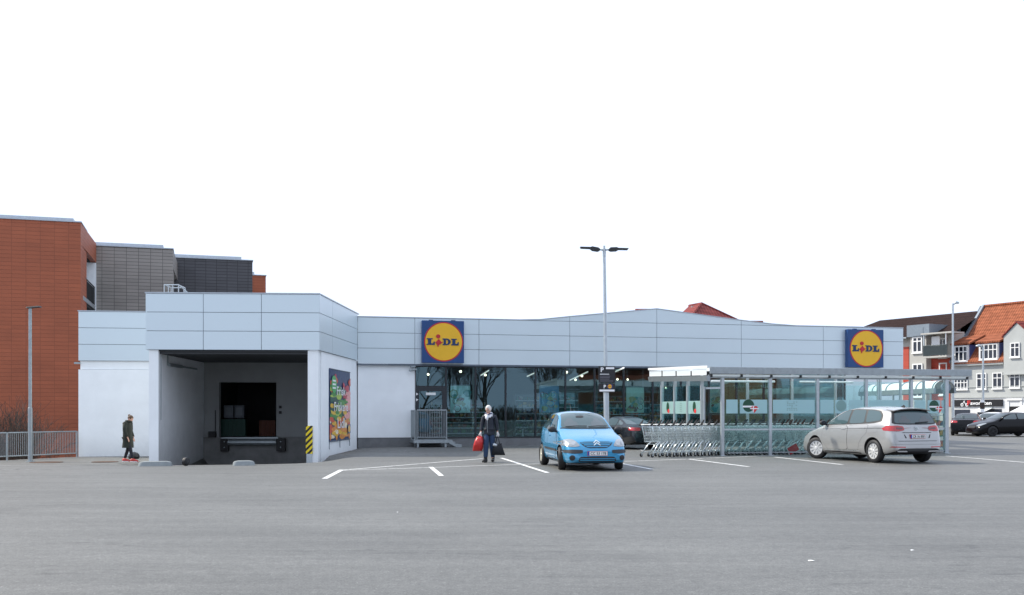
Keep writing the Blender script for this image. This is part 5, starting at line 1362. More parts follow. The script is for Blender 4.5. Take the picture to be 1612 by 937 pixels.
# rounded canopy over the inner trolley bay
ca = thing('bay_canopy', 'white barrel roofed canopy inside the right half of the trolley shelter', 'canopy')
pA, pB = pt(1487,605,40.0), pt(1366,614,47.5)
d = pB-pA; L = Vector((d.x,d.y,0)).length
MC = Matrix.Translation(Vector((pA.x,pA.y,0))) @ Matrix.Rotation(math.atan2(d.y,d.x),4,'Z')
ca.matrix_world = MC; WM[ca.name] = MC
zc, rc = 2.52, .42
mb = MB(); n = 12
for i in range(n+1):
    a_ = PI*i/n
    for x in (0,L): mb.v.append((x, rc*math.cos(a_), zc+rc*.75*math.sin(a_)-.1))
for i in range(n): mb.f.append((2*i,2*i+1,2*i+3,2*i+2)); mb.m.append(0)
mb.build('barrel_sheet', MT['white'], ca, MC, smooth=True)
mb = MB(); mb.box(-.03,L,-rc-.03,-rc+.05,zc-.30,zc-.1); mb.box(-.03,L,rc-.05,rc+.03,zc-.30,zc-.1); mb.build('side_beam', MT['galv'], ca, MC)
mb = MB(); mb.tube([(-.02,0,zc-.08),(-.14,0,zc-.08)], rc*.46, 18); mb.build('end_cap', MT['lead'], ca, MC)
for k in range(6):
    x = .1+k*(L-.2)/5
    mb = MB(); mb.tube([(x,(rc+.02)*math.cos(PI*i/12),zc-.1+(rc*.75+.02)*math.sin(PI*i/12)) for i in range(13)], .03, 5)
    mb.build('hoop', MT['galv'], ca, MC)
for x in (.3,L*.5,L-.3):
    mb = MB(); mb.tube([(x,rc,0),(x,rc,zc-.1)], .04, 6); mb.build('post', MT['galv'], ca, MC)

# ------------------------------------------------------------------ trolleys
def make_trolley(label):
    o = thing('shopping_trolley', label, 'shopping trolley', Matrix.Identity(4), 'nested shopping trolleys')
    mb = MB(); r = .0034
    top = [(.06,.28,1.0),(.06,-.28,1.0),(.88,-.21,.93),(.88,.21,.93)]
    bot = [(.14,.25,.50),(.14,-.25,.50),(.80,-.19,.56),(.80,.19,.56)]
    top = [Vector(p) for p in top]; bot = [Vector(p) for p in bot]
    for k in range(4):
        a, b, c, d_ = top[k], top[(k+1)%4], bot[k], bot[(k+1)%4]
        n = int((b-a).length/.038)
        for i in range(n): t = i/n; mb.tube([a.lerp(b,t), c.lerp(d_,t)], r, 3, caps=False)
        for j in range(1,5): t = j/5; mb.tube([a.lerp(c,t), b.lerp(d_,t)], r*1.15, 3, caps=False)
    for i in range(9): t = i/8; mb.tube([bot[0].lerp(bot[1],t), bot[3].lerp(bot[2],t)], r, 3, caps=False)
    for i in range(8): t = i/7; mb.tube([bot[0].lerp(bot[3],t), bot[1].lerp(bot[2],t)], r, 3, caps=False)
    mb.build('basket', MT['chrome'], o)
    mb = MB(); mb.tube(top+[top[0]], .009, 5); mb.tube(bot+[bot[0]], .007, 5); mb.build('basket_rim', MT['chrome'], o)
    mb = MB()
    for s in (-1,1):
        mb.tube([(.03,s*.27,1.06),(.10,s*.26,.80),(.17,s*.25,.47)], .013, 6)
        mb.tube([(.62,s*.2,.53),(.40,s*.22,.49),(.30,s*.24,.42),(.06,s*.285,.13)], .021, 6)
        mb.tube([(.06,s*.285,.13),(.2,s*.27,.17),(.86,s*.19,.17)], .010, 6)
    mb.tube([(.86,-.19,.17),(.86,.19,.17)], .014, 6); mb.tube([(.3,-.24,.42),(.3,.24,.42)], .012, 6)
    mb.build('chassis', MT['chrome'], o, smooth=True)
    mb = MB(); mb.tube([(.0,-.30,1.07),(.0,.30,1.07)], .019, 8); mb.build('handle', MT['white'], o, smooth=True)
    for s in (-1,1):
        mb = MB(); mb.tube([(-.03,s*.29,1.04),(.02,s*.29,1.10),(.11,s*.285,1.22)], [.034,.04,.02], 6); mb.build('handle_bracket', MT['black'], o)
    mb = MB(); mb.box(-.012,.018,-.09,.09,1.03,1.105); mb.build('coin_lock', MT['black'], o)
    mb = MB()
    for i in range(8): y = -.2+.4*i/7; mb.tube([(.10,y,.96),(.16,y,.74)], .004, 3, caps=False)
    mb.tube([(.10,-.22,.96),(.10,.22,.96)], .006, 4); mb.tube([(.16,-.22,.74),(.16,.22,.74)], .006, 4); mb.build('child_seat', MT['chrome'], o)
    for (x,y) in ((.03,.285),(.03,-.285),(.86,.19),(.86,-.19)):
        mb = MB(); mb.lathe([(.0,-.016),(.058,-.016),(.064,-.008),(.064,.008),(.058,.016),(0,.016)], 12, 0, Matrix.Translation((x,y,.064)) @ Matrix.Rotation(R(90),4,'X')); wv = mb.build('wheel', MT['black'], o)
        mb = MB(); mb.box(x-.02,x+.03,y-.026,y-.02,.05,.15); mb.box(x-.02,x+.03,y+.02,y+.026,.05,.15); mb.box(x-.02,x+.03,y-.026,y+.026,.15,.158); mb.build('fork', MT['chrome'], wv)
    return o
tp = [Vector((4.40,33.35)), Vector((5.8,34.2)), Vector((7.15,34.98)), Vector((8.9,35.55)), Vector((10.6,36.02))]
def along(path, step, n):
    out = []; i = 0; pos = path[0].copy(); left = 0
    seglen = [(b-a).length for a, b in zip(path[:-1], path[1:])]
    for k in range(n):
        s = k*step; j = 0
        while j < len(seglen)-1 and s > seglen[j]: s -= seglen[j]; j += 1
        d_ = (path[j+1]-path[j]).normalized()
        # blend direction near corners
        out.append((path[j]+d_*s, math.atan2(d_.y,d_.x)))
    return out
ordn = ['first','second','third','fourth','fifth','sixth','seventh','eighth','ninth','tenth','eleventh','twelfth','thirteenth','fourteenth','fifteenth','sixteenth','seventeenth','eighteenth','nineteenth','twentieth','twenty-first','twenty-second','twenty-third']
proto = None
rows = along(tp, .305, 21)
for i, (p, a) in enumerate(rows):
    lab = ('wire shopping trolley at the open left end of the front nested row' if i == 0 else 'wire shopping trolley, %s from the open left end of the front nested row' % ordn[i])
    if proto is None: proto = t = make_trolley(lab)
    else: t = copy_tree(proto); retag(t, lab)
    t.location = (p.x, p.y, 0); t.rotation_euler = (0,0,a+random.uniform(-.02,.02))
for i, (p, a) in enumerate(along([Vector((8.2,36.55)), Vector((12.2,37.5))], .33, 13)):
    t = copy_tree(proto); retag(t, 'wire shopping trolley in the rear nested row, %s from its left end' % ordn[i], 'trolleys of the rear row')
    t.location = (p.x, p.y, 0); t.rotation_euler = (0,0,a+random.uniform(-.03,.03))
# red advertising boards leaning among the trolleys
for i, (px, Y, lab) in enumerate(((1262,35.45,'red board with pale edge at the right end of the front trolley row'),)):
    p = pt(px,0,Y); o = thing('red_board', lab, 'board', Matrix.Translation((p.x-.25,p.y,.08)) @ Matrix.Rotation(R(14),4,'Z') @ Matrix.Rotation(R(-28),4,'Y'))
    mb = MB(); mb.box(-.2,.2,-.02,.02,0,.26); mb.build('panel', MT['red'], o, W(o), bevel=.01)
    mb = MB(); mb.box(-.2,.2,-.024,.024,.261,.285); mb.box(-.225,-.201,-.024,.024,0,.285); mb.build('edge', MT['white'], o, W(o))
# flower and produce display seen beside the silver car
p = pt(1472,0,37.4)
fd = thing('display_rack', 'display rack of coloured packets behind the right corner post of the shelter', 'rack', Matrix.Translation((p.x,p.y,0)) @ Matrix.Rotation(R(14),4,'Z'))
mb = MB()
for x in (-.38,.38):
    for y in (0,.35): mb.box(x-.02,x+.02,y-.02,y+.02,0,1.5)
for z in (.15,.55,.95,1.35): mb.box(-.38,.38,-.02,.37,z,z+.03)
mb.build('frame', MT['galv_l'], fd, W(fd))
mb = MB(); rnd = random.Random(9)
for z in (.18,.58,.98):
    for i in range(6): x = -.34+i*.115; mb.box(x, x+.1, .0, .25, z+.002, z+rnd.uniform(.16,.33))
g = mb.build('packets', collage('packet colours', 1.0, 7.0, .4, .15, 7.7), fd, W(fd)); props(g, kind='stuff')
# ------------------------------------------------------------------ cars
def interp(keys):
    xs = np.array([k[0] for k in keys], float); ys = np.array([k[1] for k in keys], float)
    h = np.diff(xs); d = np.diff(ys)/h; m = np.zeros(len(xs)); m[0] = d[0]; m[-1] = d[-1]
    for i in range(1, len(xs)-1):
        if d[i-1]*d[i] <= 0: m[i] = 0
        else:
            w1 = 2*h[i]+h[i-1]; w2 = h[i]+2*h[i-1]; m[i] = (w1+w2)/(w1/d[i-1]+w2/d[i])
    def f(x):
        x = min(max(x, xs[0]), xs[-1]); i = min(len(h)-1, max(0, int(np.searchsorted(xs, x)-1))); t = (x-xs[i])/h[i]
        return float((1+2*t)*(1-t)**2*ys[i]+t*(1-t)**2*h[i]*m[i]+t*t*(3-2*t)*ys[i+1]+t*t*(t-1)*h[i]*m[i+1])
    return f

def chaikin(p, n=2, keep=.2):
    for _ in range(n):
        q = []
        for i in range(len(p)):
            a, b = p[i], p[(i+1)%len(p)]
            q.append((a[0]*(1-keep)+b[0]*keep, a[1]*(1-keep)+b[1]*keep)); q.append((a[0]*keep+b[0]*(1-keep), a[1]*keep+b[1]*(1-keep)))
        p = q
    return p

def carpaint(name, col, metal=.35, rough=.3, coat=1.0):
    return pbr(name, col, rough, metal, 0, 3, 0, coat=coat)

class Car:
    """local frame: nose towards -y, x to the left of the driver's left... z up, origin on the ground mid wheelbase"""
    def __init__(s, name, label, cat, sp, paint, group='parked cars'):
        s.o = thing(name, label, cat, Matrix.Identity(4), group); s.sp = sp; s.paint = paint
        s.f = {k: interp(sp[k]) for k in ('zt','zb','belt','w','wt')}
        s.off = sp['ohf']+sp['wb']/2
        s.body()
    def ring(s, x):
        f = s.f; zt, zb, w, wt = f['zt'](x), f['zb'](x), f['w'](x), f['wt'](x)
        belt = min(f['belt'](x), zt-.05)
        zb = min(zb, belt-.08)
        P = [(0,zb),(.5*w,zb),(.84*w,zb+.003)]
        for t, k in ((.03,.90),(.10,.945),(.22,.975),(.38,.995),(.52,1.0),(.66,.995),(.80,.982),(.90,.968),(.96,.955)):
            P.append((w*k, zb+(belt-zb)*t))
        wb = w*.935; wt = min(wt, wb-.01)
        crown = s.sp.get('crown',.07) if zt-belt > .15 else min(.05,(zt-belt)*.9)
        ze = zt-crown
        P.append((wb, belt))
        for t in (.12,.3,.5,.7,.88):
            P.append((wb+(wt-wb)*t+.018*math.sin(PI*t)*(1 if zt-belt>.2 else .3), belt+(ze-belt)*t))
        for t in (0,.04,.1,.2,.35,.55,.78,1.0):
            q = 1-t
            P.append((wt*q, ze+crown*(1-q**2.6)))
        return P
    def body(s):
        sp = s.sp; L = sp['L']
        st = sorted(set([round(v,4) for v in list(np.linspace(0,L,64))+[.008,.02,.04,.07,.11,.16,.22,L-.008,L-.02,L-.04,L-.07,L-.11,L-.16,L-.22]+[k[0] for k in sp['zt']]]))
        rings = [s.ring(x) for x in st]; n = len(rings[0])
        V = []; F = []; full = 2*n-2
        for x, rg in zip(st, rings):
            y = x-s.off
            V += [(p[0], y, p[1]) for p in rg]+[(-p[0], y, p[1]) for p in rg[-2:0:-1]]
        for i in range(len(st)-1):
            for k in range(full):
                k2 = (k+1) % full
                F.append((i*full+k, (i+1)*full+k, (i+1)*full+k2, i*full+k2))
        F.append(tuple(range(full))); F.append(tuple(range(len(st)*full-1, (len(st)-1)*full-1, -1)))
        s.bvh = BVHTree.FromPolygons([Vector(v) for v in V], F)
        me = bpy.data.meshes.new('body'); me.from_pydata(V, [], F); me.materials.append(s.paint); me.materials.append(MT['dark'])
        bm = bmesh.new(); bm.from_mesh(me); bmesh.ops.recalc_face_normals(bm, faces=bm.faces); bm.to_mesh(me); bm.free()
        ob = bpy.data.objects.new('body_src', me); C.objects.link(ob)
        ra = sp['ra']; cut = MB()
        for yc in (-sp['wb']/2, sp['wb']/2):
            cut.lathe([(0,-2),(ra,-2),(ra,2),(0,2)], 40, 0, Matrix.Translation((0,yc,sp['rw']+.015)) @ Matrix.Rotation(R(90),4,'Y'))
        cm = bpy.data.meshes.new('cut'); cm.from_pydata(cut.v, [], cut.f)
        bm = bmesh.new(); bm.from_mesh(cm); bmesh.ops.remove_doubles(bm, verts=bm.verts, dist=1e-5); bmesh.ops.recalc_face_normals(bm, faces=bm.faces); bm.to_mesh(cm); bm.free()
        co_ = bpy.data.objects.new('cut', cm); C.objects.link(co_)
        md = ob.modifiers.new('b', 'BOOLEAN'); md.operation = 'DIFFERENCE'; md.object = co_; md.solver = 'EXACT'
        dg = bpy.context.evaluated_depsgraph_get(); dg.update()
        m2 = bpy.data.meshes.new_from_object(ob.evaluated_get(dg)); m2.name = 'body'
        bpy.data.objects.remove(ob); bpy.data.objects.remove(co_)
        for p in m2.polygons:
            c = p.center; p.material_index = 0; p.use_smooth = True
            for yc in (-sp['wb']/2, sp['wb']/2):
                if abs(math.hypot(c.y-yc, c.z-sp['rw']-.015)-ra) < .02 and abs(p.normal.x) < .3 and abs(c.x) < sp['Wd']/2-.001:
                    nn = Vector((0, c.y-yc, c.z-sp['rw']-.015)).normalized()
                    if p.normal.dot(nn) < -.7: p.material_index = 1
            if p.normal.z < -.8 and c.z < .4: p.material_index = 1
        m2.set_sharp_from_angle(angle=R(38))
        s.bodyo = link('body', m2, s.o)
    def hit(s, a, b, ax):
        if ax == 'F': o, d = Vector((a,-9,b)), Vector((0,1,0))
        elif ax == 'B': o, d = Vector((a,9,b)), Vector((0,-1,0))
        elif ax == 'L': o, d = Vector((-5,a,b)), Vector((1,0,0))
        elif ax == 'R': o, d = Vector((5,a,b)), Vector((-1,0,0))
        elif ax == 'T': o, d = Vector((a,b,5)), Vector((0,0,-1))
        h = s.bvh.ray_cast(o, d)
        if h[0] is None:
            h = s.bvh.find_nearest(o+d*(abs(o.y if ax in 'FB' else o.x)-1.0))
        nn = h[1].normalized()
        if nn.dot(d) > 0: nn = -nn
        return h[0], nn, d
    def decal(s, name, pts, ax, off, mat, parent=None, rnd=2, cell=.05, side_s=True, keep=.2, thick=False):
        """a panel laid on the body: side views take (distance from the nose, z)"""
        p = [(q[0]-s.off, q[1]) if ax in 'LR' else q for q in pts]
        if rnd: p = chaikin(p, rnd, keep)
        bm = bmesh.new(); vs = [bm.verts.new((q[0],q[1],0)) for q in p]; bm.faces.new(vs)
        xs = [q[0] for q in p]; ys = [q[1] for q in p]
        for lo, hi, axis in ((min(xs),max(xs),0),(min(ys),max(ys),1)):
            x = lo+cell
            while x < hi-1e-4:
                co_ = [0,0,0]; no = [0,0,0]; co_[axis] = x; no[axis] = 1
                bmesh.ops.bisect_plane(bm, geom=bm.verts[:]+bm.edges[:]+bm.faces[:], plane_co=co_, plane_no=no, dist=1e-6)
                x += cell
        for v in bm.verts:
            h, n_, d_ = s.hit(v.co.x, v.co.y, ax)
            dd = (n_*.6-d_*.4).normalized()
            v.co = h+dd*off
        bmesh.ops.triangulate(bm, faces=bm.faces[:])
        ref = {'F':Vector((0,-1,0)),'B':Vector((0,1,0)),'L':Vector((-1,0,0)),'R':Vector((1,0,0)),'T':Vector((0,0,1))}[ax]
        bm.normal_update()
        if sum(f.normal.dot(ref)*f.calc_area() for f in bm.faces) < 0: bmesh.ops.reverse_faces(bm, faces=bm.faces[:])
        me = bpy.data.meshes.new(name); bm.to_mesh(me); bm.free(); me.materials.append(mat)
        me.polygons.foreach_set('use_smooth', [True]*len(me.polygons))
        return link(name, me, parent or s.o)
    def both(s, name, pts, off, mat, parent=None, **k):
        return [s.decal(name, pts, a, off, mat, parent, **k) for a in 'LR']
    def mirror_pts(s, pts): return [(-q[0], q[1]) for q in pts][::-1]
    def wheels(s, rim, steer=0.0, spokes=10, steel=False):
        sp = s.sp; rw = sp['rw']; tw = .10
        for sy in (-1,1):
            for sx in (-1,1):
                tr = sp['tr']/2
                Mx = Matrix.Translation((sx*tr, sy*sp['wb']/2, rw)) @ (Matrix.Rotation(R(steer),4,'Z') if sy < 0 else Matrix.Identity(4)) @ Matrix.Rotation(R(90)*sx,4,'Y')
                w0 = MB(); w0.lathe([(rw*.2,-tw),(rw*.9,-tw)], 6, 0, Mx)
                hub = MB(); hub.lathe([(0,-.05),(rw*.5,-.05),(rw*.5,.0),(0,.0)], 20, 0, Mx); wv = hub.build('wheel', MT['dark'], s.o)
                t = MB(); t.lathe([(rw*.66,-tw),(rw*.9,-tw),(rw*.975,-tw*.78),(rw,-tw*.4),(rw,tw*.4),(rw*.975,tw*.78),(rw*.9,tw),(rw*.70,tw*1.02),(rw*.66,tw*.8),(rw*.66,-tw)], 36, 0, Mx)
                t.build('tyre', MT['black'], wv, smooth=True, sharp=50)
                r = MB(); z = tw*.72
                r.lathe([(rw*.66,tw*.6),(rw*.665,z+.012),(rw*.61,z+.014),(rw*.58,z-.012)], 36, 0, Mx)
                r.lathe([(0,z+.022),(rw*.12,z+.02),(rw*.17,z+.006),(rw*.19,z-.01)], 20, 0, Mx)
                for k in range(spokes):
                    a = 2*PI*k/spokes; wd = rw*.085 if not steel else rw*.14
                    c, q = math.cos(a), math.sin(a)
                    pr = [(rw*.14,-wd*.6),(rw*.62,-wd),(rw*.62,wd),(rw*.14,wd*.6)]
                    v = [(x*c-y*q, x*q+y*c, zz) for zz in (z-.012, z+.010) for x, y in pr]
                    r.add(v, [(0,3,2,1),(4,5,6,7),(0,1,5,4),(1,2,6,5),(2,3,7,6),(3,0,4,7)], 0, Mx)
                r.build('rim', rim, wv, smooth=True, sharp=35)
                d = MB(); d.lathe([(0,z-.03),(rw*.63,z-.03)], 24, 0, Mx); d.build('brake_disc', MT['steel_dark'], wv)
    def mirrors(s, spos, z, out, mat):
        for ax, sx in (('L',-1),('R',1)):
            h, n_, d_ = s.hit(spos-s.off, z-.03, ax)
            mb = MB(); c = (h.x+sx*(out*.62), h.y-.02, z+.03)
            mb.ellipsoid(c, (.115,.07,.078), 14, 9); mb.tube([(h.x-sx*.02,h.y,z-.03),(h.x+sx*out*.5,h.y-.01,z)], .03, 6)
            m_ = mb.build('wing_mirror', mat, s.o, smooth=True)
            g = MB(); g.add([(c[0]+.085*math.cos(2*PI*k/16), c[1]+.066, c[2]+.055*math.sin(2*PI*k/16)) for k in range(16)], [tuple(range(16))]); g.build('mirror_glass', MT['housepane'], m_)
    def handles(s, lst, mat):
        for ax, sx in (('L',-1),('R',1)):
            for sp_, z in lst:
                h, n_, d_ = s.hit(sp_-s.off, z, ax); mb = MB()
                mb.box(h.x-.012 if sx>0 else h.x-.022, h.x+.022 if sx>0 else h.x+.012, h.y-.09, h.y+.09, z-.016, z+.016); mb.build('door_handle', mat, s.o, bevel=.008)
    def plate(s, ax, z, txt, w=.52, h=.115, x0=0.0, out=.012):
        hs = [s.hit(x0+dx, z+dz, ax)[0].y for dx in (-w/2,0,w/2) for dz in (-h/2,h/2)]
        y = min(hs)-out if ax == 'F' else max(hs)+out
        sg = -1 if ax == 'F' else 1
        mb = MB(); mb.box(x0-w/2,x0+w/2, min(y,y-sg*.06), max(y,y-sg*.06), z-h/2, z+h/2); p = mb.build('number_plate', MT['platered'], s.o)
        mb = MB(); mb.box(x0-w/2+.008,x0+w/2-.008, min(y+sg*.002,y+sg*.003), max(y+sg*.002,y+sg*.003), z-h/2+.008, z+h/2-.008); mb.build('plate_face', MT['plate'], p)
        bx = (x0-w/2+.008, x0-w/2+.05) if ax == 'F' else (x0+w/2-.05, x0+w/2-.008)
        mb = MB(); mb.box(bx[0],bx[1], min(y+sg*.005,y+sg*.006), max(y+sg*.005,y+sg*.006), z-h/2+.009, z+h/2-.009); mb.build('plate_band', MT['plateblue'], p)
        mb = MB(); add_text(mb, txt, x0+(.02 if ax=='F' else -.02), z, y+sg*.008, h*.62, 0, w*.78, .012, flip=(ax=='B')); mb.build('plate_letters', MT['ink'], p)
        return y
    def place(s, x, y, deg, k=1.0, z=0.0):
        s.o.location = (x,y,z); s.o.rotation_euler = (0,0,R(deg)); s.o.scale = (k,k,k)
    def interior(s, zt, seats=True): pass

carglass = pbr('tinted car glass', (.035,.06,.062), .03, 0, 0, spec=1.0, coat=.6)
carglass_l = pbr('reflecting car glass', (.045,.082,.088), .03, 0, 0, spec=.8, coat=.25)
trimblk = pbr('black car trim', (.022,.022,.024), .55, 0, .15, 12)
trimgrey = pbr('dark grey bumper strip', (.035,.036,.04), .6, 0, .1, 12)
lampclear = pbr('clear headlamp', (.30,.32,.33), .12, .35, .3, 12, coat=1.0)
lampin = pbr('headlamp reflector', (.46,.47,.47), .2, .8, .2)
lampred = pbr('red tail lamp', (.42,.012,.015), .12, 0, .25, 12, coat=1.0)
lampdark = pbr('dark tail lamp', (.10,.006,.01), .12, 0, .25, 12, coat=1.0)
gap = pbr('panel gap', (.01,.01,.012), .7)

# ---- light blue hatchback
c3 = dict(L=3.85, Wd=1.667, wb=2.46, ohf=.76, rw=.295, ra=.345, tr=1.50, crown=.075,
  zt=[(0,.50),(.02,.585),(.07,.675),(.18,.765),(.45,.865),(.80,.955),(1.10,1.035),(1.22,1.075),(1.5,1.245),(1.78,1.395),(2.0,1.468),(2.35,1.514),(2.7,1.52),(3.1,1.488),(3.4,1.42),(3.56,1.31),(3.70,1.08),(3.78,.90),(3.83,.72),(3.85,.52)],
  zb=[(0,.27),(.1,.19),(.4,.17),(1.2,.17),(3.2,.19),(3.6,.23),(3.85,.33)],
  belt=[(0,.40),(.1,.55),(.3,.70),(.6,.82),(1.0,.91),(1.4,.945),(2.2,.965),(3.0,1.00),(3.5,1.03),(3.7,.92),(3.85,.45)],
  w=[(0,.60),(.03,.675),(.10,.735),(.25,.785),(.5,.815),(.9,.83),(2.6,.8335),(3.2,.82),(3.55,.785),(3.72,.745),(3.81,.69),(3.85,.62)],
  wt=[(0,.46),(.1,.56),(.4,.66),(1.0,.71),(1.22,.715),(1.6,.655),(2.0,.59),(2.6,.575),(3.2,.56),(3.5,.55),(3.7,.60),(3.85,.5)])
blue = carpaint('light blue metallic paint', (.036,.285,.51), .25, .25)
c = Car('parked_hatchback', 'light blue hatchback facing the camera with black bumper strips', 'car', c3, blue)
hub = pbr('cream hubcap', (.50,.48,.40), .45, .2, .15, 12)
dk = c.decal('windscreen', [(-.665,1.075),(-.60,1.25),(-.535,1.435),(-.3,1.462),(.3,1.462),(.535,1.435),(.60,1.25),(.665,1.075),(.3,1.06),(-.3,1.06)], 'F', .005, carglass_l, rnd=1, cell=.06)
c.decal('scuttle', [(-.70,1.045),(.70,1.045),(.66,1.085),(.3,1.072),(-.3,1.072),(-.66,1.085)], 'F', .0085, trimblk, rnd=1, cell=.05)
for x0, x1 in ((-.55,.02),(.05,.58)):
    h0 = c.hit(x0,1.085,'F')[0]; h1 = c.hit(x1,1.10,'F')[0]
    mb = MB(); mb.tube([h0+Vector((0,-.02,.02)),(h0+h1)/2+Vector((0,-.03,.03)),h1+Vector((0,-.02,.02))], .011, 5); mb.build('wiper', trimblk, c.o)
# shapes dimly seen through the screen
c.decal('rear_view_mirror', [(-.19,1.335),(-.17,1.385),(.02,1.39),(.03,1.345),(-.06,1.33)], 'F', .0095, trimblk, dk, 1, .05)
for x0 in (-.38,.34):
    c.decal('seat_back', [(x0-.19,1.09),(x0-.17,1.22),(x0-.08,1.25),(x0-.07,1.32),(x0+.07,1.32),(x0+.08,1.25),(x0+.17,1.22),(x0+.19,1.09)], 'F', .0075, pbr('seat shade %g'%x0, (.045,.065,.07), .05, 0, 0, spec=1.0, coat=.6), dk, 2, .05)
fd_ = [(1.14,.60),(1.16,.88),(1.30,.955),(2.33,.975),(2.33,.30),(1.42,.27),(1.28,.40)]
rd_ = [(2.345,.975),(2.345,.30),(2.62,.30),(2.70,.50),(2.86,.68),(3.10,.80),(3.14,.995)]
for pts in (fd_, rd_):
    for ax in 'LR':
        d_ = c.decal('door', pts, ax, .0045, blue, None, 1, .07, keep=.08)
        cx = sum(p[0] for p in pts)/len(pts); cz = sum(p[1] for p in pts)/len(pts)
        c.decal('door_gap', [(cx+(p[0]-cx)*1.018, cz+(p[1]-cz)*1.022) for p in pts], ax, .0022, gap, d_, 1, .07, keep=.08)
for ax in 'LR':
    c.decal('side_window', [(1.36,.99),(1.62,1.17),(1.90,1.345),(2.06,1.40),(2.27,1.415),(2.30,1.0)], ax, .008, carglass, None, 1, .06, keep=.12)
    c.decal('side_window', [(2.39,1.005),(2.36,1.418),(2.72,1.415),(3.05,1.36),(3.22,1.25),(3.27,1.06)], ax, .008, carglass, None, 1, .06, keep=.12)
    c.decal('side_strip', [(1.17,.47),(1.17,.53),(2.30,.545),(2.30,.485)], ax, .016, trimgrey, None, 1, .06, keep=.1); c.decal('side_strip', [(2.36,.488),(2.36,.548),(2.68,.55),(2.66,.495)], ax, .016, trimgrey, None, 1, .06, keep=.1)
    c.decal('sill', [(1.16,.175),(1.15,.245),(2.66,.26),(2.66,.19)], ax, .006, trimgrey, None, 1, .06, keep=.1)
    c.decal('turn_signal', [(1.02,.66),(1.02,.70),(1.10,.70),(1.10,.66)], ax, .012, lampclear, None, 2)
hl = [(.425,.625),(.47,.70),(.56,.785),(.66,.80),(.76,.785),(.825,.73),(.83,.645),(.72,.612),(.58,.605)]
for pts in (hl, c.mirror_pts(hl)):
    lp_ = c.decal('headlight', pts, 'F', .010, lampclear, None, 2, .04)
    cx = sum(p[0] for p in pts)/len(pts)
    for dx, rr in ((-.085,.062),(.06,.055)):
        c.decal('reflector', [(cx+dx+rr*math.cos(2*PI*k/12), .70+rr*math.sin(2*PI*k/12)) for k in range(12)], 'F', .013, lampin, lp_, 0, .05)
g_ = c.decal('grille', [(-.43,.715),(-.30,.735),(.30,.735),(.43,.715),(.36,.645),(.24,.578),(-.24,.578),(-.36,.645)], 'F', .006, trimblk, None, 1, .05, keep=.12)
for z, hw in ((.612,.27),(.655,.33),(.698,.385)): c.decal('slat', [(-hw,z-.011),(-hw-.01,z+.011),(hw+.01,z+.011),(hw,z-.011)], 'F', .014, blue, g_, 0, .05)
for dz in (0,.055):
    q = [(-.085,.655+dz),(0,.72+dz),(.085,.655+dz),(.085,.630+dz),(0,.690+dz),(-.085,.630+dz)]
    for half in ([q[0],q[1],q[4],q[5]],[q[1],q[2],q[3],q[4]]): c.decal('badge', half, 'F', .022, MT['chrome'], g_, 0, .05)
for pts in ([(.385,.455),(.37,.53),(.60,.54),(.82,.53),(.835,.47),(.6,.44)],): 
    for P in (pts, c.mirror_pts(pts)): c.decal('bumper_strip', P, 'F', .018, trimgrey, None, 2, .05, keep=.15)
for sx in (-1,1):
    c.decal('fog_lamp', [(sx*.64+.07*math.cos(2*PI*k/16), .335+.068*math.sin(2*PI*k/16)) for k in range(16)], 'F', .008, trimblk, None, 0, .05)
    f_ = c.decal('fog_lens', [(sx*.64+.042*math.cos(2*PI*k/16), .335+.042*math.sin(2*PI*k/16)) for k in range(16)], 'F', .012, pbr('fog glass %d'%sx, (.03,.03,.032), .15), None, 0, .05)
it = c.decal('air_intake', [(-.49,.245),(-.46,.345),(-.40,.365),(.40,.365),(.46,.345),(.49,.245),(.40,.225),(-.40,.225)], 'F', .007, trimblk, None, 1, .05)
for z in (.272,.312): c.decal('slat', [(-.45,z-.009),(-.45,z+.009),(.45,z+.009),(.45,z-.009)], 'F', .015, blue, it, 0, .05)
c.decal('bumper_lip', [(-.62,.19),(-.60,.215),(.60,.215),(.62,.19)], 'F', .006, trimblk, None, 0, .05)
c.plate('F', .445, 'CC 53 178')
c.wheels(hub, -11, 9, True)
c.mirrors(1.36, 1.0, .2, trimblk)
c.handles([(2.12,.86),(3.02,.885)], blue)
# rear end
c.decal('rear_window', [(-.53,1.12),(-.46,1.38),(.46,1.38),(.53,1.12)], 'B', .006, carglass, None, 2, .06)
for sx in (-1,1): c.decal('tail_light', [(sx*.55,.72),(sx*.55,1.06),(sx*.68,1.05),(sx*.70,.72)], 'B', .01, lampred, None, 2, .05)
c.plate('B', .60, 'CC 53 178')
mb = MB(); mb.tube([(0,3.05-c.off,1.49),(0,3.28-c.off,1.72)], [.008,.004], 5); mb.build('antenna', trimblk, c.o)
c.place(1.84, 27.55, 9.0)

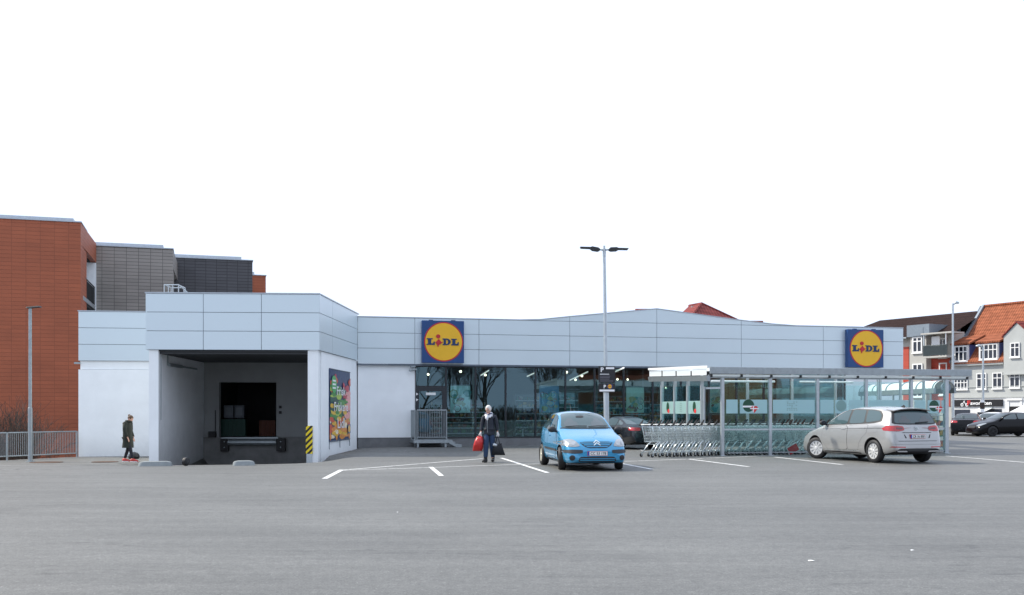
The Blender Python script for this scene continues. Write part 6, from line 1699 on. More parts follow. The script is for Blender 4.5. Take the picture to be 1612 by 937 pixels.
# ---- silver people carrier
sv = dict(L=4.338, Wd=1.807, wb=2.685, ohf=.87, rw=.325, ra=.378, tr=1.575, crown=.07,
  zt=[(0,.52),(.02,.60),(.07,.69),(.2,.78),(.5,.90),(.9,.99),(1.08,1.03),(1.2,1.075),(1.55,1.285),(1.85,1.445),(2.1,1.525),(2.5,1.572),(2.9,1.578),(3.5,1.555),(3.9,1.515),(4.02,1.47),(4.08,1.40),(4.17,1.20),(4.225,1.06),(4.26,.93),(4.30,.76),(4.325,.60),(4.338,.45)],
  zb=[(0,.27),(.1,.2),(.4,.185),(3.4,.19),(3.9,.23),(4.338,.34)],
  belt=[(0,.42),(.1,.58),(.35,.74),(.8,.88),(1.2,.97),(2.2,1.02),(3.2,1.06),(3.9,1.10),(4.15,1.02),(4.28,.72),(4.338,.4)],
  w=[(0,.62),(.03,.70),(.1,.765),(.28,.83),(.6,.875),(1.0,.895),(3.2,.9035),(3.7,.895),(4.0,.87),(4.2,.83),(4.29,.785),(4.338,.70)],
  wt=[(0,.5),(.1,.6),(.4,.7),(1.0,.76),(1.2,.765),(1.7,.69),(2.1,.645),(2.8,.635),(3.6,.625),(3.95,.615),(4.05,.62),(4.15,.66),(4.25,.72),(4.338,.6)])
silver = carpaint('silver paint', (.385,.385,.38), .5, .33)
c = Car('parked_estate', 'silver people carrier seen from behind in front of the trolley shelter', 'car', sv, silver)
fd_ = [(1.22,.62),(1.24,.92),(1.36,.985),(2.42,1.025),(2.42,.33),(1.52,.31),(1.36,.44)]
rd_ = [(2.435,1.025),(2.435,.33),(2.90,.335),(2.96,.52),(3.10,.70),(3.28,.82),(3.33,1.055)]
for pts in (fd_, rd_):
    for ax in 'LR':
        d_ = c.decal('door', pts, ax, .0045, silver, None, 1, .07, keep=.08)
        cx = sum(p[0] for p in pts)/len(pts); cz = sum(p[1] for p in pts)/len(pts)
        c.decal('door_gap', [(cx+(p[0]-cx)*1.016, cz+(p[1]-cz)*1.02) for p in pts], ax, .0022, gap, d_, 1, .07, keep=.08)
for ax in 'LR':
    c.decal('window_surround', [(1.30,1.03),(1.60,1.20),(1.92,1.375),(2.15,1.465),(2.6,1.502),(3.3,1.488),(3.62,1.45),(3.80,1.33),(3.84,1.16),(3.5,1.10),(2.4,1.055)], ax, .0062, trimblk, None, 1, .06, keep=.12)
    c.decal('side_window', [(1.36,1.05),(1.62,1.195),(1.93,1.36),(2.15,1.445),(2.37,1.472),(2.37,1.075)], ax, .0095, carglass_l, None, 1, .06, keep=.1)
    c.decal('side_window', [(2.45,1.08),(2.45,1.478),(3.02,1.473),(3.12,1.11)], ax, .0095, carglass_l, None, 1, .06, keep=.1)
    c.decal('side_window', [(3.19,1.115),(3.10,1.47),(3.30,1.465),(3.58,1.43),(3.75,1.32),(3.78,1.18)], ax, .0095, carglass_l, None, 1, .06, keep=.1)
    c.decal('sill', [(1.28,.19),(1.27,.265),(3.0,.275),(3.0,.20)], ax, .006, trimblk, None, 1, .06, keep=.1)
    c.decal('side_crease', [(1.25,.905),(1.25,.913),(3.9,.975),(3.9,.967)], ax, .0075, gap, None, 0, .08)
    c.decal('sill_trim', [(1.36,.298),(1.36,.312),(2.96,.322),(2.96,.308)], ax, .0095, MT['chrome'], None, 0, .08)
    c.decal('tail_light', [(4.0,.90),(3.96,.985),(4.05,1.045),(4.27,1.03),(4.30,.91)], ax, .010, lampred, None, 1, .04, keep=.15)
    c.decal('fuel_flap' if ax == 'R' else 'fuel_flap', [(3.55,.85),(3.55,1.0),(3.73,1.0),(3.73,.85)], ax, .003, silver, None, 2, .06)
c.decal('windscreen', [(-.70,1.08),(-.60,1.46),(.60,1.46),(.70,1.08)], 'F', .006, carglass_l, None, 1, .07, keep=.1)
rw_ = c.decal('rear_window', [(-.735,1.095),(-.71,1.19),(-.61,1.44),(-.52,1.485),(0,1.505),(.52,1.485),(.61,1.44),(.71,1.19),(.735,1.095),(.45,1.07),(-.45,1.07)], 'B', .007, trimblk, None, 1, .05)
rg = c.decal('rear_glass', [(-.66,1.115),(-.65,1.19),(-.56,1.415),(0,1.445),(.56,1.415),(.65,1.19),(.66,1.115),(.4,1.10),(-.4,1.10)], 'B', .0105, carglass_l, rw_, 1, .05)
for x0 in (-.33,.33):
    c.decal('head_rest', [(x0-.2,1.12),(x0-.18,1.21),(x0-.09,1.23),(x0-.08,1.30),(x0+.08,1.30),(x0+.09,1.23),(x0+.18,1.21),(x0+.2,1.12)], 'B', .0135, pbr('rest shade %g'%x0, (.02,.03,.032), .05, 0, 0, spec=1.0, coat=.6), rg, 2, .05)
h0 = c.hit(.0,1.12,'B')[0]; h1 = c.hit(-.42,1.145,'B')[0]
mb = MB(); mb.tube([h0+Vector((0,.03,0)),h1+Vector((0,.03,0))], .014, 5); mb.build('wiper', trimblk, c.o)
# roof spoiler edge
mb = MB(); n = 14
for i in range(n+1):
    x = -.61+1.22*i/n; y = 3.98-c.off+.10*(1-(x/.61)**2*.35); z = 1.548-.06*(abs(x)/.61)**2.5
    mb.v += [(x,y-.26,z+.002),(x,y+.055,z-.028),(x,y+.05,z-.052),(x,y-.24,z-.045)]
for i in range(n):
    for k in range(4): mb.f.append((4*i+k,4*i+(k+1)%4,4*i+4+(k+1)%4,4*i+4+k)); mb.m.append(0)
mb.f += [(0,3,2,1),(4*n,4*n+1,4*n+2,4*n+3)]; mb.m += [0,0]
mb.build('roof_spoiler', silver, c.o, smooth=True, sharp=40)
for sx in (-1,1):
    pts = [(.40,.915),(.42,1.02),(.60,1.045),(.80,1.035),(.86,.98),(.86,.895),(.6,.885)]
    pts = pts if sx > 0 else c.mirror_pts(pts)
    tl_ = c.decal('tail_light', pts, 'B', .011, lampred, None, 1, .04, keep=.15)
    q = [(.44,.935),(.45,.985),(.66,1.0),(.66,.94)]; q = q if sx > 0 else c.mirror_pts(q)
    c.decal('lamp_core', q, 'B', .0145, lampdark, tl_, 1, .05)
    rf = [(.42,.44),(.42,.468),(.80,.478),(.82,.45)]; rf = rf if sx > 0 else c.mirror_pts(rf); c.decal('reflector', rf, 'B', .012, lampred, None, 0, .05)
    rl_ = [(.36,.70),(.42,.80),(.44,.80),(.40,.70)]; rl_ = rl_ if sx > 0 else c.mirror_pts(rl_); c.decal('hatch_gap', rl_, 'B', .006, gap, None, 0, .05)
c.decal('tailgate', [(-.48,.845),(-.48,.858),(.48,.858),(.48,.845)], 'B', .009, gap, None, 0, .05)
c.decal('tailgate_gap', [(-.62,.615),(-.66,.628),(.66,.628),(.62,.615)], 'B', .006, gap, None, 0, .05)
bm_ = c.decal('rear_bumper', [(-.82,.40),(-.84,.58),(-.6,.605),(.6,.605),(.84,.58),(.82,.40),(.6,.385),(-.6,.385)], 'B', .007, silver, None, 1, .05)
c.decal('bumper_edge', [(-.8,.525),(-.8,.535),(.8,.535),(.8,.525)], 'B', .0105, pbr('silver shade', (.25,.25,.245), .5), bm_, 0, .05)
c.decal('rear_apron', [(-.62,.415),(-.72,.36),(-.70,.27),(.70,.27),(.72,.36),(.62,.415),(.3,.42),(-.3,.42)], 'B', .016, trimblk, None, 1, .05)
yb = c.plate('B', .745, 'CR 36 850', .50, .115)
hb = c.hit(0,.965,'B')[0]
mb = MB(); mb.ring((0,.965), .050, .062, hb.y+.022, 24); mb.m = mb.m
def flipy(mbx): mbx.f = [f[::-1] for f in mbx.f]
for seg in (((-.034,1.0),(-.012,.93)),((-.012,.93),(0,.965)),((0,.965),(.012,.93)),((.012,.93),(.034,1.0)),((-.016,1.004),(0,.972)),((0,.972),(.016,1.004))):
    (xa,za),(xb,zb_) = seg; mb.tube([(xa,hb.y+.02,za),(xb,hb.y+.02,zb_)], .0065, 4)
mb.build('badge', MT['chrome'], c.o)
rimw = pbr('silver hub cover', (.66,.66,.65), .35, .4, .08, 12)
c.wheels(rimw, 24, 10)
c.mirrors(1.36, 1.06, .2, trimblk)
c.handles([(2.24,.93),(3.12,.965)], silver)
hl = [(.38,.64),(.42,.74),(.6,.80),(.78,.80),(.83,.70),(.6,.63)]
for pts in (hl, c.mirror_pts(hl)): c.decal('headlight', pts, 'F', .01, lampclear, None, 2, .05)
c.decal('grille', [(-.36,.63),(-.38,.69),(.38,.69),(.36,.63)], 'F', .008, trimblk, None, 0, .05)
mb = MB(); mb.prism([(-.09,1.56),(.09,1.56),(.075,1.60),(.03,1.63)], -.012, .012, 0, Matrix.Translation((0,3.72-c.off,-.015)) @ Matrix.Rotation(R(90),4,'Z')); mb.build('roof_antenna', trimblk, c.o)
c.place(10.98, 31.35, 198.5, 1.05)

# ---- other cars
def simple_car(name, label, cat, sp, paint, side, rear=None, front=None, rim=None, group='parked cars'):
    c = Car(name, label, cat, sp, paint, group)
    for ax in 'LR':
        for pts in side: c.decal('side_window', pts, ax, .007, carglass, None, 1, .08, keep=.12)
    f = c.f; Wd = sp['Wd']/2
    c.decal('windscreen', sp['ws'], 'F', .006, carglass_l, None, 1, .08, keep=.1)
    c.decal('rear_window', sp['rwin'], 'B', .006, carglass_l, None, 1, .08, keep=.1)
    for sx in (-1,1):
        q = sp['tail']; q = q if sx > 0 else c.mirror_pts(q); c.decal('tail_light', q, 'B', .01, lampred, None, 1, .05)
        q = sp['head']; q = q if sx > 0 else c.mirror_pts(q); c.decal('headlight', q, 'F', .01, lampclear, None, 1, .05)
    for ax in 'LR':
        if 'tail_s' in sp: c.decal('tail_light', sp['tail_s'], ax, .01, lampred, None, 1, .05)
    c.decal('grille', [(-.34,.5),(-.4,.64),(.4,.64),(.34,.5)], 'F', .008, trimblk, None, 0, .06)
    c.wheels(rim or rimw, 0, 7); c.mirrors(sp['mir'], sp['mz'], .19, paint)
    return c
sedan = dict(L=4.75, Wd=1.84, wb=2.85, ohf=.85, rw=.325, ra=.37, tr=1.58, crown=.06,
  zt=[(0,.48),(.02,.56),(.08,.66),(.3,.75),(.8,.86),(1.3,.94),(1.45,.975),(1.9,1.20),(2.3,1.355),(2.7,1.41),(3.0,1.41),(3.4,1.35),(3.8,1.19),(4.15,1.04),(4.45,1.015),(4.62,.99),(4.68,.90),(4.73,.70),(4.75,.45)],
  zb=[(0,.26),(.1,.19),(.4,.18),(4.2,.2),(4.75,.34)],
  belt=[(0,.40),(.1,.55),(.4,.70),(1.0,.85),(1.4,.90),(2.6,.94),(3.8,.97),(4.4,.94),(4.68,.80),(4.75,.38)],
  w=[(0,.62),(.04,.72),(.12,.80),(.4,.88),(.9,.91),(3.6,.92),(4.2,.90),(4.55,.86),(4.7,.80),(4.75,.72)],
  wt=[(0,.5),(.2,.66),(1.2,.76),(1.45,.77),(2.0,.66),(2.5,.59),(3.2,.58),(3.7,.62),(4.1,.70),(4.6,.72),(4.75,.6)],
  ws=[(-.68,.99),(-.57,1.32),(.57,1.32),(.68,.99)], rwin=[(-.66,1.055),(-.54,1.31),(.54,1.31),(.66,1.055)],
  tail=[(.45,.80),(.46,.93),(.72,.94),(.83,.90),(.84,.80)], tail_s=[(4.40,.82),(4.38,.90),(4.45,.94),(4.66,.93),(4.70,.81)], head=[(.42,.60),(.5,.70),(.78,.74),(.84,.66),(.7,.58)], mir=1.55, mz=.97)
s_side = [[(1.62,.985),(2.0,1.17),(2.35,1.31),(2.60,1.33),(2.60,.985)],[(2.67,.99),(2.67,1.335),(3.0,1.335),(3.35,1.28),(3.40,1.02)],[(3.46,1.03),(3.42,1.26),(3.75,1.12),(3.82,1.04)]]
dark = carpaint('dark grey blue paint', (.008,.010,.014), .1, .25, .5)
c = simple_car('parked_saloon', 'dark saloon with red tail lights behind the blue hatchback', 'car', sedan, dark, s_side)
c.plate('B', .70, 'BK 24 517')
c.place(4.35, 42.0, 208, .93)
dark2 = carpaint('black paint', (.003,.003,.004), .0, .2, .05)
dark2.node_tree.nodes['Principled BSDF'].inputs['Specular IOR Level'].default_value = .25
carglass_l = pbr('dim car glass', (.03,.045,.048), .05, 0, 0, spec=.6)
c = simple_car('parked_saloon', 'black saloon at the right, red tail light turned to the shelter', 'car', sedan, dark2, s_side)
p = pt(1531,0,63.5); c.place(p.x+.4, 65.0, 152, 1.0)
hatch = dict(L=4.25, Wd=1.80, wb=2.62, ohf=.86, rw=.32, ra=.365, tr=1.55, crown=.07,
  zt=[(0,.50),(.02,.58),(.08,.68),(.3,.80),(.7,.92),(1.05,1.0),(1.2,1.05),(1.6,1.25),(1.95,1.40),(2.3,1.46),(2.8,1.465),(3.3,1.43),(3.7,1.35),(3.95,1.22),(4.08,1.04),(4.18,.88),(4.23,.68),(4.25,.45)],
  zb=[(0,.26),(.1,.19),(.4,.18),(3.7,.2),(4.25,.34)],
  belt=[(0,.40),(.1,.56),(.4,.74),(1.0,.90),(1.5,.96),(2.6,1.0),(3.4,1.05),(3.95,1.06),(4.15,.80),(4.25,.38)],
  w=[(0,.62),(.04,.71),(.12,.78),(.4,.86),(.9,.89),(3.2,.90),(3.8,.87),(4.1,.82),(4.2,.77),(4.25,.70)],
  wt=[(0,.5),(.2,.64),(1.0,.75),(1.2,.76),(1.7,.68),(2.2,.62),(3.3,.60),(3.8,.60),(4.05,.66),(4.25,.6)],
  ws=[(-.68,1.07),(-.58,1.38),(.58,1.38),(.68,1.07)], rwin=[(-.6,1.08),(-.52,1.34),(.52,1.34),(.6,1.08)],
  tail=[(.5,.84),(.5,1.0),(.7,1.02),(.78,.98),(.79,.84)], head=[(.42,.62),(.5,.74),(.74,.82),(.82,.76),(.7,.62)], mir=1.4, mz=1.05)
h_side = [[(1.42,1.04),(1.8,1.22),(2.1,1.345),(2.4,1.375),(2.4,1.04)],[(2.47,1.045),(2.47,1.38),(2.95,1.37),(3.15,1.32),(3.2,1.08)],[(3.27,1.1),(3.22,1.3),(3.45,1.23),(3.5,1.14)]]
wht = carpaint('white paint', (.72,.73,.74), .0, .3)
blackrim = pbr('black rim', (.02,.02,.022), .4, .3)
c = simple_car('parked_hatchback', 'black hatchback in side view cut off by the right picture edge', 'car', hatch, dark2, h_side, rim=blackrim)
p = pt(1552,0,61); c.place(p.x+1.31, 61.3, 270+6, 1.0)
c = simple_car('parked_hatchback', 'white hatchback facing left between the two black cars', 'car', hatch, wht, h_side)
p = pt(1552,0,66.5); c.place(p.x+.9, 67.5, 318, 1.0)
# ------------------------------------------------------------------ people
def skin(name, verts, edges, radii, mat, parent, sub=2, root=0, M=None, extra=None):
    """one continuous surface grown along a skeleton; extra(mesh builder) adds the head"""
    me = bpy.data.meshes.new(name); me.from_pydata([tuple(v) for v in verts], edges, [])
    ob = bpy.data.objects.new('sk', me); C.objects.link(ob)
    md = ob.modifiers.new('s', 'SKIN'); md.use_smooth_shade = True; md.branch_smoothing = .6
    sv_ = me.skin_vertices[0].data
    for i, r in enumerate(radii):
        sv_[i].radius = r if isinstance(r, tuple) else (r, r)
        sv_[i].use_root = (i == root)
    sd = ob.modifiers.new('d', 'SUBSURF'); sd.levels = sub; sd.render_levels = sub
    dg = bpy.context.evaluated_depsgraph_get(); dg.update()
    m2 = bpy.data.meshes.new_from_object(ob.evaluated_get(dg)); m2.name = name
    bpy.data.objects.remove(ob); bpy.data.meshes.remove(me)
    V = [tuple(v.co) for v in m2.vertices]; F = [tuple(p.vertices) for p in m2.polygons]
    bpy.data.meshes.remove(m2)
    mb = MB(); mb.add(V, F)
    if extra: extra(mb)
    return mb.build(name, mat, parent, M, smooth=True)
def head_geo(mb, c, Mr, k=1.0, mi=0, feat=True):
    """head looking towards local -y"""
    b = len(mb.v); n, m = 20, 16
    for i in range(m+1):
        a = PI*i/m; z = -math.cos(a)
        for j in range(n):
            q = 2*PI*j/n; x = math.sin(a)*math.cos(q); y = math.sin(a)*math.sin(q)
            sx = .073*(1-.22*max(0,-z)**1.5); sy = .094; px_, py_, pz_ = x*sx, y*sy, z*.118
            if y < 0:
                py_ *= (1-.10*max(0,-z))
                if abs(x) < .28 and -.45 < z < .10: py_ -= .020*(1-abs(x)/.28)*(1-abs(z+.20)/.30 if abs(z+.2)<.3 else 0)
                if .0 < z < .22 and .2 < abs(x) < .6: py_ += .008
                if z < -.75: py_ -= .008
            else: py_ *= 1-.25*max(0,-z)
            p = Mr @ Vector((px_*k, py_*k, pz_*k)); mb.v.append(tuple(Vector(c)+p))
    for i in range(m):
        for j in range(n):
            j2 = (j+1)%n; mb.f.append([b+i*n+j, b+i*n+j2, b+(i+1)*n+j2, b+(i+1)*n+j]); mb.m.append(mi)
    for s in (-1,1): mb.ellipsoid((0,0,0), (.010*k,.018*k,.030*k), 8, 6, mi, Matrix.Translation(Vector(c)) @ Mr.to_4x4() @ Matrix.Translation((s*.072*k,.008*k,-.005*k)))
def face_parts(parent, c, Mr, k, M, glasses=False):
    T_ = Matrix.Translation(Vector(c)) @ Mr.to_4x4()
    mb = MB()
    for s in (-1,1): mb.ellipsoid((s*.030*k,-.083*k,.012*k), (.011*k,.007*k,.006*k), 8, 6)
    mb.v = [tuple(T_ @ Vector(v)) for v in mb.v]; mb.build('eyes', MT['ink'], parent, M)
    mb = MB(); mb.ellipsoid((0,-.083*k,-.062*k), (.022*k,.008*k,.006*k), 8, 6); mb.v = [tuple(T_ @ Vector(v)) for v in mb.v]; mb.build('mouth', pbr('lips', (.32,.10,.09), .5), parent, M)
    if glasses:
        mb = MB()
        for s in (-1,1): mb.tube([(s*.030*k+.020*k*math.cos(2*PI*i/12),-.094*k,.010*k+.016*k*math.sin(2*PI*i/12)) for i in range(13)], .003*k, 4)
        mb.v = [tuple(T_ @ Vector(v)) for v in mb.v]; mb.build('glasses', MT['ink'], parent, M)
def hand(V, E, Rr, wrist_i, p, d, curl, side):
    """palm and five fingers appended to a skeleton, fingers curling around a grip"""
    d = Vector(d).normalized(); cu = Vector(curl).normalized(); sd = d.cross(cu).normalized()*side
    p = Vector(p); b = len(V)
    V.append(p+d*.045); Rr.append((.030,.017)); E.append((wrist_i, b)); palm = b
    for k, (o, L) in enumerate(((-.030,.066),(-.011,.076),(.009,.072),(.028,.056))):
        r0 = V[palm]+sd*o*.9+d*.035; i0 = len(V)
        V.append(r0); Rr.append(.0095); E.append((palm, i0))
        V.append(r0+d*L*.45+cu*L*.25); Rr.append(.0088); E.append((i0, i0+1))
        V.append(r0+d*L*.35+cu*L*.75); Rr.append(.0078); E.append((i0+1, i0+2))
    i0 = len(V); t0 = p+d*.03-sd*.035
    V.append(t0); Rr.append(.011); E.append((palm, i0)); V.append(t0+d*.035-sd*.012+cu*.022); Rr.append(.0095); E.append((i0,i0+1)); V.append(t0+d*.05+cu*.045); Rr.append(.008); E.append((i0+1,i0+2))
def sk_chain(V, E, Rr, pts, rads, start=None):
    last = start
    for p, r in zip(pts, rads):
        V.append(Vector(p)); Rr.append(r)
        if last is not None: E.append((last, len(V)-1))
        last = len(V)-1
    return last
skinm = pbr('skin', (.62,.36,.27), .55, 0, .08, 20)
# ---- woman crossing the car park; local: faces -y, x to the right of the picture
hip = Vector((0,0,.90)); k_ = 1.0
p0 = on_ground(770.5, 727.6); Yw = p0.y
wo_ = thing('person', 'woman with short white hair in navy jacket and jeans carrying red and black bags', 'person', Matrix.Translation(p0) @ Matrix.Rotation(R(-8),4,'Z'))
Mw = W(wo_)
footL = Vector((-.085,-.20,.07)); footR = Vector((.075,.17,.075))
kneeL = Vector((-.075,-.16,.49)); kneeR = Vector((.075,.0,.48))
hL, hR = Vector((-.085,0,.88)), Vector((.085,0,.88))
chest = Vector((.0,-.02,1.22)); neck = Vector((-.01,-.035,1.43)); 
shL, shR = Vector((-.165,-.02,1.37)), Vector((.165,-.01,1.37))
elL, elR = Vector((-.222,-.02,1.11)), Vector((.215,.03,1.11)); wrL, wrR = Vector((-.245,-.07,.87)), Vector((.238,.02,.87))
hdc = Vector((-.02,-.075,1.555)); Mh = (Matrix.Rotation(R(-14),3,'Z') @ Matrix.Rotation(R(16),3,'X'))
V=[];E=[];Rr=[]
r0 = sk_chain(V,E,Rr,[hip],[(.11,.085)])
ch = sk_chain(V,E,Rr,[(0,-.01,1.05),chest,(0,-.03,1.33)],[(.10,.08),(.105,.085),(.075,.06)],r0)
nk = sk_chain(V,E,Rr,[neck,hdc-Vector((0,-.02,.06))],[.05,.05],ch)
for h_, kn, ft, toe in ((hL,kneeL,footL,footL+Vector((-.02,-.15,-.035))),(hR,kneeR,footR,footR+Vector((.0,-.15,-.035)))):
    sk_chain(V,E,Rr,[h_-Vector((0,0,.06)),(h_+kn)/2,kn,(kn+ft)/2+Vector((0,.01,.03)),ft,toe],[.088,.078,.056,.052,.038,.032],r0)
for s, sh_, el, wr in ((-1,shL,elL,wrL),(1,shR,elR,wrR)):
    wi = sk_chain(V,E,Rr,[sh_+Vector((-s*.03,0,-.02)),el,(el+wr)/2,wr],[.04,.038,.036,.027],ch)
    hand(V,E,Rr,wi,wr,(wr-el).normalized()+Vector((0,0,-.4)),(0,-1,0),s)
skin('body', V, E, Rr, skinm, wo_, 2, 0, Mw, extra=lambda mb: head_geo(mb, hdc, Mh, 1.0))
face_parts(wo_, hdc, Mh, 1.0, Mw, True)
# jeans
V=[];E=[];Rr=[]; r0 = sk_chain(V,E,Rr,[(0,.0,.92)],[(.15,.118)])
sk_chain(V,E,Rr,[(0,0,1.02)],[(.13,.10)],r0)
for h_, kn, ft in ((hL,kneeL,footL),(hR,kneeR,footR)):
    sk_chain(V,E,Rr,[h_-Vector((0,0,.07)),(h_+kn)/2,kn,(kn+ft)/2+Vector((0,.01,.03)),ft+Vector((0,.01,.05))],[.115,.10,.082,.078,.066],r0)
skin('jeans', V, E, Rr, pbr('blue denim', (.018,.042,.095), .85, 0, .25, 12, .4, 120), wo_, 2, 0, Mw)
# jacket
V=[];E=[];Rr=[]; r0 = sk_chain(V,E,Rr,[(0,-.01,1.10)],[(.155,.125)])
sk_chain(V,E,Rr,[(0,0,.98),(0,.0,.86),(0,.0,.76)],[(.168,.135),(.182,.148),(.18,.145)],r0)
ch = sk_chain(V,E,Rr,[chest,(0,-.03,1.35)],[(.165,.135),(.135,.11)],r0)
for sh_, el, wr in ((shL,elL,wrL),(shR,elR,wrR)): sk_chain(V,E,Rr,[sh_+Vector((0,0,.0)),(sh_+el)/2,el,(el+wr)/2,wr+Vector((0,0,.045))],[.076,.07,.064,.058,.054],ch)
jk = skin('jacket', V, E, Rr, pbr('navy quilted jacket', (.008,.012,.023), .6, 0, .3, 7, .6, 26), wo_, 2, 0, Mw)
mb = MB(); mb.tube([(-.03,-.175,1.30),(-.035,-.188,1.12),(-.03,-.165,.88)], .006, 5); mb.build('zip', MT['galv'], jk, Mw)
# scarf
mb = MB()
for k, (rr, zz) in enumerate(((.098,1.405),(.090,1.44),(.105,1.375))):
    mb.tube([(-.015+rr*math.cos(2*PI*i/20), -.045+rr*.85*math.sin(2*PI*i/20)-.01*k, zz+.02*math.cos(2*PI*i/20+k)-(.05 if 12<i<18 else 0)) for i in range(21)], .034-.004*k, 7)
mb.tube([(-.05,-.13,1.40),(-.05,-.165,1.31),(-.03,-.175,1.24)], [.045,.05,.02], 7)
scarf = mb.build('scarf', pbr('white scarf', (.70,.70,.72), .8, 0, .3, 18), wo_, Mw, smooth=True)
mb = MB(); mb.tube([(-.015+.108*math.cos(a_), -.055+.098*math.sin(a_), 1.43-.02*math.sin(3*a_)) for a_ in np.linspace(PI*1.05,PI*2.0,12)], .018, 6); mb.build('scarf_stripe', pbr('navy stripe', (.04,.05,.12), .8), scarf, Mw, smooth=True)
# hair
mb = MB(); rnd = random.Random(4)
b_ = MB(); b_.ellipsoid((0,.012,.030), (.088,.104,.104), 22, 14)
for v in b_.v:
    x,y,z = v; q = Vector((x,y,z))
    if y < -.055 and z < .058: q = Vector((x*.9,max(y,-.062),z))
    if z < -.04: q = Vector((x*.93,y*.95,-.04+(z+.04)*.5))
    q *= 1+.05*math.sin(x*90+y*60)*math.cos(z*80)
    mb.v.append(tuple(hdc+Mh @ q))
mb.f = b_.f; mb.m = b_.m
mb.build('hair', pbr('white hair', (.68,.65,.60), .7, 0, .25, 30, .5, 60), wo_, Mw, smooth=True)
# shoes
def shoe(mb, ft, yaw, L=.25, h=.11, mi=0):
    Mx = Matrix.Translation((ft.x,ft.y,ft.z-.07)) @ Matrix.Rotation(yaw,4,'Z')
    sec = [(.085,.030,.06,.0),(.06,.048,.12,.0),(.0,.054,.135,0),(-.05,.055,.115,0),(-.10,.056,.095,0),(-.155,.052,.085,0),(-.20,.034,.06,0)]
    n = 10; b = len(mb.v)
    for (y, w_, hh, z0) in sec:
        for j in range(n):
            a = 2*PI*j/n; mb.v.append(tuple(Mx @ Vector((w_*math.cos(a), y, z0+hh/2+hh/2*math.sin(a)))))
    for i in range(len(sec)-1):
        for j in range(n): mb.f.append((b+i*n+j,b+i*n+(j+1)%n,b+(i+1)*n+(j+1)%n,b+(i+1)*n+j)); mb.m.append(mi)
    mb.f.append(tuple(b+j for j in range(n))); mb.f.append(tuple(b+(len(sec)-1)*n+j for j in range(n-1,-1,-1))); mb.m += [mi,mi]
for ft, yw in ((footL,-.2),(footR,.1)):
    mb = MB(); shoe(mb, ft, yw); mb.tube([ft+Vector((0,.012,-.02)),ft+Vector((0,.012,.08)),ft+Vector((0,.012,.2))], [.05,.056,.056], 10); mb.build('shoe', MT['black'], wo_, Mw, smooth=True)
for s, el, wr in ((-1,elL,wrL),(1,elR,wrR)):
    V=[];E=[];Rr=[]; wi = sk_chain(V,E,Rr,[wr+(el-wr)*.12,wr],[.036,.034]); hand(V,E,Rr,wi,wr,(wr-el).normalized()+Vector((0,0,-.4)),(0,-1,0),s)
    Rr = [(a[0]+.004,a[1]+.004) if isinstance(a,tuple) else a+.0028 for a in Rr]
    skin('glove', V, E, Rr, pbr('pale glove %d' % s, (.66,.64,.62), .8), wo_, 2, 0, Mw)
# bags: things of their own
def bag(label, name, mat, top, w0, w1, h, dpt, lean, seed, strap, strapmat, bulge=.3):
    o = thing(name, label, 'bag', Mw @ Matrix.Translation(top)); Mo = W(o); rnd = random.Random(seed)
    mb = MB(); n = 24; rows = 10
    for i in range(rows+1):
        t = i/rows; z = -strap-h*t; hw = (w0+(w1-w0)*t)/2*(min(1,.55+1.6*t)*(1 if t < .85 else 1-.6*(t-.85)) if bulge > .35 else 1); hd = dpt/2*(.35+.9*math.sin(PI*min(1,.15+t*.8)))
        if i == rows: hd *= .85
        for j in range(n):
            a = 2*PI*j/n; cx = math.copysign(abs(math.cos(a))**.6, math.cos(a)); cy = math.copysign(abs(math.sin(a))**.7, math.sin(a))
            mb.v.append((hw*cx+lean*t+rnd.uniform(-.008,.008), hd*cy+rnd.uniform(-.010,.010), z+rnd.uniform(-.006,.006)+.02*math.cos(2*a)*(1-t)))
    for i in range(rows):
        for j in range(n): mb.f.append((i*n+j,(i+1)*n+j,(i+1)*n+(j+1)%n,i*n+(j+1)%n)); mb.m.append(0)
    mb.f.append(tuple(range(n))); mb.f.append(tuple(range((rows+1)*n-1, rows*n-1, -1))); mb.m += [0,0]
    mb.build('bag_body', mat, o, Mo, smooth=True)
    for sy in (-1,1):
        s_ = MB(); s_.tube([(-w0*.30,sy*dpt*.18,-strap-.01),(-w0*.12,sy*.012,-strap*.35),(0,sy*.006,.012),(w0*.12,sy*.012,-strap*.35),(w0*.30,sy*dpt*.18,-strap-.01)], .011, 5); s_.build('handle', strapmat, o, Mo, smooth=True)
    return o
redplas = pbr('red plastic bag', (.50,.022,.02), .35, 0, .22, 7, .8, 16)
gripL = wrL+Vector((-.02,-.06,-.095)); gripR = wrR+Vector((.01,-.05,-.095))
rb_ = bag('bulging red plastic shopping bag in her right hand', 'shopping_bag', redplas, gripL, .24, .31, .42, .26, -.07, 2, .02, redplas, .4)
blk = pbr('black cloth bag', (.012,.013,.016), .8, 0, .25, 10, .5, 40)
bb_ = bag('black tote bag with long handles in her left hand', 'tote_bag', blk, gripR, .22, .40, .33, .14, .03, 5, .23, blk)
mb = MB(); mb.ellipsoid((-.09,-.05,-.26), (.06,.04,.05), 10, 7); mb.ellipsoid((-.04,-.05,-.27), (.045,.035,.04), 10, 7); mb.build('contents', pbr('foil wrap', (.5,.53,.55), .25, .6, .3, 30), bb_, W(bb_), smooth=True)

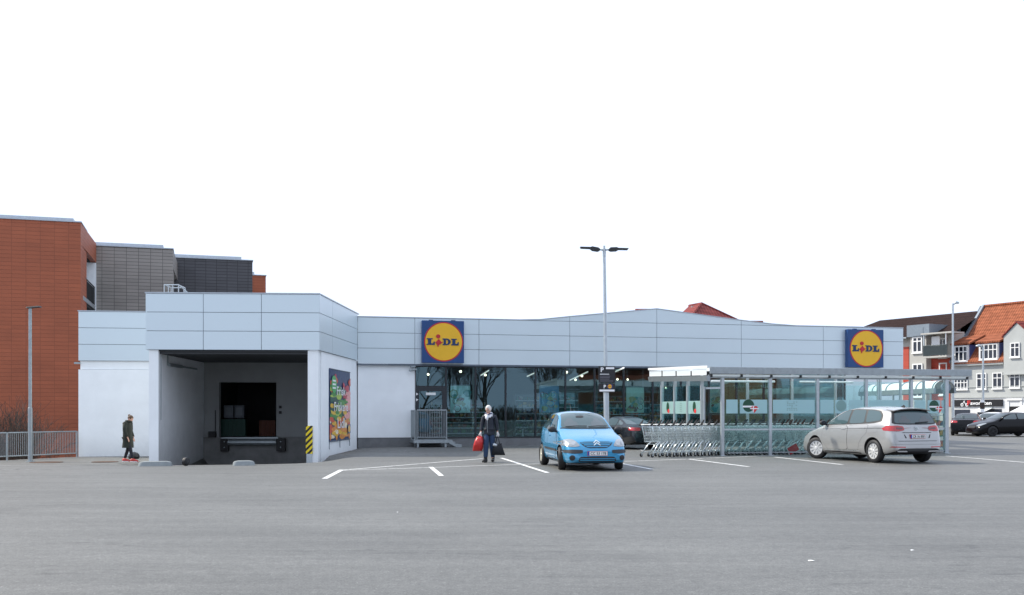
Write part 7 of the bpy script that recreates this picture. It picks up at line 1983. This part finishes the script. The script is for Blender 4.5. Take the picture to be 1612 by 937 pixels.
# ---- person in the long coat; local: faces +x (to the right)
p0 = pt(201, 727.5, 36.2); p0.z = G(p0.x,p0.y)
pe = thing('person', 'person in long dark green coat and red shoes standing by the white wing', 'person', Matrix.Translation(p0) @ Matrix.Rotation(R(80),4,'Z'))
Mp = W(pe)
fL, fR = Vector((-.08,-.24,.07)), Vector((.08,.17,.07))
kL, kR = Vector((-.08,-.15,.48)), Vector((.08,.03,.48)); hL, hR = Vector((-.09,0,.86)), Vector((.09,0,.86))
hdc = Vector((0,-.11,1.535)); Mh = Matrix.Rotation(R(26),3,'X')
sL, sR = Vector((-.165,-.0,1.35)), Vector((.165,.0,1.35)); eL, eR = Vector((-.215,-.02,1.08)), Vector((.21,.0,1.08)); wL_, wR_ = Vector((-.205,-.12,.86)), Vector((.20,-.10,.86))
V=[];E=[];Rr=[]; r0 = sk_chain(V,E,Rr,[(0,0,.88)],[(.13,.10)])
ch = sk_chain(V,E,Rr,[(0,0,1.05),(0,0,1.2),(0,-.02,1.34)],[(.12,.10),(.14,.11),(.11,.085)],r0)
sk_chain(V,E,Rr,[(0,-.05,1.42),hdc-Vector((0,-.03,.05))],[.05,.048],ch)
for h_, kn, ft in ((hL,kL,fL),(hR,kR,fR)): sk_chain(V,E,Rr,[h_-Vector((0,0,.06)),(h_+kn)/2,kn,(kn+ft)/2,ft,ft+Vector((0,-.14,-.035))],[.09,.08,.058,.054,.04,.032],r0)
for s, sh_, el, wr in ((-1,sL,eL,wL_),(1,sR,eR,wR_)):
    wi = sk_chain(V,E,Rr,[sh_,el,(el+wr)/2,wr],[.055,.042,.038,.027],ch); hand(V,E,Rr,wi,wr,(wr-el).normalized(),(0,0,-1),s)
skin('body', V, E, Rr, skinm, pe, 2, 0, Mp, extra=lambda mb: head_geo(mb, hdc, Mh, 1.0))
face_parts(pe, hdc, Mh, 1.0, Mp)
V=[];E=[];Rr=[]; r0 = sk_chain(V,E,Rr,[(0,0,.88)],[(.14,.11)])
for h_, kn, ft in ((hL,kL,fL),(hR,kR,fR)): sk_chain(V,E,Rr,[h_-Vector((0,0,.06)),(h_+kn)/2,kn,(kn+ft)/2,ft+Vector((0,0,.03))],[.10,.088,.066,.06,.05],r0)
skin('trousers', V, E, Rr, pbr('black trousers', (.012,.013,.02), .8, 0, .2), pe, 2, 0, Mp)
coatm = pbr('dark green coat', (.016,.021,.015), .8, 0, .3, 6, .5, 20)
# coat: torso tube flaring to the hem, with sleeves
mb = MB(); n = 22
sec = [(.50,.225,.215,-.01),(.53,.225,.215,-.01),(.70,.21,.20,-.01),(.88,.20,.18,-.005),(1.02,.195,.165,0),(1.18,.205,.155,.0),(1.30,.20,.135,.0),(1.37,.165,.115,-.01),(1.42,.105,.095,-.03),(1.47,.085,.085,-.045)]
for (z,a_,b__,y0) in sec:
    for j in range(n):
        q = 2*PI*j/n; w_ = 1+.03*math.sin(5*q+z*9); mb.v.append((a_*math.cos(q)*w_*.95, y0+b__*math.sin(q)*w_*.88, z))
for i in range(len(sec)-1):
    for j in range(n): mb.f.append((i*n+j,i*n+(j+1)%n,(i+1)*n+(j+1)%n,(i+1)*n+j)); mb.m.append(0)
mb.f.append(tuple(range(n-1,-1,-1))); mb.m.append(0)
ct = mb.build('coat', coatm, pe, Mp, smooth=True, sharp=60)
for s, sh_, el, wr in ((-1,sL,eL,wL_),(1,sR,eR,wR_)):
    mb = MB(); mb.tube([sh_+Vector((0,0,.02)),sh_*.4+el*.6+Vector((s*.01,0,0)),el,(el+wr)/2,wr+(el-wr).normalized()*.03], [.085,.078,.072,.064,.056], 12); mb.ellipsoid(tuple(sh_+Vector((0,0,.005))), (.09,.09,.085), 12, 8); mb.build('sleeve', coatm, ct, Mp, smooth=True)
mb = MB(); mb.tube([(.10*math.cos(a_), -.04+.095*math.sin(a_), 1.44+.015*math.sin(a_)) for a_ in np.linspace(0,2*PI,20)], .035, 7); mb.build('collar', coatm, ct, Mp, smooth=True)
mb = MB(); b_ = MB(); b_.ellipsoid((0,.012,.026), (.080,.102,.100), 20, 12)
for v in b_.v:
    x,y,z = v; q = Vector((x,y,z))
    if y < -.05 and z < .05: q = Vector((x*.88,max(y,-.05),z))
    mb.v.append(tuple(hdc+Mh @ q))
mb.f = b_.f; mb.m = b_.m
b2 = MB(); b2.ellipsoid((0,.10,.085), (.040,.042,.042), 12, 8); nb = len(mb.v); mb.v += [tuple(hdc+Mh @ Vector(v)) for v in b2.v]; mb.f += [[i+nb for i in f] for f in b2.f]; mb.m += b2.m
mb.build('hair', pbr('brown hair', (.10,.055,.028), .6, 0, .3, 30), pe, Mp, smooth=True)
for ft, yw in ((fL,0.05),(fR,-.05)):
    mb = MB(); shoe(mb, ft, yw); s_ = mb.build('shoe', pbr('red shoe %g' % ft.x, (.50,.05,.04), .6), pe, Mp, smooth=True)
    mb = MB(); Mx = Matrix.Translation((ft.x,ft.y,ft.z-.07)) @ Matrix.Rotation(yw,4,'Z'); mb.box(-.052,.052,-.19,.08,-.004,.025, 0, Mx); mb.build('sole', MT['white'], s_, Mp, bevel=.01)
